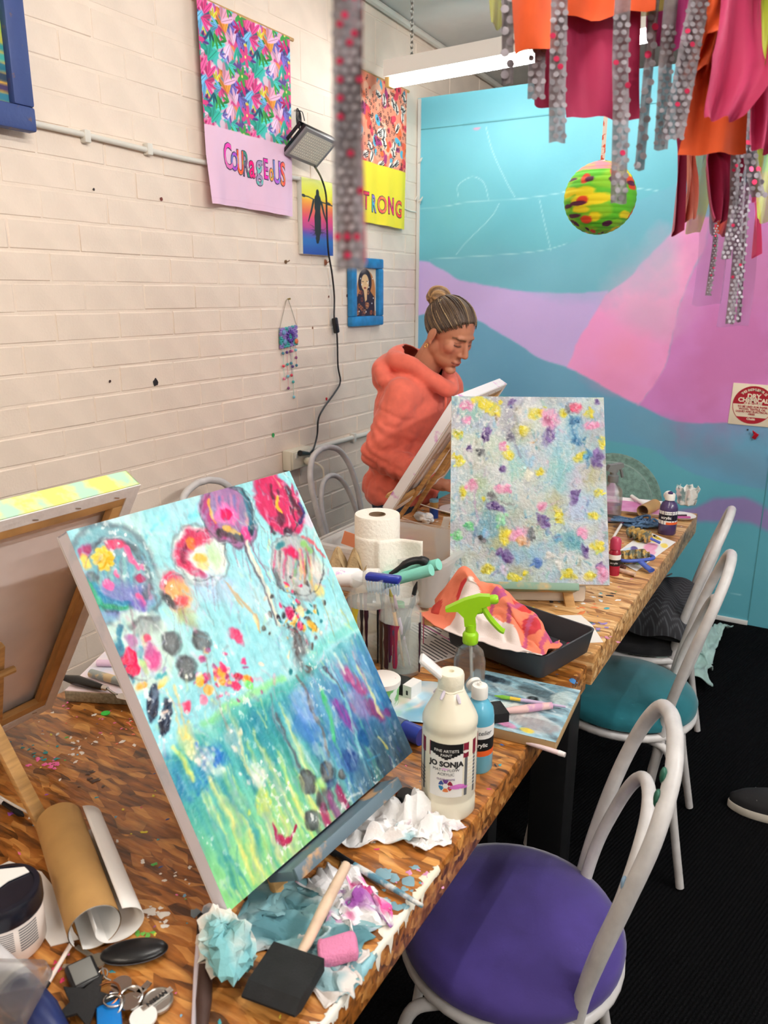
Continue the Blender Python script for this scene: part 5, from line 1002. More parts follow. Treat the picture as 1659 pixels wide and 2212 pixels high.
for k in range(160):
    u, v = aq.random()*pa.w, (.6+.38*aq.random())*pa.h; l = aq.uniform(.008, .035); R_ = u > pa.w*.5
    pa.line([(u, v), (u+aq.normal()*.003, v+l)], aq.uniform(.0008, .003), (((110, 150, 206), (70, 120, 170), (150, 190, 210), (206, 226, 226), (120, 110, 170)) if R_ else ((226, 236, 170), (110, 190, 180), (236, 240, 226), (70, 150, 180), (170, 220, 150)))[k % 5], aq.uniform(.3, .7), .8, .3, .4)
pa.warp(3.2, 26, 61); pa.warp(1.6, 75, 63); pa.warp(7, 7, 65)
speck = np.clip((n_hi-.66)*14, 0, 1)*np.clip((fbm(Hd, Wd, 6, 6, 12)-.5)*4, 0, 1); pa.mix(speck, (240, 240, 236), .8)
pa.a += ((n_st2-.5)*26+(n_hi-.5)*22)[..., None]; pa.mix(np.clip((fbm(Hd, Wd, 30, 34, 91, 3)-.58)*6, 0, 1)*np.clip((fbm(Hd, Wd, 5, 5, 92)-.4)*3, 0, 1), (236, 240, 236), .35); pa.mix(np.clip((fbm(Hd, Wd, 22, 44, 93, 3)-.62)*6, 0, 1), (150, 176, 184), .35)
pa.a = (pa.a-190)*1.14+178
pa.z += .0005*(n_hi-.5)+.0004*(fbm(Hd, Wd, 110, 110, 14, 2)-.5)
pa.mat = M('acrylic_paint', vcol=True, rough=.38, bump=.12, bscale=220)
easel(A_['bl'], A_['a'], A_['lean'], A_['w'], TZ, 'wooden table easel with paint smeared ledge holding the goblet painting', wood, M('ledge_smeared', (96, 116, 128), .5, scale=22, col2=(190, 150, 110), thr=(.55, .62)), off=.0, lw=.24)
canvas(A_['bl'], A_['a'], A_['lean'], A_['w'], A_['h'], 'large aqua and green painting of goblets and tulips on an easel', pa, th=.022, edge_m=M('edge_blue_white', (232, 230, 240), .7, scale=10, col2=(150, 184, 208), thr=(.55, .75)))

# ---------------------------------------------------------------- painting B: abstract dabs
B_ = dict(bl=(1.276, 1.654, .83), a=.472, lean=.481, w=.390, h=.484)
uv = uv_of(B_['bl'], B_['a'], B_['lean'], B_['h']); ze = lambda x, y: uv(960+x*.22303, 840+y*.22303); SB_ = .000262
pb = Paint(B_['w'], B_['h'], .0014, (186, 204, 208)); Hd, Wd = pb.H, pb.W; bq = np.random.default_rng(5)
for k, (c, al) in enumerate((((206, 208, 210), .8), ((150, 196, 204), .8), ((170, 200, 226), .7), ((176, 178, 150), .7), ((206, 222, 200), .7), ((196, 186, 210), .6), ((160, 164, 168), .6), ((230, 230, 224), .6))):
    pb.mix(np.clip((fbm(Hd, Wd, 7, 6, 30+k, 4)-.52)*5, 0, 1), c, al)
cl = [(236, 226, 232), (150, 190, 220), (90, 150, 190), (190, 180, 210), (120, 180, 160), (206, 206, 190), (230, 180, 206), (110, 120, 130), (60, 150, 170), (140, 140, 110), (240, 240, 236), (80, 110, 170), (150, 200, 214)]
for k in range(700):
    u, v = bq.random()*pb.w, bq.random()*pb.h; an = PI/2+bq.normal()*.5; l = bq.uniform(.004, .018)
    pb.line([(u, v), (u+l*math.cos(an), v+l*math.sin(an))], bq.uniform(.001, .005), cl[bq.integers(len(cl))], bq.uniform(.3, .8), .8, .4, .4, hgt=.0004)
def Eb(x, y, rx, ry, an, c, al=.95, n=5):
    pb.ell(ze(x, y), (rx*SB_, ry*SB_), an, c, al*.85, .5, .5, .2, .0006)
    for k in range(n): pb.ell(ze(x+bq.normal()*rx*.45, y+bq.normal()*ry*.45), (rx*SB_*.35, ry*SB_*.35), bq.uniform(0, 3), tuple(np.clip(np.array(c)+bq.normal()*24, 0, 255)), .9, .4, .5, 0, .0006)
TL, LB, OL, DG = (70, 150, 170), (150, 196, 224), (170, 172, 110), (90, 92, 96)
for x, y, rx, ry, c in ((640, 300, 90, 160, (150, 148, 160)), (420, 1310, 120, 170, (70, 150, 170)), (1130, 560, 140, 200, LB), (1110, 760, 100, 200, (110, 190, 190)), (1270, 400, 90, 150, (80, 160, 200)), (720, 640, 80, 130, LB), (780, 1600, 180, 90, (120, 180, 220)), (1250, 1500, 90, 90, (30, 140, 160)), (250, 700, 160, 160, (206, 206, 206)), (1440, 850, 90, 120, OL), (1050, 1130, 100, 130, OL), (560, 1500, 90, 80, OL), (720, 1800, 120, 60, OL), (760, 420, 90, 90, OL), (190, 1150, 80, 200, (190, 196, 200)), (940, 1550, 130, 90, LB), (1270, 1150, 90, 140, (190, 200, 236)), (330, 950, 90, 110, (170, 196, 150)), (280, 260, 110, 90, (130, 190, 170)), (680, 780, 90, 120, (150, 210, 190)), (1020, 430, 90, 130, (190, 196, 206))):
    pb.ell(ze(x, y), (rx*SB_, ry*SB_), 0, c, .7, 1.0, .6, .4)
YL, PU, PK = (232, 214, 40), (88, 56, 130), (240, 150, 190)
for x, y, rx, ry, an in ((370, 130, 100, 60, .5), (460, 200, 80, 60, .8), (880, 230, 60, 56, 0), (1150, 240, 50, 40, .2), (1410, 235, 46, 50, 0), (780, 410, 40, 46, 0), (130, 440, 54, 50, 0), (610, 630, 60, 50, .2), (90, 655, 30, 26, 0), (150, 700, 44, 46, 0), (1530, 510, 44, 50, 0), (1310, 670, 56, 44, 0), (185, 1000, 40, 60, 0), (370, 1070, 24, 24, 0), (1490, 1000, 46, 36, -.4), (1440, 1230, 50, 50, -.4), (1110, 1220, 40, 90, -.5), (580, 1430, 56, 90, -.3), (420, 1735, 60, 44, .1), (790, 1790, 30, 24, 0), (1480, 1530, 56, 50, .3), (1200, 1800, 80, 40, .5), (1400, 1810, 50, 40, -.5), (930, 800, 44, 30, 0), (680, 1830, 70, 34, 0)): Eb(x, y, rx, ry, an, YL)
for x, y, rx, ry, an in ((405, 430, 40, 90, .15), (650, 130, 32, 34, 0), (1020, 440, 56, 100, .5), (1480, 680, 60, 90, .35), (245, 575, 30, 44, 0), (1255, 1060, 44, 70, .1), (960, 1300, 44, 90, -.5), (620, 1630, 46, 60, .2), (540, 1590, 46, 40, .3), (1365, 1580, 36, 66, -.4), (560, 780, 36, 40, 0), (500, 1140, 100, 32, .2), (1510, 1725, 40, 36, 0), (1480, 130, 22, 24, 0)): Eb(x, y, rx, ry, an, PU)
for x, y, rx, ry, an in ((220, 160, 60, 44, .3), (1020, 290, 90, 90, 0), (1420, 350, 90, 40, -.1), (210, 310, 40, 50, 0), (570, 970, 70, 40, -.1), (940, 1140, 40, 56, 0), (1340, 1400, 50, 56, 0), (720, 1400, 90, 60, -.3), (1530, 1800, 50, 80, 0), (570, 560, 40, 50, 0), (270, 930, 50, 60, .3)): Eb(x, y, rx, ry, an, PK)
for x, y, c in ((1260, 300, (20, 90, 140)), (1280, 500, (30, 100, 150)), (1390, 640, (60, 140, 180)), (350, 620, DG), (460, 1040, DG), (370, 1450, (60, 60, 64)), (840, 1420, DG), (1210, 200, (110, 114, 120)), (900, 1680, (50, 100, 180)), (640, 470, (90, 84, 110)), (820, 720, LB), (400, 1400, (130, 190, 230)), (1100, 1450, (90, 160, 200)), (130, 1420, (70, 210, 90)), (240, 1340, (60, 190, 90)), (540, 1260, (130, 210, 150)), (1040, 1620, (230, 228, 220)), (1110, 1690, (226, 224, 214)), (580, 1760, (220, 210, 236)), (760, 1480, (246, 190, 140)), (1270, 180, (226, 70, 110)), (820, 830, (236, 236, 214)), (720, 210, (226, 222, 210))): Eb(x, y, 44, 50, bq.uniform(-.6, .6), c)
Ls_b = [([(640, 400), (700, 560), (730, 680)], (110, 106, 130)), ([(1230, 260), (1250, 420), (1330, 530), (1400, 650), (1370, 780)], (30, 100, 150)), ([(440, 1000), (520, 1080), (650, 1110)], (110, 112, 110)), ([(960, 1340), (1040, 1440), (1150, 1430)], (150, 160, 190)), ([(500, 260), (490, 330)], (120, 110, 60)), ([(140, 1000), (150, 1300), (110, 1420)], (170, 176, 180)), ([(290, 960), (290, 1150), (310, 1260)], (190, 150, 190)), ([(830, 520), (880, 490)], (226, 170, 110))]
for pts, c in Ls_b: pb.line([ze(*p) for p in pts], .004, c, .8, .8, .5, .4)
pb.warp(4.5, 18, 71); pb.warp(2.2, 50, 73)
for k in range(260):
    u, v = bq.random()*pb.w, bq.random()*pb.h; an = PI/2+bq.normal()*.6; l = bq.uniform(.006, .03)
    pb.line([(u, v), (u+l*math.cos(an), v+l*math.sin(an))], bq.uniform(.002, .007), cl[bq.integers(len(cl))], bq.uniform(.2, .5), .9, .5, .6, hgt=.0003)
pb.warp(2.5, 30, 75)
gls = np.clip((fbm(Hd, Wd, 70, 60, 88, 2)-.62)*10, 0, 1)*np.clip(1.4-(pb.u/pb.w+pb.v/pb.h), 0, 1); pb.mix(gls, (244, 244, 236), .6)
pb.a *= .87
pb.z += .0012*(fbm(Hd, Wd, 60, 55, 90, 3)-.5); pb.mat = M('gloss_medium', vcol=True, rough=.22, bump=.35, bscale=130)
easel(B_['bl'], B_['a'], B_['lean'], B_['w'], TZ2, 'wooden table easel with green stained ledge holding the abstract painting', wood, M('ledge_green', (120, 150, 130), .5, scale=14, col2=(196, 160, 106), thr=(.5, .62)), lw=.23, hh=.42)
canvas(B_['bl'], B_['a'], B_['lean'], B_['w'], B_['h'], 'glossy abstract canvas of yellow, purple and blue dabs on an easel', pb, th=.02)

# ---------------------------------------------------------------- canvases seen from behind
s_ = 1.03; blC = CAM+s_*(np.array([.835, 2.461, .898])-CAM); aC, lC = 4.851, .560; wC, hC = .508*s_, .406*s_
pc = Paint(wC, hC, .006, (226, 210, 220)); pc.a += (fbm(pc.H, pc.W, 6, 6, 3)-.5)[..., None]*np.array([80, 40, 60.0]); pc.mat = M('acrylic_paint')
easel(blC, aC, lC, wC, TZ2, 'wooden table easel with fanned slats in front of the painting woman', wood, wood, hh=.36, foot=.15)
canvas(blC, aC, lC, wC, hC, 'canvas seen from behind leaning in front of the woman', pc, th=.03, edge_m=M('edge_pink_specks', (238, 234, 236), .7, scale=24, col2=(214, 150, 206), thr=(.58, .66)), backview=True)
blD, aD, lD, wD, hD = (.846, .808, .80), 4.70, .557, .42, .538
pd_ = Paint(wD, hD, .008, (220, 220, 150)); pd_.mat = M('acrylic_paint')
tD, PD, fD = easel(blD, aD, lD, wD, TZ, 'wooden table easel with long rear leg at the left of the table', wood, wood, hh=.33, foot=.135, off=.0)
canvas(blD, aD, lD, wD, hD, 'canvas seen from behind with yellow green edge at the far left', pd_, th=.032, edge_m=M('edge_yellow_green', (232, 232, 120), .7, scale=26, col2=(176, 214, 190), thr=(.45, .6)), backview=True)
# ================================================================== THINGS ON THE NEAR TABLE
tissue_m = M('tissue_white', (240, 238, 234), .9, bump=.15, bscale=160)
glass = M('jar_glass', (232, 240, 236), .04, alpha=.2, coat=1.0)
clearp = M('clear_plastic', (232, 234, 234), .18, trans=.92, ior=1.3, alpha=.55)
card = M('cardboard', (178, 140, 92), .8, var=.12, scale=20)
label_w = M('label_white', (240, 238, 234), .5); label_k = M('label_black', (18, 18, 20), .5); label_g = M('label_grey', (96, 98, 102), .5); ink = M('ink_black', (26, 26, 28), .6)
def patch(t, name, x0, x1, z0, z1, r, m, dz=.0004):
    v, f = rect_wrap(x0, x1, z0, z1, r, 14, dz); return mk(name, G().add(v, f), m, t, smooth=60)
def ltext(t, txt, sz, z, r, m, x=0.0, bold=0.0, dz=.0008, name='lettering', **k):
    v, f = text_geo(txt, sz, .00012, bold=bold, **k); v[:, 0] += x; v[:, 1] += z; v[:, 2] += dz; return mk(name, G().add(wrap(v, r), f), m, t, smooth=0)
def flip_cap(t, z, r, open_dir=0.0, dot=None):
    mk('cap', G().lathe([(r, z), (r, z+.018), (r*.9, z+.021), (r*.34, z+.021), (r*.30, z+.026), (r*.16, z+.026), (r*.16, z+.02)], 24), white_pl, t)
    R = rotm((0, 0, 1), open_dir) @ rotm((1, 0, 0), -1.25); d = rotm((0, 0, 1), open_dir) @ np.array([0, r, 0])
    mk('flip_lid', G().lathe([(r*.96, 0), (r*.98, .006), (r*.82, .006), (r*.8, .002), (.0005, .002)], 22, R, d+np.array([0, .004, z+.022])+R @ np.array([0, r, 0])), white_pl, t)

# --- tall bottle of white acrylic
pW = tn(967, 1742); rz = face_cam(pW); r = .0415
t = thing('paint_bottle', 'tall bottle of white acrylic paint with open messy cap at the table edge', 'paint bottle', pW, rz)
wp = M('bottle_white_paint', (236, 228, 206), .3, var=.04, scale=20, coat=.2)
mk('body', G().lathe([(.001, 0), (r*.9, 0), (r, .006), (r, .026), (r*.965, .030), (r*.965, .034), (r, .038), (r, .136), (r*.965, .140), (r*.965, .146), (r, .150), (r, .158), (r*.93, .166), (r*.6, .192), (.019, .205), (.0165, .208), (.0165, .213)], 40), wp, t)
mk('cap', G().lathe([(.0185, .206), (.0195, .212), (.0195, .226), (.018, .230), (.006, .231), (.0045, .231), (.0045, .226)], 26), M('cap_cream', (238, 232, 210), .35, bump=.2, bscale=120), t)
mk('flip_lid', G().box((-.030, -.002, .238), (.042, .027, .009), eul(0, .72, 0), bev=.004), M('lid_smeared', (226, 222, 220), .4, scale=40, col2=(150, 140, 160), thr=(.58, .66)), t)
mk('paint_ring', G().tube([(.0185*math.cos(a), .0185*math.sin(a), .204+.0015*math.sin(a*5)) for a in np.arange(24)*PI/12], .0018, 6, closed=True), M('cap_cream'), t)
for a, z0, l in ((2.6, .19, .03), (4.2, .2, .018), (5.2, .195, .02)): mk('paint_drip', G().tube([(.02*math.cos(a)*k, .02*math.sin(a)*k, z0+.006-(k-1)*.02) for k in (.95, 1.2, 1.45)], [.002, .003, .002], 6), M('drip_lilac', (206, 196, 208), .4), t)
L0, L1 = .046, .134
patch(t, 'label_side', -.118, .118, L0, L1, r, label_g)
patch(t, 'label_band', -.118, .118, L1-.024, L1, r, M('label_maroon', (130, 24, 50), .5), .0007)
patch(t, 'label_front', -.029, .021, L0, L1-.008, r, label_w, .0009)
patch(t, 'label_crest', -.029, .021, L1-.016, L1+.0005, r, label_k, .0011)
for k_ in range(5): patch(t, 'label_crest', -.029+.0045*(k_+1), .021-.0045*(k_+1), L1-.016-.0018*(k_+1), L1-.016-.0018*k_+.0002, r, label_k, .0011)
v = None and np.array([(-.029, L1, .0011), (.021, L1, .0011), (.021, L1-.016, .0011), (.012, L1-.019, .0011), (-.004, L1-.025, .0011), (-.02, L1-.019, .0011), (-.029, L1-.016, .0011)])
ltext(t, 'FINE ARTISTS', .0062, L1-.011, r, label_w, -.004, dz=.0014); ltext(t, 'PAINT', .006, L1-.018, r, label_w, -.004, dz=.0014)
ltext(t, 'JO SONJA', .0118, L1-.033, r, ink, -.004, .0005, dz=.0013); ltext(t, 'MATTE FLOW', .0064, L1-.0425, r, label_g, -.004, dz=.0013); ltext(t, 'ACRYLIC', .0062, L1-.0495, r, label_g, -.004, dz=.0013); ltext(t, 'CLEAR WHITE', .0042, L1-.058, r, M('ink_violet', (120, 90, 140), .6), -.004, dz=.0013)
for k, c in enumerate(((150, 30, 60), (110, 60, 140), (50, 80, 150), (40, 130, 180), (226, 130, 70), (190, 60, 60))):
    pts = [(0, 0)]+[(.0105*math.cos(a), .0105*math.sin(a)) for a in np.linspace(k*PI/3+.08, (k+1)*PI/3-.08, 6)]; pts = [(x-.004, y+L0+.0195, .0012) for x, y in pts]; mk('colour_wheel', G().add(wrap(np.array(pts), r), [tuple(range(len(pts)))[::-1]]), M('wheel_%d_%d' % c[:2], c, .5), t, smooth=0)
v = np.array([(-.004+.0042*math.cos(a), L0+.0195+.0042*math.sin(a), .0015) for a in np.arange(14)*PI/7]); mk('wheel_hub', G().add(wrap(v, r), [tuple(range(14))]), label_w, t, smooth=0)
for i in range(9): patch(t, 'fine_print', .03, .075, L0+.012+i*.006, L0+.0132+i*.006, r, label_w, .0006)
for i in range(5): patch(t, 'fine_print', -.075, -.04, L0+.012+i*.006, L0+.0135+i*.006, r, ink, .0006)
for (x, z, w, c) in ((.012, L0+.018, .012, (214, 120, 200)), (.024, L0+.016, .008, (200, 110, 190)), (.026, L1-.013, .007, (236, 224, 214)), (-.006, L0+.048, .006, (232, 190, 226))):
    n = 10; q = np.random.default_rng(abs(int(x*9999))+5); pts = np.array([(x+w*math.cos(a)*(.6+.6*q.random()), z+w*.35*math.sin(a)*(.6+.6*q.random()), .0018) for a in np.arange(n)*2*PI/n]); mk('paint_smear', G().add(wrap(pts, r), [tuple(range(n))]), M('smear_%d' % c[1], c, .5), t, smooth=0)

# --- light blue bottle behind it
pB = tn(1030, 1655); r = .0255; t = thing('paint_bottle', 'light blue acrylic bottle with flip cap open behind the white bottle', 'paint bottle', pB, face_cam(pB))
mk('body', G().lathe([(.001, 0), (r*.9, 0), (r, .004), (r, .098), (r*.92, .112), (r*.6, .124), (.012, .128), (.012, .136)], 32), M('bottle_light_blue', (96, 178, 206), .25, coat=.3), t)
patch(t, 'label_top', -.05, .05, .066, .088, r, label_w); patch(t, 'label_mid', -.05, .05, .044, .066, r, label_k); patch(t, 'label_low', -.05, .05, .034, .044, r, M('label_orange', (226, 96, 40), .5))
ltext(t, 'acrylic', .010, .055, r, label_w, .004, .0002); ltext(t, 'Atelier', .011, .077, r, label_g, .008, shear=.3)
flip_cap(t, .130, .0135, .5)

# --- lime trigger spray bottle
pS = tn(1012, 1500); t = thing('spray_bottle', 'clear spray bottle with lime green trigger head', 'spray bottle', pS, math.atan2(_R[1], _R[0])-.12)
lime = M('lime_plastic', (150, 206, 24), .35)
mk('bottle', G().lathe([(.001, 0), (.028, 0), (.031, .004), (.031, .075), (.026, .095), (.013, .108), (.012, .118)], 28), clearp, t)
mk('collar', G().lathe([(.0145, .112), (.0155, .114), (.0155, .130), (.013, .134), (.0105, .136), (.0105, .152)], 18), lime, t)
hd = [(-.048, .176), (-.05, .184), (-.036, .186), (-.018, .196), (.012, .206), (.03, .206), (.032, .186), (.012, .182), (-.004, .168), (-.012, .152), (.012, .150), (-.012, .150), (-.02, .166)]
pr = [(-.05, .182), (-.036, .190), (-.014, .202), (.014, .212), (.034, .212), (.036, .194), (.016, .186), (.008, .168), (.010, .148), (-.012, .148), (-.014, .166), (-.026, .178), (-.048, .176)]
mk('head', G().prism(pr, .017, np.array([[1, 0, 0], [0, 0, -1], [0, 1, 0.0]]), (0, .0085, 0)), lime, t, smooth=30)
mk('nozzle', G().lathe([(.0085, 0), (.0095, .004), (.0095, .012), (.007, .016), (.003, .017)], 14, align((1, 0, .12)), (.034, 0, .203)), lime, t)
mk('trigger', G().tube(spline([(.012, 0, .196), (.024, 0, .18), (.036, 0, .162), (.058, 0, .140), (.066, 0, .137)], 5), [.007]+[.0075]*10+[.006]*10, 8) if False else G().tube(spline([(.018, 0, .196), (.026, 0, .18), (.038, 0, .162), (.056, 0, .143), (.064, 0, .139)], 5), .006, 8), lime, t)
mk('pump_barrel', G().tube([(-.008, 0, .176), (.02, 0, .182)], .008, 12), lime, t)
mk('dip_tube', G().tube([(0, 0, .12), (.006, 0, .01)], .0025, 6), white_pl, t)

# --- dark grey tray with a rag, cork and chalks
c0, c1, c2 = tn(975, 1352, .825), tn(1193, 1440, .825), tn(1256, 1372, .825)
ex = (c1-c0); lx = np.linalg.norm(ex[:2]); ey_ = (c2-c1); ang = math.atan2(ex[1], ex[0]); ly = np.linalg.norm(ey_[:2]); cc = c1+(c0-c1)/2+(c2-c1)/2
t = thing('tray', 'dark grey rectangular tray with rounded corners full of rags', 'tray', (cc[0]-.004, cc[1]+.03, TZ2+.002), ang+.03); TRC = (cc[0]-.004, cc[1]+.03); TRA = ang+.03
ly = max(ly, .20); tray_m = M('tray_grey', (62, 64, 68), .5, bump=.03, bscale=300)
def rring(a, b, rc, z, n=6):
    P = []
    for k, (sx, sy) in enumerate(((1, 1), (-1, 1), (-1, -1), (1, -1))):
        for q in np.linspace(0, PI/2, n): w = q+k*PI/2; P.append((sx*(a-rc)+rc*math.cos(w), sy*(b-rc)+rc*math.sin(w), z))
    return P
def loft(rings, cap0=True, cap1=True):
    n = len(rings[0]); g = G(); f = [(i*n+j, i*n+(j+1) % n, (i+1)*n+(j+1) % n, (i+1)*n+j) for i in range(len(rings)-1) for j in range(n)]
    if cap0: f.append(tuple(range(n-1, -1, -1)))
    if cap1: f.append(tuple((len(rings)-1)*n+j for j in range(n)))
    return g.add(np.array(rings).reshape(-1, 3), f)
a_, b_ = lx/2, ly/2
mk('tray_shell', loft([rring(a_-.012, b_-.012, .012, 0), rring(a_-.008, b_-.008, .014, .004), rring(a_, b_, .018, .052), rring(a_+.001, b_+.001, .018, .055), rring(a_-.003, b_-.003, .016, .055), rring(a_-.011, b_-.011, .012, .006)], True, True), tray_m, t, smooth=50)
pc_ = tn(1190, 1420, .80); t = mk('cork', G().ell((0, 0, 0), (.024, .017, .017), nu=16, nv=10), M('cork_brown', (150, 104, 76), .9, var=.3, scale=90, bump=.3, bscale=150), loc=(pc_[0]-.006, pc_[1]+.012, .803)); tag(t, 'brown cork ball lying in the dark tray', 'cork')
for i, (px, py, c, nm) in enumerate(((1207, 1407, (206, 186, 50), 'yellow'), (1222, 1404, (170, 36, 76), 'crimson'), (1210, 1420, (190, 90, 120), 'pink'))):
    p = tn(px, py, .80); tag(mk('chalk', G().tube([(0, 0, 0), (.022*math.cos(i+.4), .022*math.sin(i+.4), .008 if i < 2 else 0)], [.0065, .0065], 10), M('chalk_'+nm, c, .9), loc=(p[0]-.004, p[1]+.006, .793)), 'short %s chalk stub in the dark tray' % nm, 'chalk')
# patterned rag bundled in the tray
P_ = [tn(x, y, .86) for x, y in ((960, 1265), (1085, 1300), (1200, 1345), (1080, 1400), (985, 1335))]; cen = np.mean(P_, 0); e1 = P_[2]-P_[0]; e1[2] = 0; L_ = np.linalg.norm(e1); e1 /= L_; e2 = np.array([-e1[1], e1[0], 0])
nu, nv = 110, 80; uu = np.linspace(-1, 1, nu)[:, None]; vv = np.linspace(-1, 1, nv)[None]
n1 = fbm(nu, nv, 3, 3, 71, 3)-.5; n2 = fbm(nu, nv, 5, 4, 72, 3)-.5; n3_ = fbm(nu, nv, 4, 4, 73, 3)-.5
rad = np.sqrt(np.clip(uu**2*.9+vv**2*.9, 0, 2)); hgt = .020*np.clip(1-rad, 0, 1)+.030*np.exp(-((uu+.6)**2*3+(vv-.1)**2*3))+.074*np.clip(1-rad**2.2, -.2, 1)+.026*np.abs(n2)*2+.02*n1+.010*np.sin(uu*9+vv*4+n1*6)*(1-.4*rad)+.03*np.exp(-((uu+.62)**2+(vv-.1)**2)*6)
X = np.stack([cen[0]+e1[0]*uu*L_*.50+e2[0]*vv*.074+n1*.05, .010+cen[1]+e1[1]*uu*L_*.52+e2[1]*vv*.074+n3_*.05, np.maximum(.778+.0*uu+.012, .800+hgt)], 2)
dxy = X[..., :2]-np.array([TRC[0], TRC[1]]); cl_, sl_ = math.cos(TRA), math.sin(TRA); lx_ = dxy[..., 0]*cl_+dxy[..., 1]*sl_; ly_ = -dxy[..., 0]*sl_+dxy[..., 1]*cl_
out_ = (np.abs(lx_) > a_-.020) | (np.abs(ly_) > b_-.020); X[..., 2] = np.where(out_, np.maximum(X[..., 2], TZ2+.062), X[..., 2])
g = G().grid(X); me = mesh_of(g, 'rag'); colr = np.zeros((nu, nv, 3)); colr[:] = (232, 130, 100)
split = (vv*1.0+.25*np.sin(uu*3+1)+.5*n1) < (-.08+.55*np.clip(-uu-.1, -1, 1)*1.0)
U3 = uu*.18+0*vv; V3 = vv*.11+0*uu
for (x, y, r_, c) in ((-.13, .03, .022, (206, 56, 56)), (-.06, -.03, .02, (206, 60, 60)), (-.02, .05, .024, (190, 80, 110)), (.06, .04, .022, (206, 60, 56)), (.12, .0, .02, (200, 60, 70)), (-.15, -.05, .018, (196, 70, 60)), (.02, .0, .02, (176, 80, 130)), (.09, .08, .024, (206, 64, 60)), (-.09, .08, .02, (180, 70, 120)), (.15, .05, .02, (180, 80, 130)), (-.02, -.08, .018, (206, 60, 60))): colr[np.hypot(U3-x, V3-y) < r_] = c
colr[(np.abs(np.sin((U3+V3*.4)*70)) > .93) & (U3 > 0)] = (190, 84, 120)
colr[split & (uu > -.35)] = (228, 212, 206); setcol(me, colr.reshape(-1, 3))
tag(mk('patterned_rag', me, M('rag_cloth', vcol=True, rough=.95, bump=.15, bscale=500), smooth=180, solid=.002), 'coral patterned cloth with red dots bunched up in the dark tray', 'rag')

# --- palette board with its brushes
cz = TZ+.02; q0, q1, q2 = tn(1046, 1452, cz), tn(1255, 1498, cz), tn(1190, 1607, cz); e1 = q1-q0; w_ = .205; an = math.atan2(e1[1], e1[0]); bc_ = q1*.5+(q0+(q2-q1))*.5; 
t = thing('palette_board', 'square board covered in dried blue, grey and white paint, overhanging the table', 'palette', (bc_[0]-.008, bc_[1]+.008, TZ), an+.02)
bw2, bh2 = .215, .205; q = Paint(bw2, bh2, .0014, (150, 190, 204)); pq = np.random.default_rng(3)
for k in range(170): u, v = pq.random()*bw2, pq.random()*bh2; an2 = pq.normal()*.4+.2; q.line([(u, v), (u+.05*math.cos(an2), v+.05*math.sin(an2))], pq.uniform(.003, .012), ((120, 170, 190), (190, 214, 220), (96, 116, 124), (150, 200, 216), (226, 230, 230), (70, 84, 92), (110, 150, 170))[k % 7], .6, .7, .3, .5, hgt=.0004)
for u, v, a2, b2, c in ((.15, .05, .05, .02, (78, 94, 100)), (.1, .06, .06, .01, (160, 176, 180)), (.05, .03, .03, .014, (30, 40, 50)), (.13, .14, .055, .03, (232, 228, 222)), (.17, .165, .04, .024, (150, 146, 148)), (.09, .15, .025, .016, (50, 52, 56)), (.19, .05, .02, .03, (190, 206, 204)), (.12, .185, .02, .008, (240, 130, 180)), (.16, .19, .012, .007, (240, 210, 60)), (.14, .075, .012, .01, (20, 24, 26)), (.02, .17, .04, .03, (214, 196, 220))): q.ell((u, v), (a2, b2), .2, c, .9, .4, .4, .3, .0008)
mk('board', G().box((0, 0, .01), (bw2, bh2, .019), bev=.0015), M('chipboard', (176, 146, 104), .9, var=.3, scale=200, col2=(84, 60, 92), thr=(.66, .7)), t)
mk('painted_top', q.mesh('painted_top', lambda U, V: np.stack([U-bw2/2, bh2/2-V, .0198+0*U], 2), disp=1, nrm=(0, 0, 1)), M('gloss_medium'), t, smooth=180)
def foam_brush(loc, head_c, dirv, L, hw, hl, label, hm, tilt=0.0, fm2=None):
    d = np.array([dirv[0], dirv[1], 0.0]); d /= np.linalg.norm(d); rz_ = math.atan2(d[1], d[0]); t = thing('foam_brush', label, 'foam brush', loc, rz_)
    g = G(); pr = [(-.0, -.009), (hl*.8, -.009), (hl, -.002), (hl, .001), (hl*.8, .009), (0, .009)]; g.prism(pr, hw, np.array([[1, 0, 0], [0, 0, -1], [0, 1, 0.0]]), (0, hw/2, .0095))
    mk('foam_head', g, fm2 or M('foam_black', (26, 27, 28), .85, var=.3, scale=40, bump=.15, bscale=400), t, smooth=20)
    mk('handle', G().tube([(.005, 0, .0095), (-.02, 0, .0095), (-L*.5, 0, .0095+tilt*.5), (-L, 0, .0095+tilt)], [.0045, .0065, .0075, .0065], 12), hm, t)
    return t
hwood = M('handle_wood', (222, 192, 166), .6, var=.15, scale=60)
pA_, pB_ = tn(1090, 1536, TZ+.03), tn(1192, 1524, TZ+.03); dv = pA_-pB_; foam_brush((pA_[0], pA_[1], TZ+.0205), None, dv, np.linalg.norm(dv), .045, .05, 'small black foam brush lying on the palette board', M('handle_pink', (222, 184, 180), .6, scale=40, col2=(200, 150, 180), thr=(.5, .6)))
def brush(A, B, label, hm, tip_m, r=.0035, ferr=.03, bris=.022, fm2=None, cat='paintbrush', flat=1.0):
    A = np.array(A); B = np.array(B); d = B-A; L = np.linalg.norm(d); u = d/L; t = thing('paintbrush', label, cat, A); Z = np.zeros(3)
    if ferr > 0:
        mk('handle', G().tube([Z, u*L*.5, u*(L-ferr-bris)], [r*.7, r*1.15, r], 10), hm, t); mk('ferrule', G().tube([u*(L-ferr-bris), u*(L-bris)], [r, r*1.1], 10), fm2 or chrome, t)
        mk('bristles', G().tube([u*(L-bris), u*(L-bris*.5), u*L], [r*1.1, r*1.2, r*.25], 10), tip_m, t)
    else: mk('stick', G().tube([Z, u*L], [r, r], 10), hm, t); mk('stick_tip', G().tube([u*(L-.012), u*L], [r*1.15, r*1.0], 10), tip_m, t)
    return t
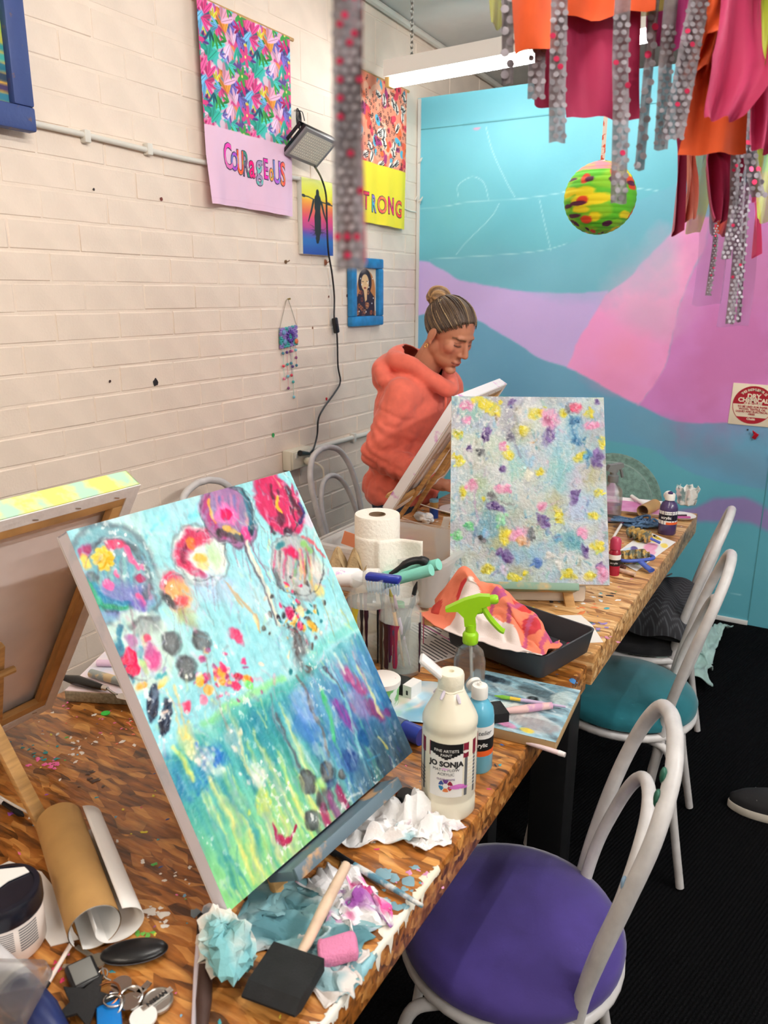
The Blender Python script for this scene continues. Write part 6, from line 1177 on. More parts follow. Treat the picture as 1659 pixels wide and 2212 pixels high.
lil = M('handle_lilac', (196, 176, 206), .45); brist_k = M('bristle_black', (20, 20, 22), .8)
zb_ = TZ+.026; brush(tn(1222, 1527, zb_), tn(1068, 1503, zb_), 'lilac handled brush with green bristles on the palette board', lil, M('bristle_green', (120, 180, 60), .8), .0032, .02, .03, M('ferrule_yellow', (226, 190, 60), .5))
brush(tn(1040, 1570, TZ+.0045), tn(1221, 1631, TZ+.0045), 'pale pink painted dowel sticking out over the table edge', M('dowel_pink', (236, 214, 216), .5), M('dowel_tip', (240, 232, 230), .5), .0044, 0)

# --- two glass water jars with brushes
def jar(loc, label, rj, hj, drips):
    t = thing('glass_jar', label, 'jar', loc)
    mk('glass', G().lathe([(.001, .0), (rj*.88, .0), (rj, .008), (rj, hj*.70), (rj*.92, hj*.78), (rj*.76, hj*.84), (rj*.76, hj*.88), (rj*.83, hj*.90), (rj*.83, hj*.93), (rj*.76, hj*.95), (rj*.78, hj), (rj*.73, hj), (rj*.70, hj*.84), (rj*.86, hj*.77), (rj*.95, hj*.69), (rj*.95, .012), (.001, .008)], 40), glass, t, smooth=60)
    mk('murky_water', G().lathe([(.001, .0095), (rj*.935, .0135), (rj*.935, hj*.42), (.001, hj*.42)], 32), M('water_murky', (176, 168, 140), .1, alpha=.4), t)
    q = np.random.default_rng(int(loc[0]*1e4) % 999)
    for k in range(drips):
        a = q.uniform(0, 2*PI); l = q.uniform(.3, .68)*hj; w = q.uniform(.002, .009); c = ((44, 16, 34), (20, 18, 22), (110, 20, 60), (60, 24, 60), (150, 40, 70), (26, 24, 30), (36, 96, 120), (200, 190, 60))[int(q.integers(8 if k % 5 == 0 else 6))]
        zs = np.linspace(hj*.69, hj*.69-l, 8); pts = []; 
        n = 4; vv_ = []
        for i, z_ in enumerate(zs):
            wi = w*(1-.5*i/7)*(.7+.6*q.random()); vv_ += [(a*rj-wi, z_, .0006), (a*rj, z_, .0022), (a*rj+wi, z_, .0006)]
        f = [(3*i+j, 3*i+j+1, 3*i+j+4, 3*i+j+3) for i in range(7) for j in range(2)]
        mk('paint_drip', G().add(wrap(np.array(vv_), rj), f), M('drip_%d_%d' % c[:2], c, .35), t, smooth=180)
    return t
p = tn(865, 1448); jb = jar((p[0], p[1]+.0, TZ), 'glass jar streaked with dark paint holding four brushes', .046, .176, 18); J2 = p
p = tn(775, 1420); jar((p[0]+.015, p[1]+.02, TZ), 'wide glass jar streaked with crimson paint, half hidden by the goblet painting', .05, .185, 24)
gold = M('handle_ochre', (214, 150, 40), .4); blkh = M('handle_black', (22, 22, 24), .3)
def jb_(px0, py0, dx, dy, ztop, lab, hm, tip, up_bris=True, r=.0034):
    base = np.array([J2[0]+dx, J2[1]+dy, TZ+.016]); d = ray(px0, py0); s = ((J2-CAM)[:2] @ d[:2])/(d[:2] @ d[:2]); top = CAM+d*s
    return brush(base, top, lab, hm, tip, r, .02 if up_bris else 0, .03, None)
jb_(842, 1272, .012, -.008, 0, 'ochre handled brush with olive bristles standing in the jar', gold, M('bristle_olive', (130, 120, 50), .8))
jb_(850, 1285, .02, .004, 0, 'lilac handled brush standing in the jar beside the ochre one', lil, M('bristle_mauve', (150, 120, 140), .8))
jb_(901, 1256, -.016, .01, 0, 'long black tipped brush leaning to the right in the jar', M('handle_dirty', (120, 110, 104), .5), blkh, True, .004)
jb_(898, 1284, -.01, -.012, 0, 'short black handled brush in the jar', blkh, blkh, True, .0038)

# --- bits behind the goblet painting
p = tn(862, 1490); t = thing('ink_box', 'flat black box with a white square label in front of the jars', 'box', (p[0]-.002, p[1]-.004, TZ), -.1)
mk('box_body', G().box((0, 0, .014), (.09, .035, .027), bev=.003), M('box_gloss_black', (22, 26, 26), .25), t); mk('box_label', G().box((.036, 0, .0145), (.02, .0365, .0285)), label_w, t, smooth=0); mk('print_mark', G().box((.036, -.0186, .014), (.004, .0006, .009)), ink, t, smooth=0)
p = tn(850, 1540); t = thing('paint_tub', 'small green and white tub with paint stained lid behind the goblet painting', 'tub', (p[0]-.035, p[1]+.02, TZ))
mk('tub_body', G().lathe([(.001, 0), (.028, 0), (.03, .003), (.032, .045)], 28), M('tub_green', (120, 190, 110), .4, scale=30, col2=(236, 240, 230), thr=(.5, .55)), t); mk('tub_lid', G().lathe([(.034, .044), (.0345, .054), (.032, .056), (.001, .056)], 28), M('lid_stained', (238, 230, 222), .4, scale=50, col2=(226, 130, 140), thr=(.62, .66)), t)
q = Paint(.19, .16, .003, (226, 226, 222)); 
for k in range(60): q.ell((pq.random()*.19, pq.random()*.16), (pq.uniform(.01, .04), pq.uniform(.006, .02)), pq.random()*3, ((130, 186, 214), (190, 220, 232), (236, 200, 190), (90, 160, 200), (226, 232, 232), (130, 200, 150))[k % 6], .6, .8, .5)
p = tn(905, 1525); t = tag(mk('watercolour_sheet', q.mesh('ws', lambda U, V: np.stack([U-.095, .08-V, .001+.003*np.abs(np.sin(U*40+V*25))], 2)), M('picture_paint'), smooth=180, loc=(p[0]-.015, p[1]+.01, TZ)), 'sheet washed with pale blue and pink paint beneath the bottles', 'paper'); t.rotation_euler = (0, 0, .4)
a0, a1 = tn(862, 1570, TZ+.018), tn(908, 1592, TZ+.016); t = thing('paint_tube', 'slate blue paint tube with royal blue cap behind the white bottle', 'paint tube', (a0[0], a0[1], TZ)); d = a1-a0; d[2] = 0; d /= np.linalg.norm(d)
mk('tube_body', G().tube([d*-.09+np.array([0, 0, .008]), d*-.04+np.array([0, 0, .016]), d*.012+np.array([0, 0, .0175])], [.010, .0165, .0175], 16), M('tube_slate', (86, 104, 126), .4), t); mk('tube_cap', G().tube([d*.012+np.array([0, 0, .0175]), d*.05+np.array([0, 0, .0175])], .0165, 18), M('cap_royal', (30, 56, 150), .3), t)
p = tn(893, 1650); t = thing('paint_bottle', 'small white labelled bottle with black ribbed cap behind the goblet painting', 'paint bottle', (p[0]-.062, p[1]+.0, TZ), face_cam(p))
mk('body', G().lathe([(.001, 0), (.019, 0), (.021, .003), (.021, .065), (.014, .076)], 26), white_pl, t); patch(t, 'label_black', -.04, .04, .006, .02, .021, label_k); ltext(t, 'CRÉATION', .008, .013, .021, label_w, .004)
cg = G(); n_ = 48; aa = np.arange(n_)*2*PI/n_; rr = np.where(np.arange(n_) % 2, .0165, .0152); cg.add(np.concatenate([np.stack([rr*np.cos(aa), rr*np.sin(aa), 0*aa+zz], 1) for zz in (.074, .1)]), [(j, (j+1) % n_, n_+(j+1) % n_, n_+j) for j in range(n_)]+[tuple(n_+j for j in range(n_))]); mk('ribbed_cap', cg, black_pl, t, smooth=0)
p = tn(874, 1747); t = thing('bottle_cap', 'black flip bottle cap with orange spot beside the white tissue', 'bottle cap', (p[0], p[1]+.006, TZ), .4)
mk('cap_shell', G().lathe([(.016, 0), (.017, .003), (.017, .016), (.014, .021), (.001, .022)], 24, rotm((1, 0, 0), .5), (0, 0, .008)), M('cap_gloss_black', (16, 18, 20), .15), t); mk('orange_spot', G().ell((.002, -.016, .012), (.004, .002, .004)), M('orange_pl', (236, 90, 30), .4), t); mk('orange_hinge', G().box((-.014, .002, .024), (.016, .01, .006), bev=.002), M('orange_pl'), t)
# newspaper
p0, p1 = tn(905, 1432), tn(985, 1320); t = thing('newspaper', 'printed newsletter page with pink rules under the plastic tub', 'newspaper', ((p0[0]+p1[0])/2, (p0[1]+p1[1])/2-.02, TZ), 1.12)
mk('page', G().box((0, 0, .0006), (.30, .20, .001)), M('newsprint', (232, 224, 220), .8), t, smooth=0)
for i in range(26): mk('text_line', G().box((-.135+i*.0105, -.052 if i % 13 else -.03, .0012), (.0036, .085-.02*((i*7) % 5 == 0), .0003)), M('print_grey', (92, 88, 90), .8), t, smooth=0); 
for i in range(26): mk('text_line', G().box((-.135+i*.0105, .048, .0012), (.0036, .08-.02*((i*5) % 4 == 0), .0003)), M('print_grey'), t, smooth=0)
for x in (-.145, .02, .145): mk('pink_rule', G().box((x, 0, .0013), (.0024, .19, .0003)), M('print_pink', (214, 100, 170), .8), t, smooth=0)

# --- tissues and rags
def sheet(name, label, cat, loc, rz, su, sv, amp, seed, m, cols=None, freq=4, nu=34, nv=34, tilt=0.0, sq=.85, smooth=24):
    A = crumple(nu, nv, su, sv, amp, freq, seed, sq); me = mesh_of(G().grid(A), name)
    if cols is not None:
        c = np.zeros((nu, nv, 3)); c[:] = cols[0]
        for k, (cc_, th, sd) in enumerate(cols[1]): w = np.clip((fbm(nu, nv, 3, 3, sd, 3)-th)*9, 0, 1)[..., None]; c = c*(1-w)+np.array(cc_)*w
        setcol(me, c.reshape(-1, 3))
    o = mk(name, me, m, None, smooth=smooth, loc=loc, solid=.0012); o.rotation_euler = (0, tilt, rz); return tag(o, label, cat)
tvc = M('tissue_dyed', vcol=True, rough=.95, bump=.12, bscale=200)
p = tn(845, 1790); A = crumple(52, 52, .15, .13, .085, 4, 402, .9)
sheet('tissue', 'crumpled white paper towel in front of the white paint bottle', 'tissue', (p[0]-.004, p[1]+.008, TZ), .5, .14, .11, .062, 406, tvc, ((244, 242, 240), [((150, 184, 190), .72, 12)]), 2.5, smooth=28)
p = tn(945, 1800); sheet('tissue', 'flatter white tissue with blue stains at the table edge', 'tissue', (p[0]-.03, p[1]+.004, TZ), -.3, .12, .10, .022, 415, tvc, ((238, 236, 234), [((140, 180, 190), .6, 33), ((224, 206, 212), .66, 34)]), 4)
p = tn(640, 2010); sheet('dyed_rag', 'teal soaked paper towel spread under the foam brush', 'rag', (p[0]-.005, p[1]+.012, TZ), .25, .20, .15, .012, 431, tvc, ((128, 170, 176), [((206, 218, 220), .56, 41), ((84, 132, 142), .56, 42), ((236, 234, 236), .68, 43), ((190, 60, 140), .76, 44)]), 5, 44, 38)
p = tn(770, 1970); sheet('dyed_rag', 'white paper towel with pink and purple stains near the table edge', 'rag', (p[0]-.02, p[1]+.012, TZ), -.4, .14, .085, .024, 447, tvc, ((240, 238, 238), [((236, 100, 170), .64, 51), ((150, 80, 160), .68, 52)]), 4)
p = tn(690, 2090); sheet('dyed_rag', 'grey white paper towel under the foam brush head', 'rag', (p[0]-.0, p[1]+.0, TZ), .1, .11, .09, .010, 452, tvc, ((222, 214, 208), [((136, 170, 176), .55, 61)]), 4)
p = tn(500, 2090); me = None
g = G().ell((0, 0, 0), (.046, .031, .030), nu=34, nv=20); me = mesh_of(g, 'rag_ball'); V = mesh_raw(me); V = V+np.random.default_rng(4).normal(size=V.shape)*.0022; nn = np.abs(n3(V, 24, 3.1, 2)); n0 = V/np.linalg.norm(V, axis=1)[:, None]; V2 = V*(.80+.55*nn[:, None]); V2[:, 2] -= V2[:, 2].min()
me.vertices.foreach_set('co', V2.reshape(-1).astype(np.float32)); tt_ = np.clip((n3(V, 18, 8.0, 3)-.05+(V[:, 0])*12)*1.6, 0, 1)[:, None]; setcol(me, np.array([238, 232, 222])*(1-tt_)+np.array([128, 190, 196])*tt_)
o = mk('rag_ball', me, tvc, None, smooth=18, loc=(p[0]-.004, p[1]-.004, TZ)); o.rotation_euler = (0, 0, -.45); tag(o, 'crumpled white and aqua tissue ball beside the big foam brush', 'tissue')
# big foam brush
h0, h1 = tn(700, 1950, TZ+.045), tn(648, 2072, TZ+.02); d = h1-h0; foam_brush((h1[0]-.003, h1[1]+.002, TZ+.012), None, d, .135, .066, .072, 'large black foam brush with pale wooden handle near the table edge', hwood, tilt=.022)
p = tn(742, 2062, TZ+.012); g = G().box((0, 0, .011), (.03, .048, .022), bev=.008, seg=3); me = mesh_of(g, 'sponge'); V = mesh_raw(me); V[:, 2] += .004*np.sin(V[:, 1]*120); V[:, 0] *= 1-.25*np.cos(V[:, 1]*130); me.vertices.foreach_set('co', V.reshape(-1).astype(np.float32))
o = mk('sponge', me, M('sponge_pink', (226, 136, 176), .9, var=.2, scale=40, col2=(170, 130, 160), thr=(.6, .7), bump=.4, bscale=300), None, smooth=60, loc=(p[0]-.008, p[1]+.0, TZ+.004)); o.rotation_euler = (0, 0, -.9); tag(o, 'small pink sponge wedge at the table edge', 'sponge')
# brush crossing to the edge
brush(tn(912, 1957, TZ+.008), tn(698, 1828, TZ+.006), 'blue splashed brush with black tip lying across to the table edge', M('handle_splashed', (226, 226, 224), .5, scale=30, col2=(90, 140, 160), thr=(.45, .55)), brist_k, .0042, .03, .03, blkh)
p = tn(752, 1800); tag(mk('paint_scrap', G().tube(spline([(0, 0, .004), (.008, -.004, .006), (.018, -.014, .004), (.022, -.02, .003)], 5), .0028, 6), tissue_m, None, loc=p), 'thin twist of white tissue under the easel ledge', 'scrap')
# lower left: brush, palette knife, handle
brush(tn(417, 2240, TZ+.005), tn(434, 1972, TZ+.005), 'white handled brush with black ferrule beside the crumpled tissue ball', M('handle_white_lilac', (222, 214, 224), .5, scale=40, col2=(180, 150, 200), thr=(.62, .7)), brist_k, .0038, .026, .012, blkh)
k0, k1, k2 = tn(452, 1950, TZ+.006), tn(447, 2045, TZ+.006), tn(436, 2260, TZ+.008); d = k1-k0; t = thing('palette_knife', 'palette knife with grey white blade and dark wooden handle', 'palette knife', (k0[0], k0[1], TZ)); O = np.array(t.location)
L_ = np.linalg.norm(d); u = d/L_; w = np.array([-u[1], u[0], 0]); bl_ = [(0, .0), (.004, .007), (.02, .0105), (.034, .008), (.05, .002), (.07, .0018)]
v = [O*0+u*a+w*b+np.array([0, 0, .006]) for a, b in bl_]+[u*a-w*b+np.array([0, 0, .006]) for a, b in bl_[::-1]]; n = len(v); v2 = [q_-np.array([0, 0, .0012]) for q_ in v]
mk('blade', G().add(v+v2, [tuple(range(n)), tuple(range(2*n-1, n-1, -1))]+[(i, n+i, n+(i+1) % n, (i+1) % n) for i in range(n)]), M('blade_paint', (196, 190, 188), .45, scale=60, col2=(140, 150, 158), thr=(.5, .6)), t, smooth=30)
mk('handle', G().tube([u*.068+np.array([0, 0, .007]), u*.085+np.array([0, 0, .008]), u*.15+np.array([0, 0, .009]), u*.185+np.array([0, 0, .008])], [.004, .008, .009, .006], 12), M('handle_dark', (70, 50, 44), .5), t)

# --- keys
kp = tn(262, 2120); t = thing('key_ring', 'bunch of keys with black fob, star tag and round badge', 'keys', (kp[0], kp[1], TZ)); O = np.array(t.location)
def kl(px, py, z=0.0): return tn(px, py, TZ+z)-O+np.array([0, 0, z*0])
fb = kl(290, 2055, .010); g = G().ell(fb, (.039, .0185, .0085), rotm((0, 0, 1), .70), 28, 14); mk('key_fob', g, M('fob_black', (20, 20, 22), .3), t); mk('fob_seam', G().tube([fb+rotm((0, 0, 1), .70) @ np.array([.0385*math.cos(a), .0182*math.sin(a), -.001]) for a in np.arange(30)*PI/15], .0009, 5, closed=True), M('seam_grey', (60, 60, 64), .4), t)
rb = kl(180, 2105, .006); mk('remote', G().box(rb, (.034, .042, .011), rotm((0, 0, 1), 1.15), bev=.005, seg=3), M('remote_black', (26, 26, 28), .35), t); mk('remote_face', G().box(rb+np.array([0, 0, .0056]), (.025, .032, .0014), rotm((0, 0, 1), 1.15), bev=.0006), M('remote_grey', (128, 128, 124), .35), t)
st_ = kl(185, 2165, .011); pts = [((.036 if k % 2 == 0 else .0165)*math.cos(k*PI/5+1.9), (.036 if k % 2 == 0 else .0165)*math.sin(k*PI/5+1.9)) for k in range(10)]; mk('star_tag', G().prism(pts, .003, None, st_), M('leather_black', (30, 30, 31), .8, bump=.1, bscale=300), t, smooth=0)
def ring(c, r_, rr_, m, tilt=0.2, name='split_ring'):
    R = rotm((1, 0, 0), tilt); mk(name, G().tube([c+R @ np.array([r_*math.cos(a), r_*math.sin(a), 0]) for a in np.arange(28)*2*PI/28], rr_, 7, closed=True), m, t)
ring(kl(228, 2150, .012), .0155, .0014, M('ring_copper', (150, 96, 60), .3, metal=1), .15); ring(kl(246, 2160, .013), .011, .0011, chrome, -.25); ring(kl(282, 2155, .010), .013, .0013, chrome, .2); ring(kl(240, 2175, .012), .012, .0011, chrome, .3); ring(kl(222, 2105, .010), .006, .001, chrome, .6)
for px, py, an in ((262, 2128, .2), (282, 2165, 1.6)): mk('flat_key', G().lathe([(.001, 0), (.0115, 0), (.0115, .002), (.001, .002)], 18, None, kl(px, py, .009)).box(kl(px, py, .010)+rotm((0, 0, 1), an) @ np.array([.018, 0, .001]), (.022, .007, .002), rotm((0, 0, 1), an)), chrome, t)
for (x0, y0, x1, y1) in ((212, 2075, 165, 2045), (205, 2085, 135, 2088)):
    a0, a1 = kl(x0, y0, .005), kl(x1, y1, .004); d = a1-a0; mk('key_blade', G().box((a0+a1)/2, (.006, .0022, np.linalg.norm(d)), align(d), bev=.0006), M('key_nickel', (176, 168, 152), .35, metal=.9), t)
mk('key_bow', G().lathe([(.001, 0), (.011, 0), (.011, .0026), (.001, .0026)], 16, None, kl(210, 2078, .007)), M('key_nickel'), t)
bd = kl(340, 2165, .003); mk('badge', G().lathe([(.001, 0), (.0175, 0), (.0175, .003), (.0155, .0042), (.0145, .003), (.001, .003)], 32, None, bd), M('badge_steel', (176, 172, 166), .3, metal=.9), t)
an = 1.35; R = rotm((0, 0, 1), an); mk('badge_bar', G().box(bd+np.array([0, 0, .0042]), (.038, .0078, .002), R, bev=.0005), M('badge_bar', (206, 204, 198), .25, metal=.9), t)
v, f = text_geo('NISSAN', .0074, .0003, bold=.0002); mk('badge_lettering', G().add(v, f, R, bd+np.array([0, 0, .0056])), ink, t, smooth=0)
bt = kl(236, 2205, .008); mk('blue_tag', G().box(bt, (.026, .05, .009), rotm((0, 0, 1), .9), bev=.004), M('tag_blue', (18, 120, 200), .25), t); mk('round_tag', G().lathe([(.001, 0), (.0145, 0), (.0145, .003), (.001, .003)], 24, None, kl(310, 2200, .005)), label_w, t)
mk('short_chain', G().tube(spline([kl(222, 2090, .012), kl(226, 2110, .014), kl(240, 2118, .012)], 5), .0012, 6), chrome, t)

# --- rolled card and paper at the left
r0, r1 = tn(128, 1775, TZ+.03), tn(205, 2005, TZ+.03); d = r1-r0; d[2] = 0; L_ = np.linalg.norm(d); u = d/L_; w = np.array([-u[1], u[0], 0])
t = thing('paper_roll', 'loose roll of brown backed white paper on the table', 'paper roll', (r0[0], r0[1], TZ), 0); kraft = M('kraft', (184, 142, 84), .75, var=.08, scale=30)
th_ = np.linspace(-.6, 2*PI-1.0, 40); rr = .031
A = np.array([[u*s+w*(-rr*math.cos(a))+np.array([0, 0, rr+rr*math.sin(a)*.95]) for a in th_] for s in np.linspace(0, L_, 10)]); 
mk('brown_outside', G().grid(A), kraft, t, smooth=180)
A2 = np.array([[u*s+w*(-(rr-.0012)*math.cos(a))+np.array([0, 0, rr+(rr-.0012)*math.sin(a)*.95]) for a in th_] for s in np.linspace(0, L_, 10)]); mk('white_inside', G().grid(A2[::-1]), label_w, t, smooth=180)
th2 = np.linspace(PI*.55, 2*PI+.4, 30); A3 = np.array([[u*(s+.004)+w*(.028-.029*math.cos(a))+np.array([0, 0, .024+.0225*math.sin(a)]) for a in th2] for s in np.linspace(0, L_, 10)]); mk('white_flap', G().grid(A3), M('paper_white', (240, 236, 230), .75), t, smooth=180, solid=.0006)
q0 = tn(75, 1945); pts = [tn(*q_)-np.array(q0) for q_ in ((-60, 1900), (20, 1862), (90, 1885), (130, 1935), (160, 2015), (172, 2030), (110, 2046), (85, 2010), (20, 2010), (-50, 2000))]
tag(mk('paper_sheet', G().prism([(a[0], a[1]) for a in pts], .0012), M('paper_white'), None, smooth=0, loc=(q0[0], q0[1], TZ+.0006)), 'torn white paper sheet under the paper roll', 'paper')
# white tub with black lid
p = tn(12, 2060); r = .044; t = thing('paint_jar', 'white medium tub with black lid and torn paper at the left edge', 'jar', (p[0]-.012, p[1]+.012, TZ), face_cam(p))
mk('body', G().lathe([(.001, 0), (r*.95, 0), (r, .004), (r, .052), (r*.96, .055)], 40), M('tub_white', (238, 228, 220), .35), t); mk('lid', G().lathe([(r*1.03, .053), (r*1.05, .057), (r*1.05, .074), (r*1.0, .079), (r*.86, .08), (r*.84, .078), (.001, .078)], 44), M('lid_black', (20, 22, 34), .25), t)
for i in range(9): patch(t, 'fine_print', .012, .036, .046-i*.0036, .0478-i*.0036, r, label_g)
for i in range(10): patch(t, 'fine_print', -.03, .006, .047-i*.0028, .0482-i*.0028, r, label_g)
for i in range(12): patch(t, 'barcode_bar', -.026+i*.0026, -.026+i*.0026+.0008+.0008*(i % 3 == 0), .004, .017, r, ink)
pts = [(-.04, .0), (-.03, .03), (.0, .036), (.03, .024), (.034, .012), (.01, .008), (-.012, -.006), (-.02, -.03), (-.036, -.024)]; mk('torn_paper', G().prism(pts, .0012, None, (0, 0, .0792)), M('paper_white'), t, smooth=0)
# bottom-left tube and clear packet
a0, a1 = tn(-40, 2085, TZ+.026), tn(110, 2225, TZ+.02); d = a1-a0; d[2] = 0; L_ = np.linalg.norm(d); u = d/L_; w = np.array([-u[1], u[0], 0]); t = thing('paint_tube', 'large paint tube with navy end and white band, bottom left corner', 'paint tube', (a0[0], a0[1], TZ), 0)
z3 = np.array([0, 0, 1.0])
mk('tube_body', G().tube([u*0+z3*.027, u*L_*.42+z3*.026], [.026, .025], 24), M('tube_white', (226, 224, 226), .35), t); mk('tube_band', G().tube([u*L_*.42+z3*.026, u*L_*.52+z3*.0255], [.0252, .0248], 24), label_w, t); mk('tube_navy', G().tube([u*L_*.52+z3*.0255, u*L_*.85+z3*.022, u*L_*1.1+z3*.016], [.0247, .022, .014], 24), M('tube_navy', (24, 40, 92), .35), t)
p = tn(5, 2160, TZ+.05); t = thing('clear_lid', 'clear plastic lid resting on the large paint tube in the corner', 'plastic lid', (p[0]-.01, p[1]-.012, TZ+.054), .5); mk('lid_shell', loft([rring(.055, .04, .012, 0), rring(.057, .042, .012, .003), rring(.054, .039, .011, .016), rring(.045, .03, .01, .0165)]), clearp, t, smooth=50); mk('blue_smear', G().box((-.01, .02, .0172), (.01, .0025, .0006)), M('smear_blue', (60, 110, 190), .5), t, smooth=0)
brush(tn(156, 2035, TZ+.008), tn(92, 2143, TZ+.004), 'pale cotton bud stick with black paint on its end', M('stick_pale', (232, 216, 204), .6), brist_k, .0027, 0)
# brush at left and the easel cord, green disc
brush(tn(-60, 1690, TZ+.01), tn(52, 1763, TZ+.004), 'white handled brush with black bristles under the left easel', M('handle_white', (226, 222, 220), .5), brist_k, .0042, .03, .022, blkh)
p = tn(228, 1541); tag(mk('confetti_disc', G().lathe([(.001, 0), (.0085, 0), (.0085, .0012), (.001, .0012)], 18), M('disc_green', (70, 206, 80), .4), None, loc=p), 'bright green plastic disc beside the goblet painting', 'disc')
# board with palette knife and rollers behind the goblet painting
p = tn(147, 1510); an = .42; t = thing('painted_board', 'thick pink topped board at the wall side of the table', 'board', (p[0]+.005, p[1]-.01, TZ), an)
mk('board_core', G().box((.14, .1, .012), (.28, .2, .022), bev=.0015), M('mdf_grey', (160, 152, 132), .9, var=.3, scale=160), t); mk('board_top', G().box((.14, .1, .0238), (.278, .198, .0016)), M('board_pink', (240, 220, 224), .6, scale=8, col2=(190, 210, 226), thr=(.5, .7)), t, smooth=0)
bz = TZ+.03; k0, k1, k2 = tn(140, 1468, bz), tn(222, 1489, bz), tn(285, 1508, bz); t = thing('palette_knife', 'palette knife with long black handle on the pink board', 'palette knife', (k0[0], k0[1], bz-.005)); O = np.array(t.location)
u = (k1-k0); L_ = np.linalg.norm(u); u /= L_; mk('handle', G().tube([u*0+z3*.009, u*L_*.35+z3*.010, u*L_*.8+z3*.009, u*L_+z3*.009], [.006, .0105, .008, .0055], 14), M('handle_gloss_black', (20, 20, 22), .25), t); mk('collar', G().tube([u*L_+z3*.009, u*(L_+.012)+z3*.009], .0052, 12), chrome, t)
e = k2-O; mk('neck', G().tube(spline([u*(L_+.012)+z3*.009, u*(L_+.025)+z3*.003, u*(L_+.035)+z3*.001], 4), .0022, 8), chrome, t); w = np.array([-u[1], u[0], 0]); b0 = u*(L_+.033)+z3*.0008; v = [b0-w*.003, b0+u*.012-w*.011, b0+u*.045-w*.009, b0+u*.062, b0+u*.045+w*.009, b0+u*.012+w*.011, b0+w*.003]; mk('blade', G().add(v+[q_+z3*.0009 for q_ in v], [tuple(range(7)), tuple(range(13, 6, -1))]+[(i, 7+i, 7+(i+1) % 7, (i+1) % 7) for i in range(7)]), chrome, t, smooth=0)
a0, a1 = tn(196, 1452, bz+.006), tn(275, 1474, bz+.006); tag(mk('marker', G().tube([a0*0, (a1-a0)], .0085, 12), M('roller_grey', (150, 156, 152), .6, scale=30, col2=(206, 180, 140), thr=(.55, .6)), None, loc=(a0[0], a0[1], bz+.004)), 'grey cylinder stick lying behind the palette knife on the board', 'stick')
a0, a1 = tn(210, 1428, bz+.006), tn(275, 1430, bz+.006); tag(mk('marker', G().tube([a0*0, (a1-a0)], .007, 12), M('stick_pink', (220, 190, 214), .6), None, loc=(a0[0], a0[1], bz+.002)), 'pale lilac stick at the back of the pink board', 'stick')
# ================================================================== TUB OF SUPPLIES BETWEEN THE TABLES
Z2 = TZ2
tz0 = Z2+.001; tx0, tx1, ty0, ty1 = .925, 1.285, 1.57, 1.86
t = thing('storage_tub', 'clear plastic storage tub full of art supplies between the tables', 'tub', ((tx0+tx1)/2, (ty0+ty1)/2, tz0), 0)
ha, hb = (tx1-tx0)/2, (ty1-ty0)/2
frost = M('frosted_plastic', (240, 240, 238), .3, trans=.35, ior=1.15, alpha=.42)
mk('tub_wall', loft([rring(ha-.03, hb-.03, .03, .0), rring(ha-.02, hb-.02, .03, .004), rring(ha-.004, hb-.004, .035, .125), rring(ha-.007, hb-.007, .035, .125), rring(ha-.023, hb-.023, .03, .006)]), frost, t, smooth=50)
mk('tub_rim', loft([rring(ha-.004, hb-.004, .035, .112), rring(ha+.008, hb+.008, .04, .118), rring(ha+.008, hb+.008, .04, .128), rring(ha-.004, hb-.004, .035, .130)], False, False), frost, t, smooth=50)
# paper towel roll
p = on(815, 1113, 2, Z2+.225); t = thing('paper_towel_roll', 'white paper towel roll standing in the tub with a loose sheet', 'paper towel', (p[0], p[1], Z2+.009))
towel_w = M('towel_paper', (240, 234, 222), .9, bump=.25, bscale=130)
mk('roll', G().lathe([(.0205, .218), (.054, .220), (.0555, .216), (.0555, .002), (.054, 0), (.0205, 0), (.0205, .218)], 44, cap=False), towel_w, t)
mk('core', G().lathe([(.0203, .002), (.0203, .2195), (.0188, .2195), (.0188, .002)], 28, cap=False), M('core_card', (120, 98, 74), .85), t)
u = np.array([_R[0], _R[1], 0]); u /= np.linalg.norm(u); q0 = -_f.copy(); q0[2] = 0; q0 /= np.linalg.norm(q0)
nu, nv = 34, 20; A = np.zeros((nu, nv, 3))
for i in range(nu):
    s = i/(nu-1)
    for j in range(nv):
        z_ = .001+.17*j/(nv-1); a = 1.25-min(s, .38)/.38*1.25
        if s < .38: P = .0562*(math.cos(a)*q0-math.sin(a)*u)
        else: P = .0562*q0+u*(s-.38)*.175+q0*.010*math.sin((s-.38)*9+z_*12)
        A[i, j] = P+np.array([0, 0, z_-.012*max(0, s-.38)*0])
mk('loose_sheet', G().grid(A), towel_w, t, smooth=180, solid=.0008)
# egg carton
p = on(775, 1215, 2, Z2+.11); t = thing('egg_carton', 'torn grey brown cardboard egg carton piece in the tub', 'egg carton', (p[0]-.01, p[1]+.0, Z2+.088), .5); em = M('egg_pulp', (188, 162, 122), .95, var=.15, scale=50, bump=.3, bscale=220)
nu, nv = 46, 24; uu = np.linspace(0, 1, nu)[:, None]; vv = np.linspace(0, 1, nv)[None]; zz = .05*np.abs(np.sin(uu*3*PI))*(.35+.65*np.abs(np.sin(vv*2*PI+.6)))+.012*fbm(nu, nv, 6, 5, 8)
mk('carton_cups', G().grid(np.stack([(uu-.5)*.13+0*vv, (vv-.5)*.07+0*uu, zz], 2)), em, t, smooth=50, solid=.003)
for k, x in enumerate((-.045, -.002, .042)): mk('carton_peak', G().add([(x-.014, -.035, .018), (x+.014, -.035, .018), (x+.004, -.036, .064), (x-.012, -.01, .03), (x+.014, -.01, .03), (x+.004, -.024, .066)], [(0, 1, 2), (1, 4, 5, 2), (3, 5, 4), (0, 2, 5, 3)]), em, t, smooth=0)
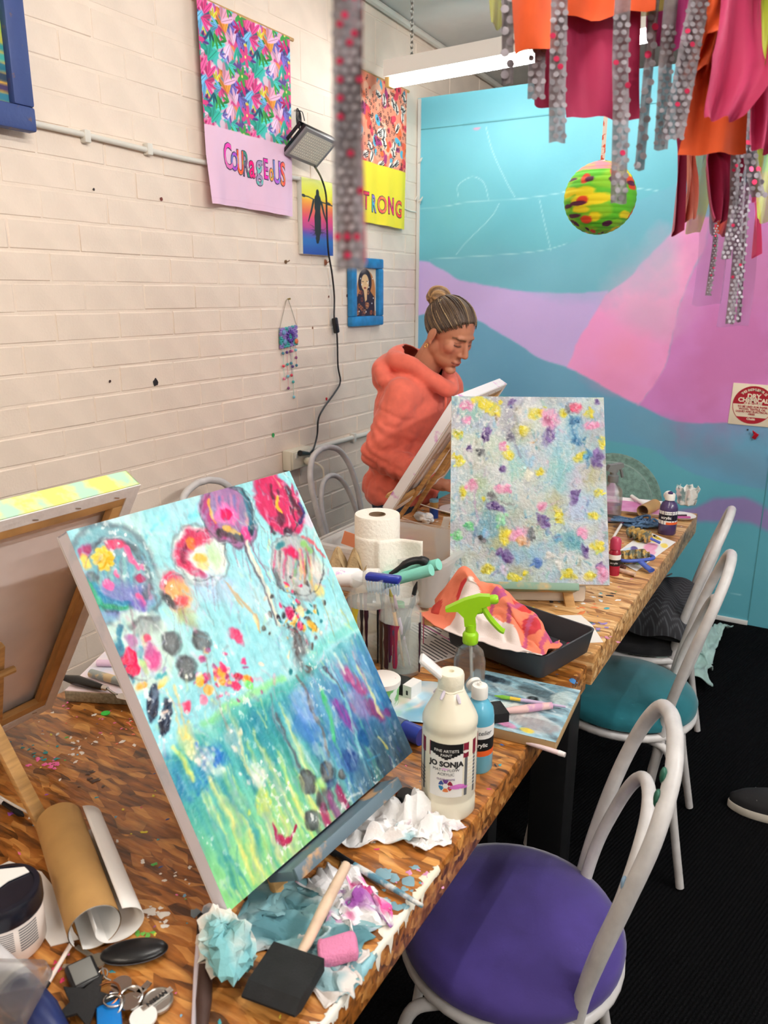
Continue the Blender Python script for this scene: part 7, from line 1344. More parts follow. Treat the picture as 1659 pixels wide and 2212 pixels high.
# white squeeze tube, mint foam rods, brush head, black handle
a0, a1 = on(690, 1245, 2, Z2+.13), on(825, 1250, 2, Z2+.13); t = thing('squeeze_bottle', 'white squeeze bottle with pink specks lying across the tub', 'bottle', (a0[0], a0[1], a0[2])); d = a1-a0; L_ = np.linalg.norm(d); u_ = d/L_
mk('bottle_body', G().tube([u_*0, u_*L_*.62, u_*L_*.70], [.022, .022, .014], 20), M('bottle_white', (238, 234, 232), .3, scale=40, col2=(206, 170, 210), thr=(.66, .7)), t); mk('bottle_cap', G().tube([u_*L_*.70, u_*L_*.76, u_*L_*.95, u_*L_], [.012, .022, .023, .012], 20), white_pl, t)
mint = M('mint_foam', (134, 214, 196), .75, bump=.1, bscale=300)
for i, ((x0, y0), (x1, y1)) in enumerate((((830, 1258), (932, 1231)), ((850, 1242), (948, 1219)))):
    a0, a1 = on(x0, y0, 2, Z2+.10), on(x1, y1, 2, Z2+.15); d = a1-a0; o = mk('foam_rod', G().tube([np.zeros(3)-d*.35, d], .0135, 18), mint, None, loc=a0); tag(o, ['mint green foam rod in front in the tub', 'mint green foam rod behind the other in the tub'][i], 'foam rod', 'mint foam rods in the tub')
p = on(828, 1258, 2, Z2+.155); t = thing('scrub_brush', 'royal blue scrub brush with pale bristles at the tub rim', 'brush', p, .2); t.scale = (1.25, 1.25, 1.25); rb_ = M('royal_blue', (30, 50, 150), .3)
mk('brush_back', G().box((0, 0, .008), (.062, .022, .012), bev=.005), rb_, t)
for i in range(10): mk('bristle_tuft', G().box((-.026+i*.0058, -.006, -.009), (.0022, .0022, .024), eul(.3, 0, 0)).box((-.026+i*.0058, .005, -.009), (.0022, .0022, .024)), M('bristle_pale', (176, 206, 236), .5), t, smooth=0)
p = on(898, 1215, 2, Z2+.15); t = tag(mk('roller_handle', G().tube(spline([(-.05, -.03, -.03), (-.015, -.01, .0), (.012, .004, .006), (.026, .008, .0)], 5), [.006]*4+[.009]*6+[.011]*5+[.007], 12), black_pl, None, loc=p), 'black curved tool handle poking out of the tub', 'handle')
for i, (px, py, c, lab) in enumerate(((862, 1290, (40, 150, 70), 'green bottle cap inside the tub'), (800, 1290, (26, 26, 28), 'black film canister inside the tub'), (760, 1190, (236, 150, 110), 'coral scrap of card at the back of the tub'))):
    p = on(px, py, 2, Z2+.09); tag(mk(('bottle_cap', 'canister', 'card_scrap')[i], (G().lathe([(.001, 0), (.013, 0), (.013, .016), (.011, .018), (.001, .018)], 18) if i < 2 else G().box((0, 0, .02), (.05, .001, .04), eul(.2, .3, .4))), M('tubbit_%d' % i, c, .4), None, loc=(p[0], p[1], Z2+.06+.02*i)), lab, ('cap', 'canister', 'card')[i])
# torn white card strips beside the tub
for i, (px, py, h_, lab) in enumerate(((955, 1215, .09, 'torn white card strip standing beside the tub'), (968, 1200, .11, 'curled white card strip behind the torn one'))):
    p = tf(px, py); nu, nv = 12, 10; A = np.array([[((j/9-.5)*.022+.004*math.sin(i_*.7), .008*math.sin(i_/11*2.4), h_*i_/11) for j in range(nv)] for i_ in range(nu)]); o = mk('card_strip', G().grid(A), M('paper_white'), None, smooth=180, loc=(p[0]-.02, p[1]+.02, Z2), solid=.001); o.rotation_euler = (0, 0, .5); tag(o, lab, 'card strip')

# ================================================================== THINGS ON THE FAR TABLE
p = tf(937, 1118); t = thing('paint_pot', 'small blue and brown paint pot behind the easel slats', 'paint pot', p); r = .0155
mk('pot_body', G().lathe([(.001, 0), (r, 0), (r, .036)], 22), M('pot_blue', (26, 62, 140), .35), t); mk('pot_upper', G().lathe([(r, .036), (r, .058)], 22, cap=False), M('pot_brown', (170, 130, 70), .35), t); mk('pot_lid', G().lathe([(r*1.02, .057), (r*1.02, .064), (r*.9, .066), (.001, .066)], 22), M('pot_lid_blue', (120, 170, 196), .5), t)
def ball(name, label, loc, r, seed, m, cols, cat='tissue', nu=40, nv=26):
    me = mesh_of(G().ell((0, 0, 0), r, nu=nu, nv=nv), name); V = mesh_raw(me); nn = np.abs(n3(V, .7/max(r), seed, 4)); V2 = V*(.75+.9*nn[:, None]); V2[:, 2] -= V2[:, 2].min(); me.vertices.foreach_set('co', V2.reshape(-1).astype(np.float32))
    w = np.clip((n3(V, .6/max(r), seed+4, 3)+.1)*3, 0, 1)[:, None]; setcol(me, np.array(cols[0])*(1-w)+np.array(cols[1])*w); return tag(mk(name, me, m, None, smooth=32, loc=loc), label, cat)
p = tf(920, 1131); ball('tissue', 'small crumpled tissue behind the paper towel roll', (p[0], p[1], Z2), (.03, .024, .018), 5.2, tvc, ((242, 240, 238), (210, 220, 230)))
brush(tf(955, 1150, Z2+.02), tf(868, 1118, Z2+.004), 'thin pale stick leaning across the tissue', M('stick_pale'), M('stick_pale'), .0018, 0)
p = tf(960, 1110); t = thing('paint_plate', 'paint plate with pink and red smears under the rear canvas', 'plate', (p[0]+.03, p[1]+.05, Z2)); mk('plate', G().lathe([(.001, .002), (.05, .002), (.066, .012), (.068, .012), (.052, 0), (.001, 0)], 30), M('plate_white', (230, 226, 226), .4), t); mk('smear', G().ell((.01, -.01, .003), (.03, .022, .003)), M('smear_pink', (214, 130, 150), .5), t); mk('smear', G().ell((-.02, .015, .003), (.02, .014, .003)), M('smear_blue2', (110, 130, 190), .5), t)
tag(mk('bottle_cap', G().lathe([(.001, 0), (.012, 0), (.012, .012), (.001, .013)], 16), rp, None, loc=tf(885, 1168)+np.array([0, 0, .0])), 'red cap beside the paper towel roll', 'cap')
# white wrapped pack and sheet in front of the abstract painting
p = tf(1150, 1305); t = thing('paper_pack', 'white paper wrapped pack with red edge mark under the abstract painting', 'pack', (p[0]-.03, p[1]+.045, Z2), .46)
mk('wrapping', G().box((0, 0, .024), (.28, .075, .046), bev=.008), M('pack_paper', (224, 216, 204), .8, bump=.25, bscale=30), t); mk('red_mark', G().box((.141, -.01, .018), (.002, .02, .010)), rp, t, smooth=0)
q0 = tf(1240, 1360); pts = [tf(*c)-q0 for c in ((1195, 1330), (1255, 1330), (1278, 1350), (1303, 1388), (1240, 1391), (1190, 1370))]; tag(mk('paper_sheet', G().prism([(a[0], a[1]) for a in pts], .0012), M('sheet_cream', (238, 232, 224), .8), None, smooth=0, loc=(q0[0], q0[1], Z2+.0004)), 'white paper sheet hanging toward the corner of the far table', 'paper')
# clear spray bottle with grey head
p = tf(1322, 1128); t = thing('spray_bottle', 'clear water bottle with grey spray head behind the abstract painting', 'spray bottle', (p[0]-.012, p[1]+.015, Z2), face_cam(p)+.6)
mk('bottle', G().lathe([(.001, 0), (.033, 0), (.036, .005), (.036, .09), (.033, .11), (.016, .128), (.014, .14)], 30), clearp, t); mk('water', G().lathe([(.001, .004), (.033, .006), (.033, .06), (.001, .06)], 26), M('water_pink', (226, 214, 218), .05, trans=.8, ior=1.33), t)
gh = M('head_grey', (116, 118, 118), .5); mk('collar', G().lathe([(.017, .136), (.018, .14), (.018, .158), (.012, .162), (.011, .18)], 18), gh, t); mk('head', G().prism([(-.03, .178), (-.02, .196), (.03, .2), (.034, .186), (.012, .178), (.012, .17), (-.012, .17)], .02, np.array([[1, 0, 0], [0, 0, -1], [0, 1, 0.0]]), (0, .01, 0)), gh, t, smooth=30); mk('trigger', G().tube([(.022, 0, .186), (.03, 0, .17), (.036, 0, .15)], .005, 8), gh, t)
# pink tray with spatula
p = tf(1370, 1098); t = thing('paint_tray', 'white tray smeared with pink paint at the far end', 'tray', (p[0]+.0, p[1]-.0, Z2), .1)
mk('tray_shell', loft([rring(.12, .09, .01, 0), rring(.13, .10, .012, .012), rring(.127, .097, .012, .012), rring(.118, .088, .01, .003)]), M('tray_white', (236, 234, 234), .4), t, smooth=40); mk('pink_paint', G().box((0, 0, .0036), (.22, .165, .0012)), M('paint_pink', (206, 120, 176), .4, scale=10, col2=(224, 160, 200), thr=(.4, .6)), t, smooth=0)
a0, a1 = tf(1365, 1065, Z2+.03), tf(1400, 1092, Z2+.012); t = thing('spatula', 'white plastic spatula lying over the pink tray', 'spatula', (a0[0], a0[1], Z2+.018)); d = a1-a0; d[2] = -.012; mk('handle', G().tube([np.zeros(3), d], [.007, .006], 10), white_pl, t); mk('blade', G().box(d*1.25, (.03, .002, np.linalg.norm(d)*.6), align(d, (0, 0, 1)), bev=.0009), white_pl, t)
# cardboard tube
a0, a1 = tf(1388, 1104, Z2+.026), tf(1440, 1078, Z2+.026); d = a1-a0; d[2] = 0; d = d/np.linalg.norm(d)*.11; g = G().tube([np.zeros(3), d], .021, 24); t = thing('cardboard_tube', 'brown cardboard tube beside the purple paint bottle', 'cardboard tube', (a0[0], a0[1], Z2+.026)); R = align(d)
mk('outer_wall', G().lathe([(.021, 0), (.021, .11), (.0192, .11), (.0192, 0), (.021, 0)], 28, R, cap=False), card, t)
# purple paint bottle
p = tf(1441, 1152); r = .0285; t = thing('paint_bottle', 'purple acrylic bottle with white flip cap at the far table edge', 'paint bottle', (p[0]-.002, p[1], Z2), face_cam(p))
mk('body', G().lathe([(.001, 0), (r*.92, 0), (r, .004), (r, .082), (r*.97, .09), (r*.8, .102), (r*.45, .11), (.012, .112), (.012, .116)], 34), M('bottle_purple', (70, 54, 98), .25, coat=.4), t); patch(t, 'label_top', -.07, .07, .068, .079, r, label_w); patch(t, 'label_mid', -.07, .07, .048, .068, r, label_k); patch(t, 'label_low', -.07, .07, .036, .048, r, label_w); patch(t, 'label_flash', -.005, .05, .036, .044, r, M('label_orange'), .0007)
ltext(t, 'acrylic', .0125, .058, r, label_w, -.006, .0003); ltext(t, 'Little & Bold', .0068, .0735, r, label_g, 0, shear=.3); flip_cap(t, .112, .0155, .25); mk('paint_blob', G().ell((0, -.008, .136), (.008, .006, .006)), M('blob_purple', (58, 40, 90), .3), t)
# tissue cup on a plate
p = tf(1478, 1118); t = thing('paint_plate', 'white plate with magenta strips at the far table corner', 'plate', (p[0]-.01, p[1]-.01, Z2)); mk('plate', G().lathe([(.001, .003), (.035, .003), (.048, .010), (.05, .010), (.036, 0), (.001, 0)], 28), M('plate_white'), t); mk('magenta_strip', G().box((.01, -.02, .009), (.05, .012, .005), eul(0, 0, .5), bev=.001), M('strip_magenta', (190, 90, 150), .5), t); mk('dark_strip', G().box((.0, -.012, .012), (.045, .006, .005), eul(0, 0, .6), bev=.001), M('strip_dark', (60, 40, 50), .5), t)
p = tf(1482, 1098); nu, nv = 30, 22; A = np.array([[((.026+.010*j/(nv-1)+.006*math.sin(i*1.7+j*.4))*math.cos(i*2*PI/(nu-1)), (.026+.010*j/(nv-1)+.006*math.sin(i*1.3+2))*math.sin(i*2*PI/(nu-1)), (.062+.006*math.sin(i*1.1)+.006*math.sin(i*2.3))*j/(nv-1)) for j in range(nv)] for i in range(nu)]); me = mesh_of(G().grid(A), 'tc'); V = mesh_raw(me); w = np.clip(n3(V, 40, 2.0, 3)*3, 0, 1)[:, None]; setcol(me, np.array([238, 236, 230])*(1-w)+np.array([120, 150, 150])*w)
tag(mk('tissue_cup', me, tvc, None, smooth=30, loc=(p[0]-.002, p[1]+.01, Z2+.013), solid=.001), 'stained torn paper cup standing at the far corner', 'paper cup')
# blue yarn
p = tf(1385, 1138); yq = np.random.default_rng(8); t = thing('yarn', 'loose blue grey wool yarn heap beside the purple bottle', 'yarn', (p[0], p[1], Z2)); ym = M('yarn_blue', (88, 120, 156), .95, var=.3, scale=200)
for k in range(14):
    P = [(yq.normal()*.035, yq.normal()*.022, .006+.028*yq.random()*max(0, 1-abs(i-3)/4)) for i in range(7)]; mk('yarn_loop', G().tube(spline(P, 7), .0042, 6), ym, t)
# textured rollers
def texroller(loc, d, label, handle):
    d = np.array(d, float); d[2] = 0; L_ = np.linalg.norm(d); R = align(d); t = thing('texture_roller', label, 'roller', loc); z_ = np.linspace(0, L_, 34); n = 40; a = np.arange(n)*2*PI/n
    rr = .0165+.0035*np.sign(np.sin(z_[:, None]*300+1.3*np.sin(a[None]*3)))
    V = np.stack([rr*np.cos(a)[None], rr*np.sin(a)[None], z_[:, None]+0*a[None]], 2).reshape(-1, 3); f = [(i*n+j, i*n+(j+1) % n, (i+1)*n+(j+1) % n, (i+1)*n+j) for i in range(33) for j in range(n)]+[tuple(range(n-1, -1, -1)), tuple(33*n+j for j in range(n))]
    mk('foam_sleeve', G().add(V, f, R, (0, 0, .0)), M('roller_foam', (110, 112, 96), .9, scale=60, col2=(196, 160, 90), thr=(.46, .56), bump=.3, bscale=300), t, smooth=30)
    if handle:
        u_ = d/L_; w = np.cross(u_, [0, 0, 1]); bm_ = M('roller_blue', (70, 92, 176), .4)
        P = [u_*(-.008)+z3*.0, u_*(-.012)+w*.014, u_*(.0)+w*.030, u_*L_*.5+w*.034, u_*(L_)+w*.030, u_*(L_+.012)+w*.014, u_*(L_+.008)]
        mk('yoke', G().tube(spline(P, 6), .0052, 10), bm_, t); mk('grip', G().tube([u_*L_*.5+w*.032-z3*.002, u_*L_*.52+w*.055-z3*.008, u_*L_*.56+w*.085-z3*.013], [.010, .009, .011], 12, flat=.6), bm_, t); mk('axle', G().tube([u_*(-.01), u_*(L_+.01)], .004, 8), bm_, t)
    return t
p0, p1 = tf(1340, 1208, Z2+.02), tf(1396, 1203, Z2+.02); texroller((p0[0], p0[1], Z2+.0245), p1-p0, 'blue handled texture roller with grooved foam sleeve', True)
p0, p1 = tf(1360, 1150, Z2+.02), tf(1402, 1162, Z2+.02); texroller((p0[0]+.0, p0[1], Z2+.0225), p1-p0, 'brown grooved foam roller sleeve beside the blue yarn', False)
a0 = tf(1405, 1163, Z2+.022); tag(mk('blue_axle', G().tube([np.zeros(3), (.03, .0, -.01)], .0045, 8), M('roller_blue'), None, loc=a0), 'short blue plastic axle end beside the brown roller sleeve', 'axle')
# swatch sheet
c0, c1, c2, c3 = [tf(*q_) for q_ in ((1318, 1205), (1375, 1235), (1460, 1172), (1395, 1148))]; 
q = Paint(1, 1, .012, (240, 238, 236)); 
for u, v, a, b, c in ((.12, .7, .12, .08, (246, 216, 50)), (.3, .42, .13, .06, (66, 52, 130)), (.5, .3, .1, .06, (66, 56, 140)), (.62, .62, .2, .12, (236, 150, 190)), (.8, .5, .12, .1, (240, 170, 200)), (.72, .26, .2, .12, (130, 226, 130)), (.5, .12, .15, .08, (130, 220, 130)), (.15, .3, .1, .12, (190, 220, 240)), (.85, .8, .1, .06, (250, 220, 90)), (.45, .85, .2, .06, (248, 220, 80))): q.ell((u, 1-v), (a, b), .2, c, .95, .3, .4, .2)
def pl_(U, V): 
    a = (1-V)[..., None]; u_ = U[..., None]; return (c0*(1-u_)+c1*u_)*(1-a)+(c3*(1-u_)+c2*u_)*a+np.array([0, 0, .0016])
tag(mk('swatch_sheet', q.mesh('sw', pl_), M('picture_paint'), None, smooth=180), 'white sheet of green, pink and yellow paint swatches on the far table', 'paper')
# red paint bottle, brown roll and small brushes
p = tf(1322, 1243); r = .0165; t = thing('paint_bottle', 'small crimson paint bottle beside the abstract painting', 'paint bottle', (p[0]+.0, p[1]+.012, Z2), face_cam(p)); mk('body', G().lathe([(.001, 0), (r, 0), (r, .062), (r*.8, .072), (r*.45, .078)], 24), M('bottle_crimson', (160, 26, 52), .25, coat=.3), t); mk('cap', G().lathe([(r*.9, .074), (r*.92, .098), (r*.6, .106), (.001, .108)], 20), M('cap_rose', (190, 60, 90), .35), t); patch(t, 'label_top', -.03, .03, .046, .06, r, label_w); patch(t, 'label_mid', -.03, .03, .028, .046, r, label_k)
ltext(t, 'acrylic', .008, .037, r, label_w, 0)
for (x0, y0, x1, y1, lab, hm) in ((1320, 1226, 1372, 1240, 'pale wooden stick under the blue roller handle', hwood), (1322, 1215, 1350, 1225, 'dark brown roll beneath the roller', M('roll_brown', (90, 56, 48), .7))):
    a0, a1 = tf(x0, y0, Z2+.008), tf(x1, y1, Z2+.008); tag(mk('stick', G().tube([np.zeros(3), a1-a0], .0065, 10), hm, None, loc=(a0[0], a0[1], Z2+.0068)), lab, 'stick')
brush(tf(1318, 1172, Z2+.02), tf(1345, 1128, Z2+.014), 'crimson tipped brush leaning beside the abstract painting', white_pl, M('bristle_crimson', (180, 30, 80), .7), .004, .016, .018, chrome)
brush(tf(1328, 1124, Z2+.012), tf(1410, 1124, Z2+.012), 'pale wooden handled brush lying behind the yarn', hwood, brist_k, .0042, .02, .02, chrome)
p = tf(1430, 1163); brush(p+np.array([.004, -.03, .004]), p+np.array([-.03, .01, .004]), 'yellow brush lying in front of the purple bottle', M('handle_yellow', (226, 200, 70), .5), brist_k, .003, .016, .018, chrome)
# ================================================================== THE PERSON PAINTING
PH = np.array([.800, 2.600, 1.372]); yw, pt = -.26, .50
Fx = np.array([math.cos(yw)*math.cos(pt), math.sin(yw)*math.cos(pt), -math.sin(pt)]); Fy = np.array([-math.sin(yw), math.cos(yw), 0.0]); Fz = np.cross(Fx, Fy); HR = np.stack([Fx, Fy, Fz], 1)
hl = lambda x, y, z: PH+HR @ np.array([x, y, z])
PR = np.array([.625, 2.60, 0.0]); t = thing('person', 'woman in a salmon hoodie with a hair bun looking down at her canvas', 'person', PR); person = t
b = G()
def he(c, r, R=None): b.ell(hl(*c), r, HR if R is None else HR @ R, 24, 16)
he((-.006, 0, .042), (.094, .073, .086)); he((.034, 0, -.012), (.058, .058, .082)); he((.028, 0, -.060), (.058, .054, .048)); he((.002, -.044, -.042), (.030, .018, .034)); he((.002, .044, -.042), (.030, .018, .034)); he((.070, 0, -.098), (.020, .024, .018)); he((.079, 0, .034), (.014, .046, .013))
b.caps(hl(.086, 0, .022), hl(.107, 0, -.022), .0085, .0115); he((.099, 0, -.026), (.013, .011, .009))
for s in (-1, 1):
    he((.093, s*.012, -.028), (.009, .008, .007)); he((.056, s*.042, -.008), (.026, .022, .026)); he((-.010, s*.0765, .000), (.019, .008, .033), eul(0, .25, s*.25)); he((-.006, s*.077, -.026), (.010, .007, .011))
    he((.078, s*.031, .014), (.011, .015, .011))
he((.086, 0, -.058), (.011, .022, .0065)); he((.083, 0, -.068), (.012, .019, .0075))
NB = np.array([.685, 2.60, 1.215]); b.caps(hl(-.018, 0, -.045), NB, .050, .058)
SHR, SHL = np.array([.690, 2.44, 1.165]), np.array([.71, 2.765, 1.165]); ELR, ELL = np.array([.622, 2.395, .960]), np.array([.70, 2.83, .965]); WRR, WRL = np.array([.835, 2.475, .855]), np.array([.875, 2.735, .860])
b.ell((.655, 2.60, 1.10), (.10, .15, .13)); b.ell((.635, 2.60, .95), (.105, .14, .14)); b.ell((.625, 2.60, .80), (.12, .155, .13)); b.caps(SHR+np.array([0, .03, -.015]), SHL+np.array([0, -.03, -.015]), .038, .038); b.caps(SHR+np.array([0, .02, -.02]), ELR, .036, .034); b.caps(SHL+np.array([0, -.02, -.02]), ELL, .036, .034); b.caps(ELR, WRR, .038, .025); b.caps(ELL, WRL, .038, .025)
for y in (2.515, 2.685): b.caps((.635, y, .76), (.645, y, .45), .075, .052); b.caps((.645, y, .45), (.62, y, .07), .05, .034); b.caps((.62, y, .05), (.72, y, .025), .036, .026)
def hand(W, d, n, side, curl):
    d = np.array(d, float); d /= np.linalg.norm(d); n = np.array(n, float); n -= d*(n @ d); n /= np.linalg.norm(n); s = np.cross(n, d)*side
    b.caps(W, W+d*.02, .024, .024); R = np.stack([d, s, n], 1); b.ell(W+d*.052, (.046, .038, .015), R)
    for k, (off, L_, rr) in enumerate(((-.029, .066, .0085), (-.010, .076, .009), (.010, .071, .0088), (.028, .056, .0078))):
        p = W+d*.085+s*off*-1; a = 0.0; seg = [L_*.45, L_*.30, L_*.25]
        for j in range(3):
            a += curl*(.55, .75, .6)[j]*(1+.08*k); q = p+(d*math.cos(a)-n*math.sin(a))*seg[j]; b.caps(p, q, rr*(1-.08*j), rr*(1-.08*(j+1))); p = q
    p = W+d*.028+s*.030; dirs = [(.55, .75, -.25), (.85, .35, -.45), (.95, .0, -.4)]
    for j, (x, y, z_) in enumerate(dirs):
        v = d*x+s*y+n*z_; v /= np.linalg.norm(v); q = p+v*(.036, .030, .024)[j]; b.caps(p, q, (.012, .0105, .009)[j], (.0105, .009, .0075)[j]); p = q
    return W+d*.10-n*.03
hR = hand(WRR, (.90, .35, -.18), (-.1, -.25, 1), 1, .75); hL = hand(WRL, (.93, -.25, -.22), (0, .2, 1), -1, .45)
me = remesh(b, .0042, 5, .5); V = mesh_raw(me); Lc = (V-PH) @ HR
# eye sockets pressed in, lids bulged; small facial modelling in head space
def gs(c, r): return np.exp(-(((Lc-np.array(c))/np.array(r))**2).sum(1))
disp = np.zeros_like(V)
for s in (-1, 1):
    disp += -HR[:, 0]*(.0085*gs((.088, s*.030, .013), (.03, .017, .011)))[:, None]; disp += HR[:, 0]*(.0045*gs((.085, s*.031, .010), (.03, .011, .006)))[:, None]
    disp += -HR[:, 0]*(.003*gs((.085, s*.026, -.040), (.03, .006, .016)))[:, None]; disp += -(np.sign(s)*HR[:, 1])*(.003*gs((-.006, s*.083, .004), (.009, .01, .014)))[:, None]
disp += -HR[:, 0]*(.0028*gs((.098, 0, -.0628), (.03, .022, .0022)))[:, None]; disp += -HR[:, 0]*(.002*gs((.09, 0, -.083), (.03, .018, .005)))[:, None]
me.vertices.foreach_set('co', (V+disp).reshape(-1).astype(np.float32))
col = np.zeros((len(V), 3)); col[:] = (190, 128, 98); nz_ = fbm(256, 256, 20, 20, 5)[np.clip(((Lc[:, 1]+.5)*255).astype(int) % 256, 0, 255), np.clip(((Lc[:, 2]+.5)*255).astype(int) % 256, 0, 255)]
def tint(c, w): 
    global col
    w = np.clip(w, 0, 1)[:, None]; col = col*(1-w)+np.array(c)*w
tint((172, 104, 80), (nz_-.35)*1.4); hd_ = (np.abs(Lc) < .2).all(1)
for s in (-1, 1):
    tint((206, 120, 100), .6*gs((.06, s*.045, -.018), (.05, .022, .022))); tint((176, 112, 88), .8*gs((.088, s*.030, .010), (.04, .017, .010)))
    bx = Lc[:, 1]*s; tint((104, 74, 54), 1.3*np.exp(-((Lc[:, 2]-(.0315-(bx-.03)**2*9))/.0034)**2)*((bx > .010) & (bx < .052))*(Lc[:, 0] > .05))
    tint((58, 36, 30), 1.4*np.exp(-((Lc[:, 2]-(.0035+(bx-.031)**2*16))/.0022)**2)*((bx > .016) & (bx < .047))*(Lc[:, 0] > .05)); tint((120, 72, 58), .7*np.exp(-((Lc[:, 2]-(.0175-(bx-.031)**2*12))/.0018)**2)*((bx > .016) & (bx < .046))*(Lc[:, 0] > .05))
    tint((120, 66, 52), .9*gs((.102, s*.010, -.0335), (.012, .004, .003)))
tint((178, 96, 86), 1.1*gs((.095, 0, -.063), (.02, .019, .008))); tint((100, 52, 46), 1.4*np.exp(-((Lc[:, 2]+.0628)/.0016)**2)*(np.abs(Lc[:, 1]) < .024)*(Lc[:, 0] > .05)); tint((176, 112, 88), .5*gs((.03, 0, -.12), (.08, .06, .03)))
setcol(me, col); mk('body', me, M('skin', vcol=True, rough=.5, sss=.08, bump=.04, bscale=500), t, smooth=180, loc=-PR)
# hair: cap, bun, pin
hm_ = M('hair', vcol=True, rough=.42, bump=.25, bscale=260)
g = G(); g.ell(hl(-.010, 0, .046), (.1005, .0815, .0905), HR, 130, 84); g2 = mesh_of(g, 'cap'); V = mesh_raw(g2); Lc = (V-PH) @ HR
line = np.where(Lc[:, 0] > 0, .004+Lc[:, 0]*.98, .004+Lc[:, 0]*.95); side = np.clip((np.abs(Lc[:, 1])-.04)/.04, 0, 1); keep = Lc[:, 2] > line-.014
bm = bmesh.new(); bm.from_mesh(g2); bm.verts.ensure_lookup_table(); bmesh.ops.delete(bm, geom=[v for v in bm.verts if not keep[v.index]], context='VERTS'); bm.to_mesh(g2); bm.free(); V = mesh_raw(g2); Lc = (V-PH) @ HR
bun = np.array([-.092, 0, .085]); rel = Lc-bun; ax_ = np.array([.94, 0, -.34]); p2_ = np.array([.34, 0, .94]); ang = np.arctan2(rel[:, 1], rel @ p2_); wv1 = np.sin(ang*88+3*np.sin(ang*7))+.6*np.sin(ang*57); me_ = g2
nrm = (Lc-np.array([-.01, 0, .046])); nrm /= np.linalg.norm(nrm, axis=1)[:, None]; me_.vertices.foreach_set('co', (V+(HR @ (nrm*(.0004*wv1-.013*(1-np.clip((Lc[:, 2]-np.where(Lc[:, 0] > 0, .004+Lc[:, 0]*.98, .004+Lc[:, 0]*.95)+.0015*np.sin(ang*37+2*np.sin(ang*11)))/.020, 0, 1)))[:, None]).T).T).reshape(-1).astype(np.float32))
hc = np.zeros((len(V), 3)); hc[:] = (70, 54, 44); rs_ = np.random.default_rng(3).random(400); ai_ = (ang+PI)/(2*PI)*398; a0_ = ai_.astype(int); fr_ = ai_-a0_; rn_ = rs_[a0_]*(1-fr_)+rs_[a0_+1]*fr_; w = np.clip((rn_-.35)*1.5, 0, 1)[:, None]*.75; hc = hc*(1-w)+np.array([138, 114, 86])*w; rs2_ = np.random.default_rng(8).random(120); a1_ = ((ang+PI)/(2*PI)*118).astype(int); w = np.clip((rs2_[a1_]-.86)*12, 0, 1)[:, None]*.7*np.clip(rn_*1.6, 0, 1)[:, None]; hc = hc*(1-w)+np.array([196, 170, 128])*w; w = np.clip((.03-Lc[:, 2])*20, 0, 1)[:, None]*.6; hc = hc*(1-w)+np.array([66, 52, 44])*w; setcol(me_, hc)
mk('hair', me_, hm_, t, smooth=180, loc=-PR)
hs = G(); hcols = []; hq = np.random.default_rng(15); EC, ER = np.array([-.010, 0, .046]), np.array([.1005, .0815, .0905]); bd = (bun-EC)/ER; bd /= np.linalg.norm(bd)
for k in range(460):
    x = hq.uniform(-.098, .090); z_ = (.004+x*.98 if x > 0 else .004+x*.95)+hq.normal()*.0035; q_ = 1-((x+.010)/.1005)**2-((z_-.046)/.0905)**2
    if q_ <= 0: continue
    s0 = np.array([x+.010, (1 if hq.random() < .5 else -1)*.0815*math.sqrt(q_), z_-.046])/ER; s0 /= np.linalg.norm(s0)
    if k > 330: s0 = s0*(1-hq.uniform(.15, .6))+bd*hq.uniform(.15, .5); s0 /= np.linalg.norm(s0)
    om = math.acos(np.clip(s0 @ bd, -1, 1)); P = []; jt = hq.normal(size=3)*.05
    for i_ in range(13):
        u_ = i_/12*.93; d_ = (math.sin((1-u_)*om)*s0+math.sin(u_*om)*bd)/math.sin(om)+jt*math.sin(u_*PI)*.5; d_ /= np.linalg.norm(d_); P.append(hl(*(EC+ER*d_*(.985+.035*math.sin(min(1, u_*1.6)*PI/2)+.012*hq.random()*math.sin(u_*PI)))))
    n0 = hs.n; r_ = hq.uniform(.0012, .0026); hs.tube(P, [r_*.4]+[r_]*11+[r_*.6], 5); c_ = np.array(((74, 58, 46), (92, 72, 56), (112, 90, 68), (60, 46, 38), (150, 124, 90), (186, 158, 116), (84, 66, 52))[hq.integers(7) if hq.random() < .6 else [0, 1, 3, 6][hq.integers(4)]]); hcols += [c_]*(hs.n-n0)
me_ = mesh_of(hs, 'hair_strands'); setcol(me_, hcols); o = mk('hair_strands', me_, hm_, t, smooth=180, loc=-PR); o['kind'] = 'stuff'
g = G(); g.ell((0, 0, 0), (.043, .045, .040), None, 56, 36); me_ = mesh_of(g, 'bun'); V = mesh_raw(me_); a = np.arctan2(V[:, 2], V[:, 0]); tw = np.sin(a*5+V[:, 1]*150)+.5*np.sin(a*17+V[:, 1]*320); V2 = V*(1+.05*tw[:, None]); w = np.clip(tw*.5+.3, 0, 1)[:, None]; setcol(me_, np.array([112, 82, 54])*(1-w)+np.array([190, 148, 98])*w); me_.vertices.foreach_set('co', ((HR @ V2.T).T+hl(*bun)+HR @ np.array([-.012, 0, .008])).reshape(-1).astype(np.float32)); mk('hair_bun', me_, hm_, t, smooth=180, loc=-PR)
mk('hair_clip', G().tube(spline([hl(-.088, -.05, .055), hl(-.066, -.052, .085), hl(-.05, -.044, .115)], 4), [.003]+[.0055]*7+[.003], 8), M('clip_horn', (196, 178, 130), .3), t, loc=-PR)
mk('earring', G().tube([hl(-.006, -.086, -.042)+HR @ np.array([.006*math.cos(a), 0, .008*math.sin(a)]) for a in np.arange(14)*2*PI/14], .0011, 6, closed=True), M('gold', (236, 190, 90), .25, metal=1), t, loc=-PR)
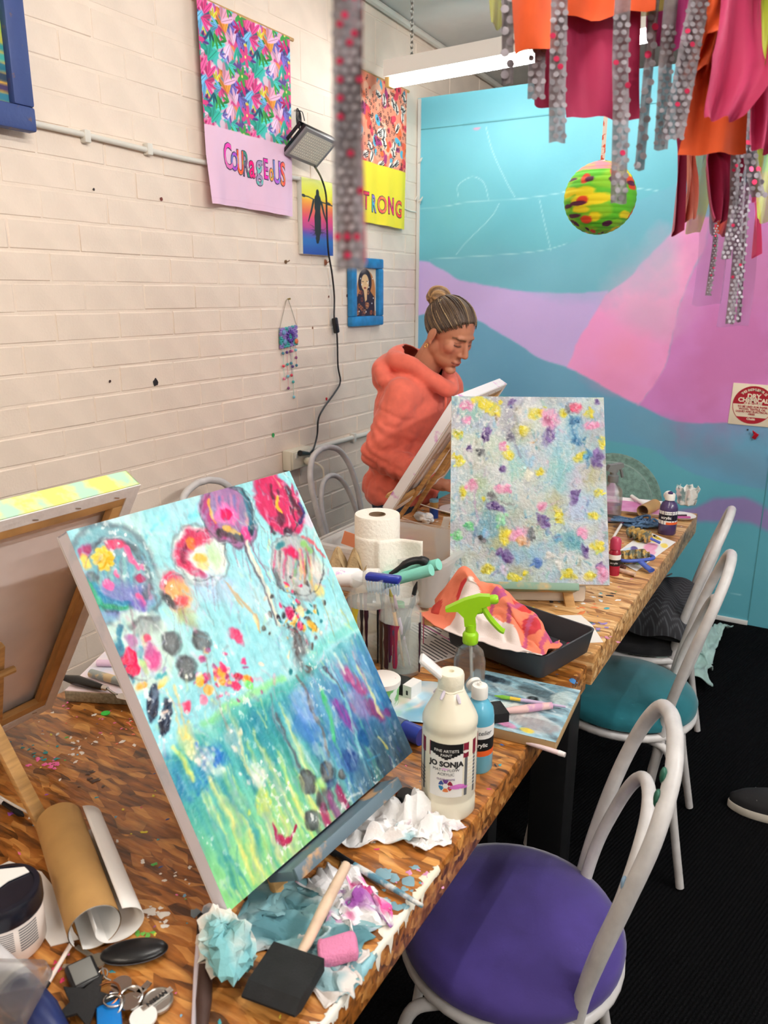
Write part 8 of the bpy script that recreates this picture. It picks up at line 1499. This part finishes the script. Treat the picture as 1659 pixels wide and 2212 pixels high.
# hoodie
h = G(); h.ell((.655, 2.60, 1.085), (.122, .185, .165)); h.ell((.630, 2.60, .94), (.135, .182, .17)); h.ell((.622, 2.60, .80), (.142, .185, .13)); h.caps(SHR+np.array([0, .02, 0]), SHL, .066, .066); h.caps(SHR+np.array([0, .012, -.012]), ELR, .062, .054); h.caps(SHL+np.array([0, .004, 0]), ELL, .074, .066)
h.caps(ELR, ELR+(WRR-ELR)*.78, .056, .046); h.caps(ELL, ELL+(WRL-ELL)*.78, .064, .050)
ringp = spline([(.600, 2.60, 1.300), (.635, 2.51, 1.285), (.712, 2.500, 1.268), (.775, 2.540, 1.215), (.812, 2.60, 1.180), (.775, 2.66, 1.215), (.712, 2.70, 1.268), (.635, 2.69, 1.285)], 5, True); h.tube(ringp, .031, 12, closed=True)
h.tube(spline([(.63, 2.455, 1.20), (.585, 2.50, 1.245), (.562, 2.60, 1.265), (.585, 2.70, 1.245), (.63, 2.745, 1.20)], 6), [.022]+[.03]*5+[.040]*13+[.03]*5+[.022], 12); h.ell((.585, 2.60, 1.215), (.07, .13, .07)); h.ell((.62, 2.60, 1.30), (.05, .085, .035))
h.caps(NB+np.array([-.03, -.05, -.01]), SHR+np.array([0, .03, -.005]), .058, .058); h.ell((.662, 2.475, 1.07), (.085, .075, .12)); h.ell((.64, 2.46, .98), (.08, .06, .10))
me = remesh(h, .0075, 14, .5); V = mesh_raw(me)
# open the neck: drop what is inside the collar ring, and trim the hem
bm = bmesh.new(); bm.from_mesh(me); dead = [v for v in bm.verts if (v.co.z < .70) or (np.hypot((v.co.x-.700)/.070, (v.co.y-2.60)/.075) < 1 and v.co.z > 1.258-.55*(v.co.x-.70))]
bmesh.ops.delete(bm, geom=dead, context='VERTS'); bm.to_mesh(me); bm.free(); V = mesh_raw(me)
nr = np.array([v.normal[:] for v in me.vertices]); n_a = n3(V, 9, 1.7, 3); n_b = np.abs(n3(V*np.array([1, 1, .55]), 15, 4.1, 3)); dE = np.exp(-((V-ELR)**2).sum(1)/.012); up_ = np.sin((V[:, 2]*2+V[:, 0])*75+n_a*5)*dE
dM = np.exp(-((V-(ELR*.55+WRR*.45))**2).sum(1)/.010); up_ += np.sin((V[:, 0]*2.2-V[:, 2]*.8)*62+n_a*6)*dM; hoodz = np.clip((V[:, 2]-1.2)*14, 0, 1); hem = np.clip((.755-V[:, 2])*40, 0, 1)
dsp = .005*n_a-.004*np.clip(.22-n_b, 0, 1)*(1-hoodz*.4)-.006*np.clip(np.sin(V[:, 2]*26+V[:, 0]*34+n_a*3)-.55, 0, 1)*np.clip((V[:, 2]-.95)*6, 0, 1)*(1-hoodz)*(V[:, 1] < 2.47)+.0048*up_+.004*np.sin(V[:, 1]*34+n_a*8)*np.clip((1.0-V[:, 2])*4, 0, 1)-.010*hem
seam = np.exp(-((np.linalg.norm((V-SHR-np.array([.0, .012, -.0])) @ np.diag([1, 1.0, .9]), axis=1)-.088)/.004)**2)*(V[:, 1] < 2.46)*(V[:, 2] > 1.02); dsp -= .004*seam
me.vertices.foreach_set('co', (V+nr*dsp[:, None]).reshape(-1).astype(np.float32))
salmon = M('hoodie_salmon', (228, 112, 92), .9, var=.10, scale=30, sheen=.25, bump=.06, bscale=900); mk('hoodie', me, salmon, t, smooth=180, loc=-PR, solid=.004)
for s in (-1, 1): mk('hood_cord', G().tube(spline([(.808, 2.60+s*.022, 1.165), (.812, 2.60+s*.03, 1.12), (.80, 2.60+s*.034, 1.06)], 5), .004, 8), salmon, t, loc=-PR)
tr = G()
for y in (2.515, 2.685): tr.caps((.635, y, .77), (.645, y, .45), .092, .066); tr.caps((.645, y, .45), (.62, y, .10), .065, .053)
tr.ell((.618, 2.60, .80), (.135, .175, .10)); mk('trousers', remesh(tr, .012, 4, .5), M('denim_dark', (44, 50, 66), .9, var=.15, scale=60), t, smooth=180, loc=-PR)
for y in (2.515, 2.685): mk('shoe', G().ell((.665, y, .035), (.13, .045, .036)).box((.67, y, .010), (.25, .085, .02), bev=.008), M('shoe_black'), t, loc=-PR)
# brush in her right hand
brush(hR+np.array([-.05, -.02, .05]), hR+np.array([.085, .03, -.012]), 'thin dark brush held in the hand of the woman', M('handle_dark'), brist_k, .0032, .02, .016)
# ================================================================== STREAMERS HANGING CLOSE TO THE CAMERA
def dep(px, py, d): return CAM+ray(px, py)*d
org = M('fabric_orange', (236, 92, 34), .75, var=.1, scale=20, sheen=.2); mag = M('fabric_magenta', (178, 34, 86), .7, var=.08, scale=14, sheen=.2); olive = M('organza_olive', (176, 178, 60), .6, alpha=.72); limeo = M('organza_lime', (190, 226, 60), .55, alpha=.6); pinkn = M('fabric_hot_pink', (240, 70, 130), .6, alpha=.85); lilac_o = M('organza_mauve', (150, 112, 160), .6, alpha=.36); peach = M('fabric_peach', (240, 160, 140), .7)
silver = M('sequin_net', (128, 120, 126), .6, alpha=.88, var=.4, scale=60); foil = M('sequin_foil', (146, 140, 146), .5, metal=.6, var=.45, scale=45); foil_r = M('sequin_red', (190, 40, 80), .4, metal=.6)
hub = dep(1420, -420, .86); HZ = float(hub[2])
ceil_h = float(ceil_z(hub[1]))-.02
t = thing('streamer_mobile', 'hanging mobile of orange and magenta fabric strips and sequin ribbons', 'mobile', (hub[0], hub[1], HZ)); MO = np.array(t.location); mobile = t
mk('hoop', G().tube([(.27*math.cos(a), .27*math.sin(a), 0) for a in np.arange(40)*2*PI/40], .006, 8, closed=True), M('hoop_white', (230, 226, 220), .5), t)
for k in range(3): a = k*2*PI/3; mk('hanging_cord', G().tube([(.27*math.cos(a), .27*math.sin(a), 0), (0, 0, .22)], .0018, 6), M('cord_white'), t)
mk('hanging_cord', G().tube([(0, 0, .22), (0, 0, ceil_h-HZ)], .0018, 6), M('cord_white'), t)
def strip(name, pts, w, d, m, curl=0.0, parent=None, O=None, fold=0.0, wob=.006, seed=1):
    """fabric strip through photo points at depth d, tied to the hoop above; w = width in metres"""
    P = [dep(px, py, d if np.ndim(d) == 0 else d[i]) for i, (px, py) in enumerate(pts)]; top = P[0]
    if parent is None and top[2] < HZ-.03: P = [np.array([top[0], top[1], HZ])]+P
    P = spline(P, 10); n = len(P); q = np.random.default_rng(seed); nv = 13; A = np.zeros((n, nv, 3)); R_ = _R.copy(); B_ = -_f.copy()
    for i in range(n):
        k = i/(n-1); ww = (w if np.ndim(w) == 0 else np.interp(k, np.linspace(0, 1, len(w)), w))
        for j in range(nv):
            s = j/(nv-1)*2-1; A[i, j] = P[i]+R_*(s*ww/2*(1-.12*abs(curl)*s*s))+B_*(wob*math.sin(s*3+k*7+seed)+curl*.03*s*s+fold*math.sin(s*7+seed)*.01)
    return mk(name, G().grid(A-(MO if O is None else O)), m, mobile if parent is None else parent, smooth=180)
def ribbon(pts, w, d, rows, seed, parent=None, O=None, red=.06, net=True):
    o = strip('sequin_ribbon', pts, w, d, silver, .0, parent, O, 0, .002, seed)
    P = spline([dep(px, py, d) for px, py in pts], 30); seg = np.linalg.norm(np.diff(P, axis=0), axis=1); cum = np.concatenate([[0], np.cumsum(seg)]); q = np.random.default_rng(seed); g1, g2 = G(), G(); pitch = w/rows*.98; zz = 0.0; O_ = MO if O is None else O
    R = np.stack([_R, _U, -_f], 1); k = 0
    while zz < cum[-1]:
        c = np.array([np.interp(zz, cum, P[:, i]) for i in range(3)])
        for j in range(rows):
            x = (j-(rows-1)/2)*pitch+(pitch*.25 if k % 2 else -pitch*.25); tl = eul(q.normal()*.10, q.normal()*.10, 0)
            (g2 if q.random() < red else g1).lathe([(.0003, .0002), (pitch*.38, .0002), (pitch*.38, .0005), (.0003, .0005)], 8, R @ tl, c+_R*x-_f*.0016-O_)
        zz += pitch*.95; k += 1
    for g_, m_ in ((g1, foil), (g2, foil_r)):
        if g_.n: a = mk('sequins', g_, m_, o, smooth=0); a['kind'] = 'stuff'
    return o
D = .82; px = lambda n: n*D/FPX
# orange, magenta and olive cloth
strip('fabric_strip', [(1065, -120), (1068, -30), (1072, 60)], px(30), .9, olive, .2, seed=3)
strip('fabric_strip', [(1165, -140), (1165, -30), (1168, 98)], px(106), .80, org, -.8, seed=4)
strip('fabric_strip', [(1300, -140), (1300, -60), (1300, 36)], px(230), .84, org, .3, seed=5, fold=.4)
strip('fabric_strip', [(1410, -140), (1412, -60), (1410, 32)], px(90), .86, olive, .3, seed=6)
strip('fabric_strip', [(1180, -140), (1185, 100), (1188, 238)], px(90), .90, mag, .6, seed=7)
strip('fabric_strip', [(1300, -140), (1298, 100), (1302, 258)], px(172), .86, mag, .15, seed=8, fold=.3)
strip('fabric_strip', [(1440, -140), (1440, 0), (1432, 108)], px(110), .88, M('fabric_plum', (176, 44, 124), .7, var=.08, scale=14), .4, seed=9, fold=.5)
strip('fabric_strip', [(1590, -140), (1585, 60), (1560, 280)], px(150), .93, mag, .5, seed=10, fold=.6)
strip('fabric_strip', [(1556, -140), (1560, -20), (1548, 62)], px(64), .80, org, -.6, seed=11)
strip('fabric_strip', [(1556, -80), (1545, 60), (1512, 148)], px(56), .83, org, -.7, seed=12, fold=.5)
strip('fabric_strip', [(1540, -60), (1555, 100), (1535, 336)], np.array([.02, .03, .05, .075]), .85, org, .25, seed=13, fold=.25)
strip('fabric_strip', [(1640, -140), (1640, 120), (1645, 300)], px(120), .95, M('fabric_rose', (190, 44, 92), .7, var=.08, scale=14), .5, seed=14, fold=.6)
strip('fabric_strip', [(1620, -100), (1605, 10), (1600, 72)], px(70), .84, M('fabric_lime', (178, 190, 60), .7), .5, seed=15)
strip('fabric_strip', [(1660, -100), (1655, 80), (1652, 150)], px(26), .8, limeo, .3, seed=16)
strip('fabric_strip', [(1470, 200), (1467, 340), (1456, 508)], px(26), .97, mag, .4, seed=17)
strip('fabric_strip', [(1492, 240), (1490, 400), (1484, 478)], px(30), 1.0, peach, .3, seed=18, fold=.5)
strip('fabric_strip', [(1512, 250), (1510, 380), (1492, 506)], np.array([.04, .035, .02]), 1.03, olive, .4, seed=19)
strip('fabric_strip', [(1548, 250), (1550, 360), (1548, 482)], np.array([.026, .03, .05, .02]), .95, mag, .6, seed=20, fold=.7)
strip('fabric_strip', [(1562, 270), (1560, 420), (1556, 510)], px(44), 1.05, M('fabric_rust', (190, 60, 40), .7), .3, seed=21)
strip('fabric_strip', [(1652, 240), (1650, 360), (1645, 480)], px(50), 1.0, limeo, .3, seed=22)
strip('fabric_strip', [(1635, 360), (1632, 450), (1628, 556)], px(16), 1.02, pinkn, .3, seed=23)
strip('fabric_strip', [(1545, 380), (1535, 520), (1520, 660)], px(80), 1.04, lilac_o, .2, seed=24)
strip('fabric_strip', [(1600, 380), (1592, 560), (1580, 706)], px(90), 1.06, lilac_o, .2, seed=25)
strip('fabric_strip', [(1612, -60), (1600, 140), (1556, 262)], np.array([.05, .06, .075, .04]), .80, mag, .4, seed=26, fold=.6)
strip('fabric_strip', [(1655, -60), (1650, 180), (1640, 330)], px(80), .83, mag, .5, seed=27, fold=.6)
# sequin ribbons
ribbon([(1096, -120), (1096, 40), (1096, 182)], px(26), .84, 1, 31)
ribbon([(1160, -40), (1160, 100), (1158, 212)], px(36), .82, 2, 32)
ribbon([(1212, -120), (1206, 100), (1204, 308)], px(34), .78, 2, 33)
ribbon([(1342, 40), (1342, 240), (1336, 440)], px(34), .80, 2, 34)
ribbon([(1410, 40), (1398, 190), (1380, 368)], px(22), .84, 1, 35)
ribbon([(1445, 60), (1436, 180), (1426, 324)], px(30), .82, 2, 36)
ribbon([(1520, -60), (1490, 100), (1452, 300)], px(46), .80, 3, 37)
ribbon([(1625, 180), (1618, 320), (1640, 425)], px(34), .9, 2, 38)
ribbon([(1540, 420), (1545, 520), (1530, 638)], px(14), 1.0, 2, 39)
ribbon([(1606, 180), (1600, 380), (1592, 560), (1576, 700)], px(22), .96, 2, 40)
ribbon([(1626, 260), (1614, 440), (1594, 696)], px(12), .98, 1, 41)
ribbon([(1598, 250), (1586, 440), (1566, 560)], px(24), .92, 2, 42)
# single ribbon at the left of the mobile
tp = dep(752, -200, .33); zc_ = float(ceil_z(tp[1]))-.02
t2_ = thing('sequin_streamer', 'single silver sequin ribbon hanging alone in front of the banners', 'streamer', (tp[0], tp[1], tp[2])); O2 = np.array(t2_.location)
ribbon([(752, -200), (750, 100), (752, 330), (757, 585)], 64*.33/FPX, .33, 3, 51, t2_, O2, .10)
strip('velvet_backing', [(760, -200), (758, 100), (760, 330), (765, 560)], 52*.335/FPX, .335, M('fabric_red_velvet', (190, 50, 66), .8), 0, t2_, O2)
mk('hanging_cord', G().tube([(0, 0, 0), (0, 0, zc_-O2[2])], .0018, 6), M('cord_white'), t2_)

# ------------------------------------------------------------------ small pieces belong to the part they sit on
def under(parts, pieces):
    for o in [q for q in bpy.data.objects if q.parent is not None and q.name.split('.')[0] in pieces]:
        sib = [q for q in o.parent.children if q.name.split('.')[0] in parts and q is not o]
        if not sib or o.parent.parent is not None: continue
        sib.sort(key=lambda q: parts.index(q.name.split('.')[0])); s = sib[0]
        if o.type != 'MESH' or tuple(s.rotation_euler) != (0, 0, 0) or tuple(s.scale) != (1, 1, 1): continue
        loc = o.location-s.location; o.parent = s; o.matrix_parent_inverse.identity(); o.location = loc
under(['label_front', 'label_mid', 'label_black', 'body'], ['lettering', 'colour_wheel', 'wheel_hub', 'paint_smear', 'label_crest', 'label_flash'] if False else ['colour_wheel', 'wheel_hub', 'paint_smear', 'label_crest', 'label_flash'])
under(['label_front', 'label_mid', 'label_black', 'sign_plate'], ['lettering']); under(['label_side', 'body'], ['fine_print', 'barcode_bar']); under(['cloth'], ['letter', 'letter_outline']); under(['glass', 'body'], ['paint_drip']); under(['cap'], ['flip_lid', 'paint_ring', 'paint_blob'])
under(['hoodie'], ['hood_cord']); under(['hair'], ['hair_bun', 'hair_clip', 'hair_strands']); under(['upper'], ['toe_stitching']); under(['page'], ['text_line', 'pink_rule']); under(['badge'], ['badge_bar', 'badge_lettering']); under(['key_fob'], ['fob_seam']); under(['remote'], ['remote_face']); under(['canvas_fold'], ['staple']); under(['outlet_box'], ['face_plate', 'rocker_switch']); under(['inline_switch'], ['rocker']); under(['tray_shell'], ['pink_paint']); under(['seat'], ['seat_ring'] if False else []); under(['brush_back'], ['bristle_tuft']); under(['housing'], ['lens_panel', 'led_array', 'bezel']); under(['woven_panel'], ['felt_flower', 'button']); under(['plate'], ['smear', 'magenta_strip', 'dark_strip'])
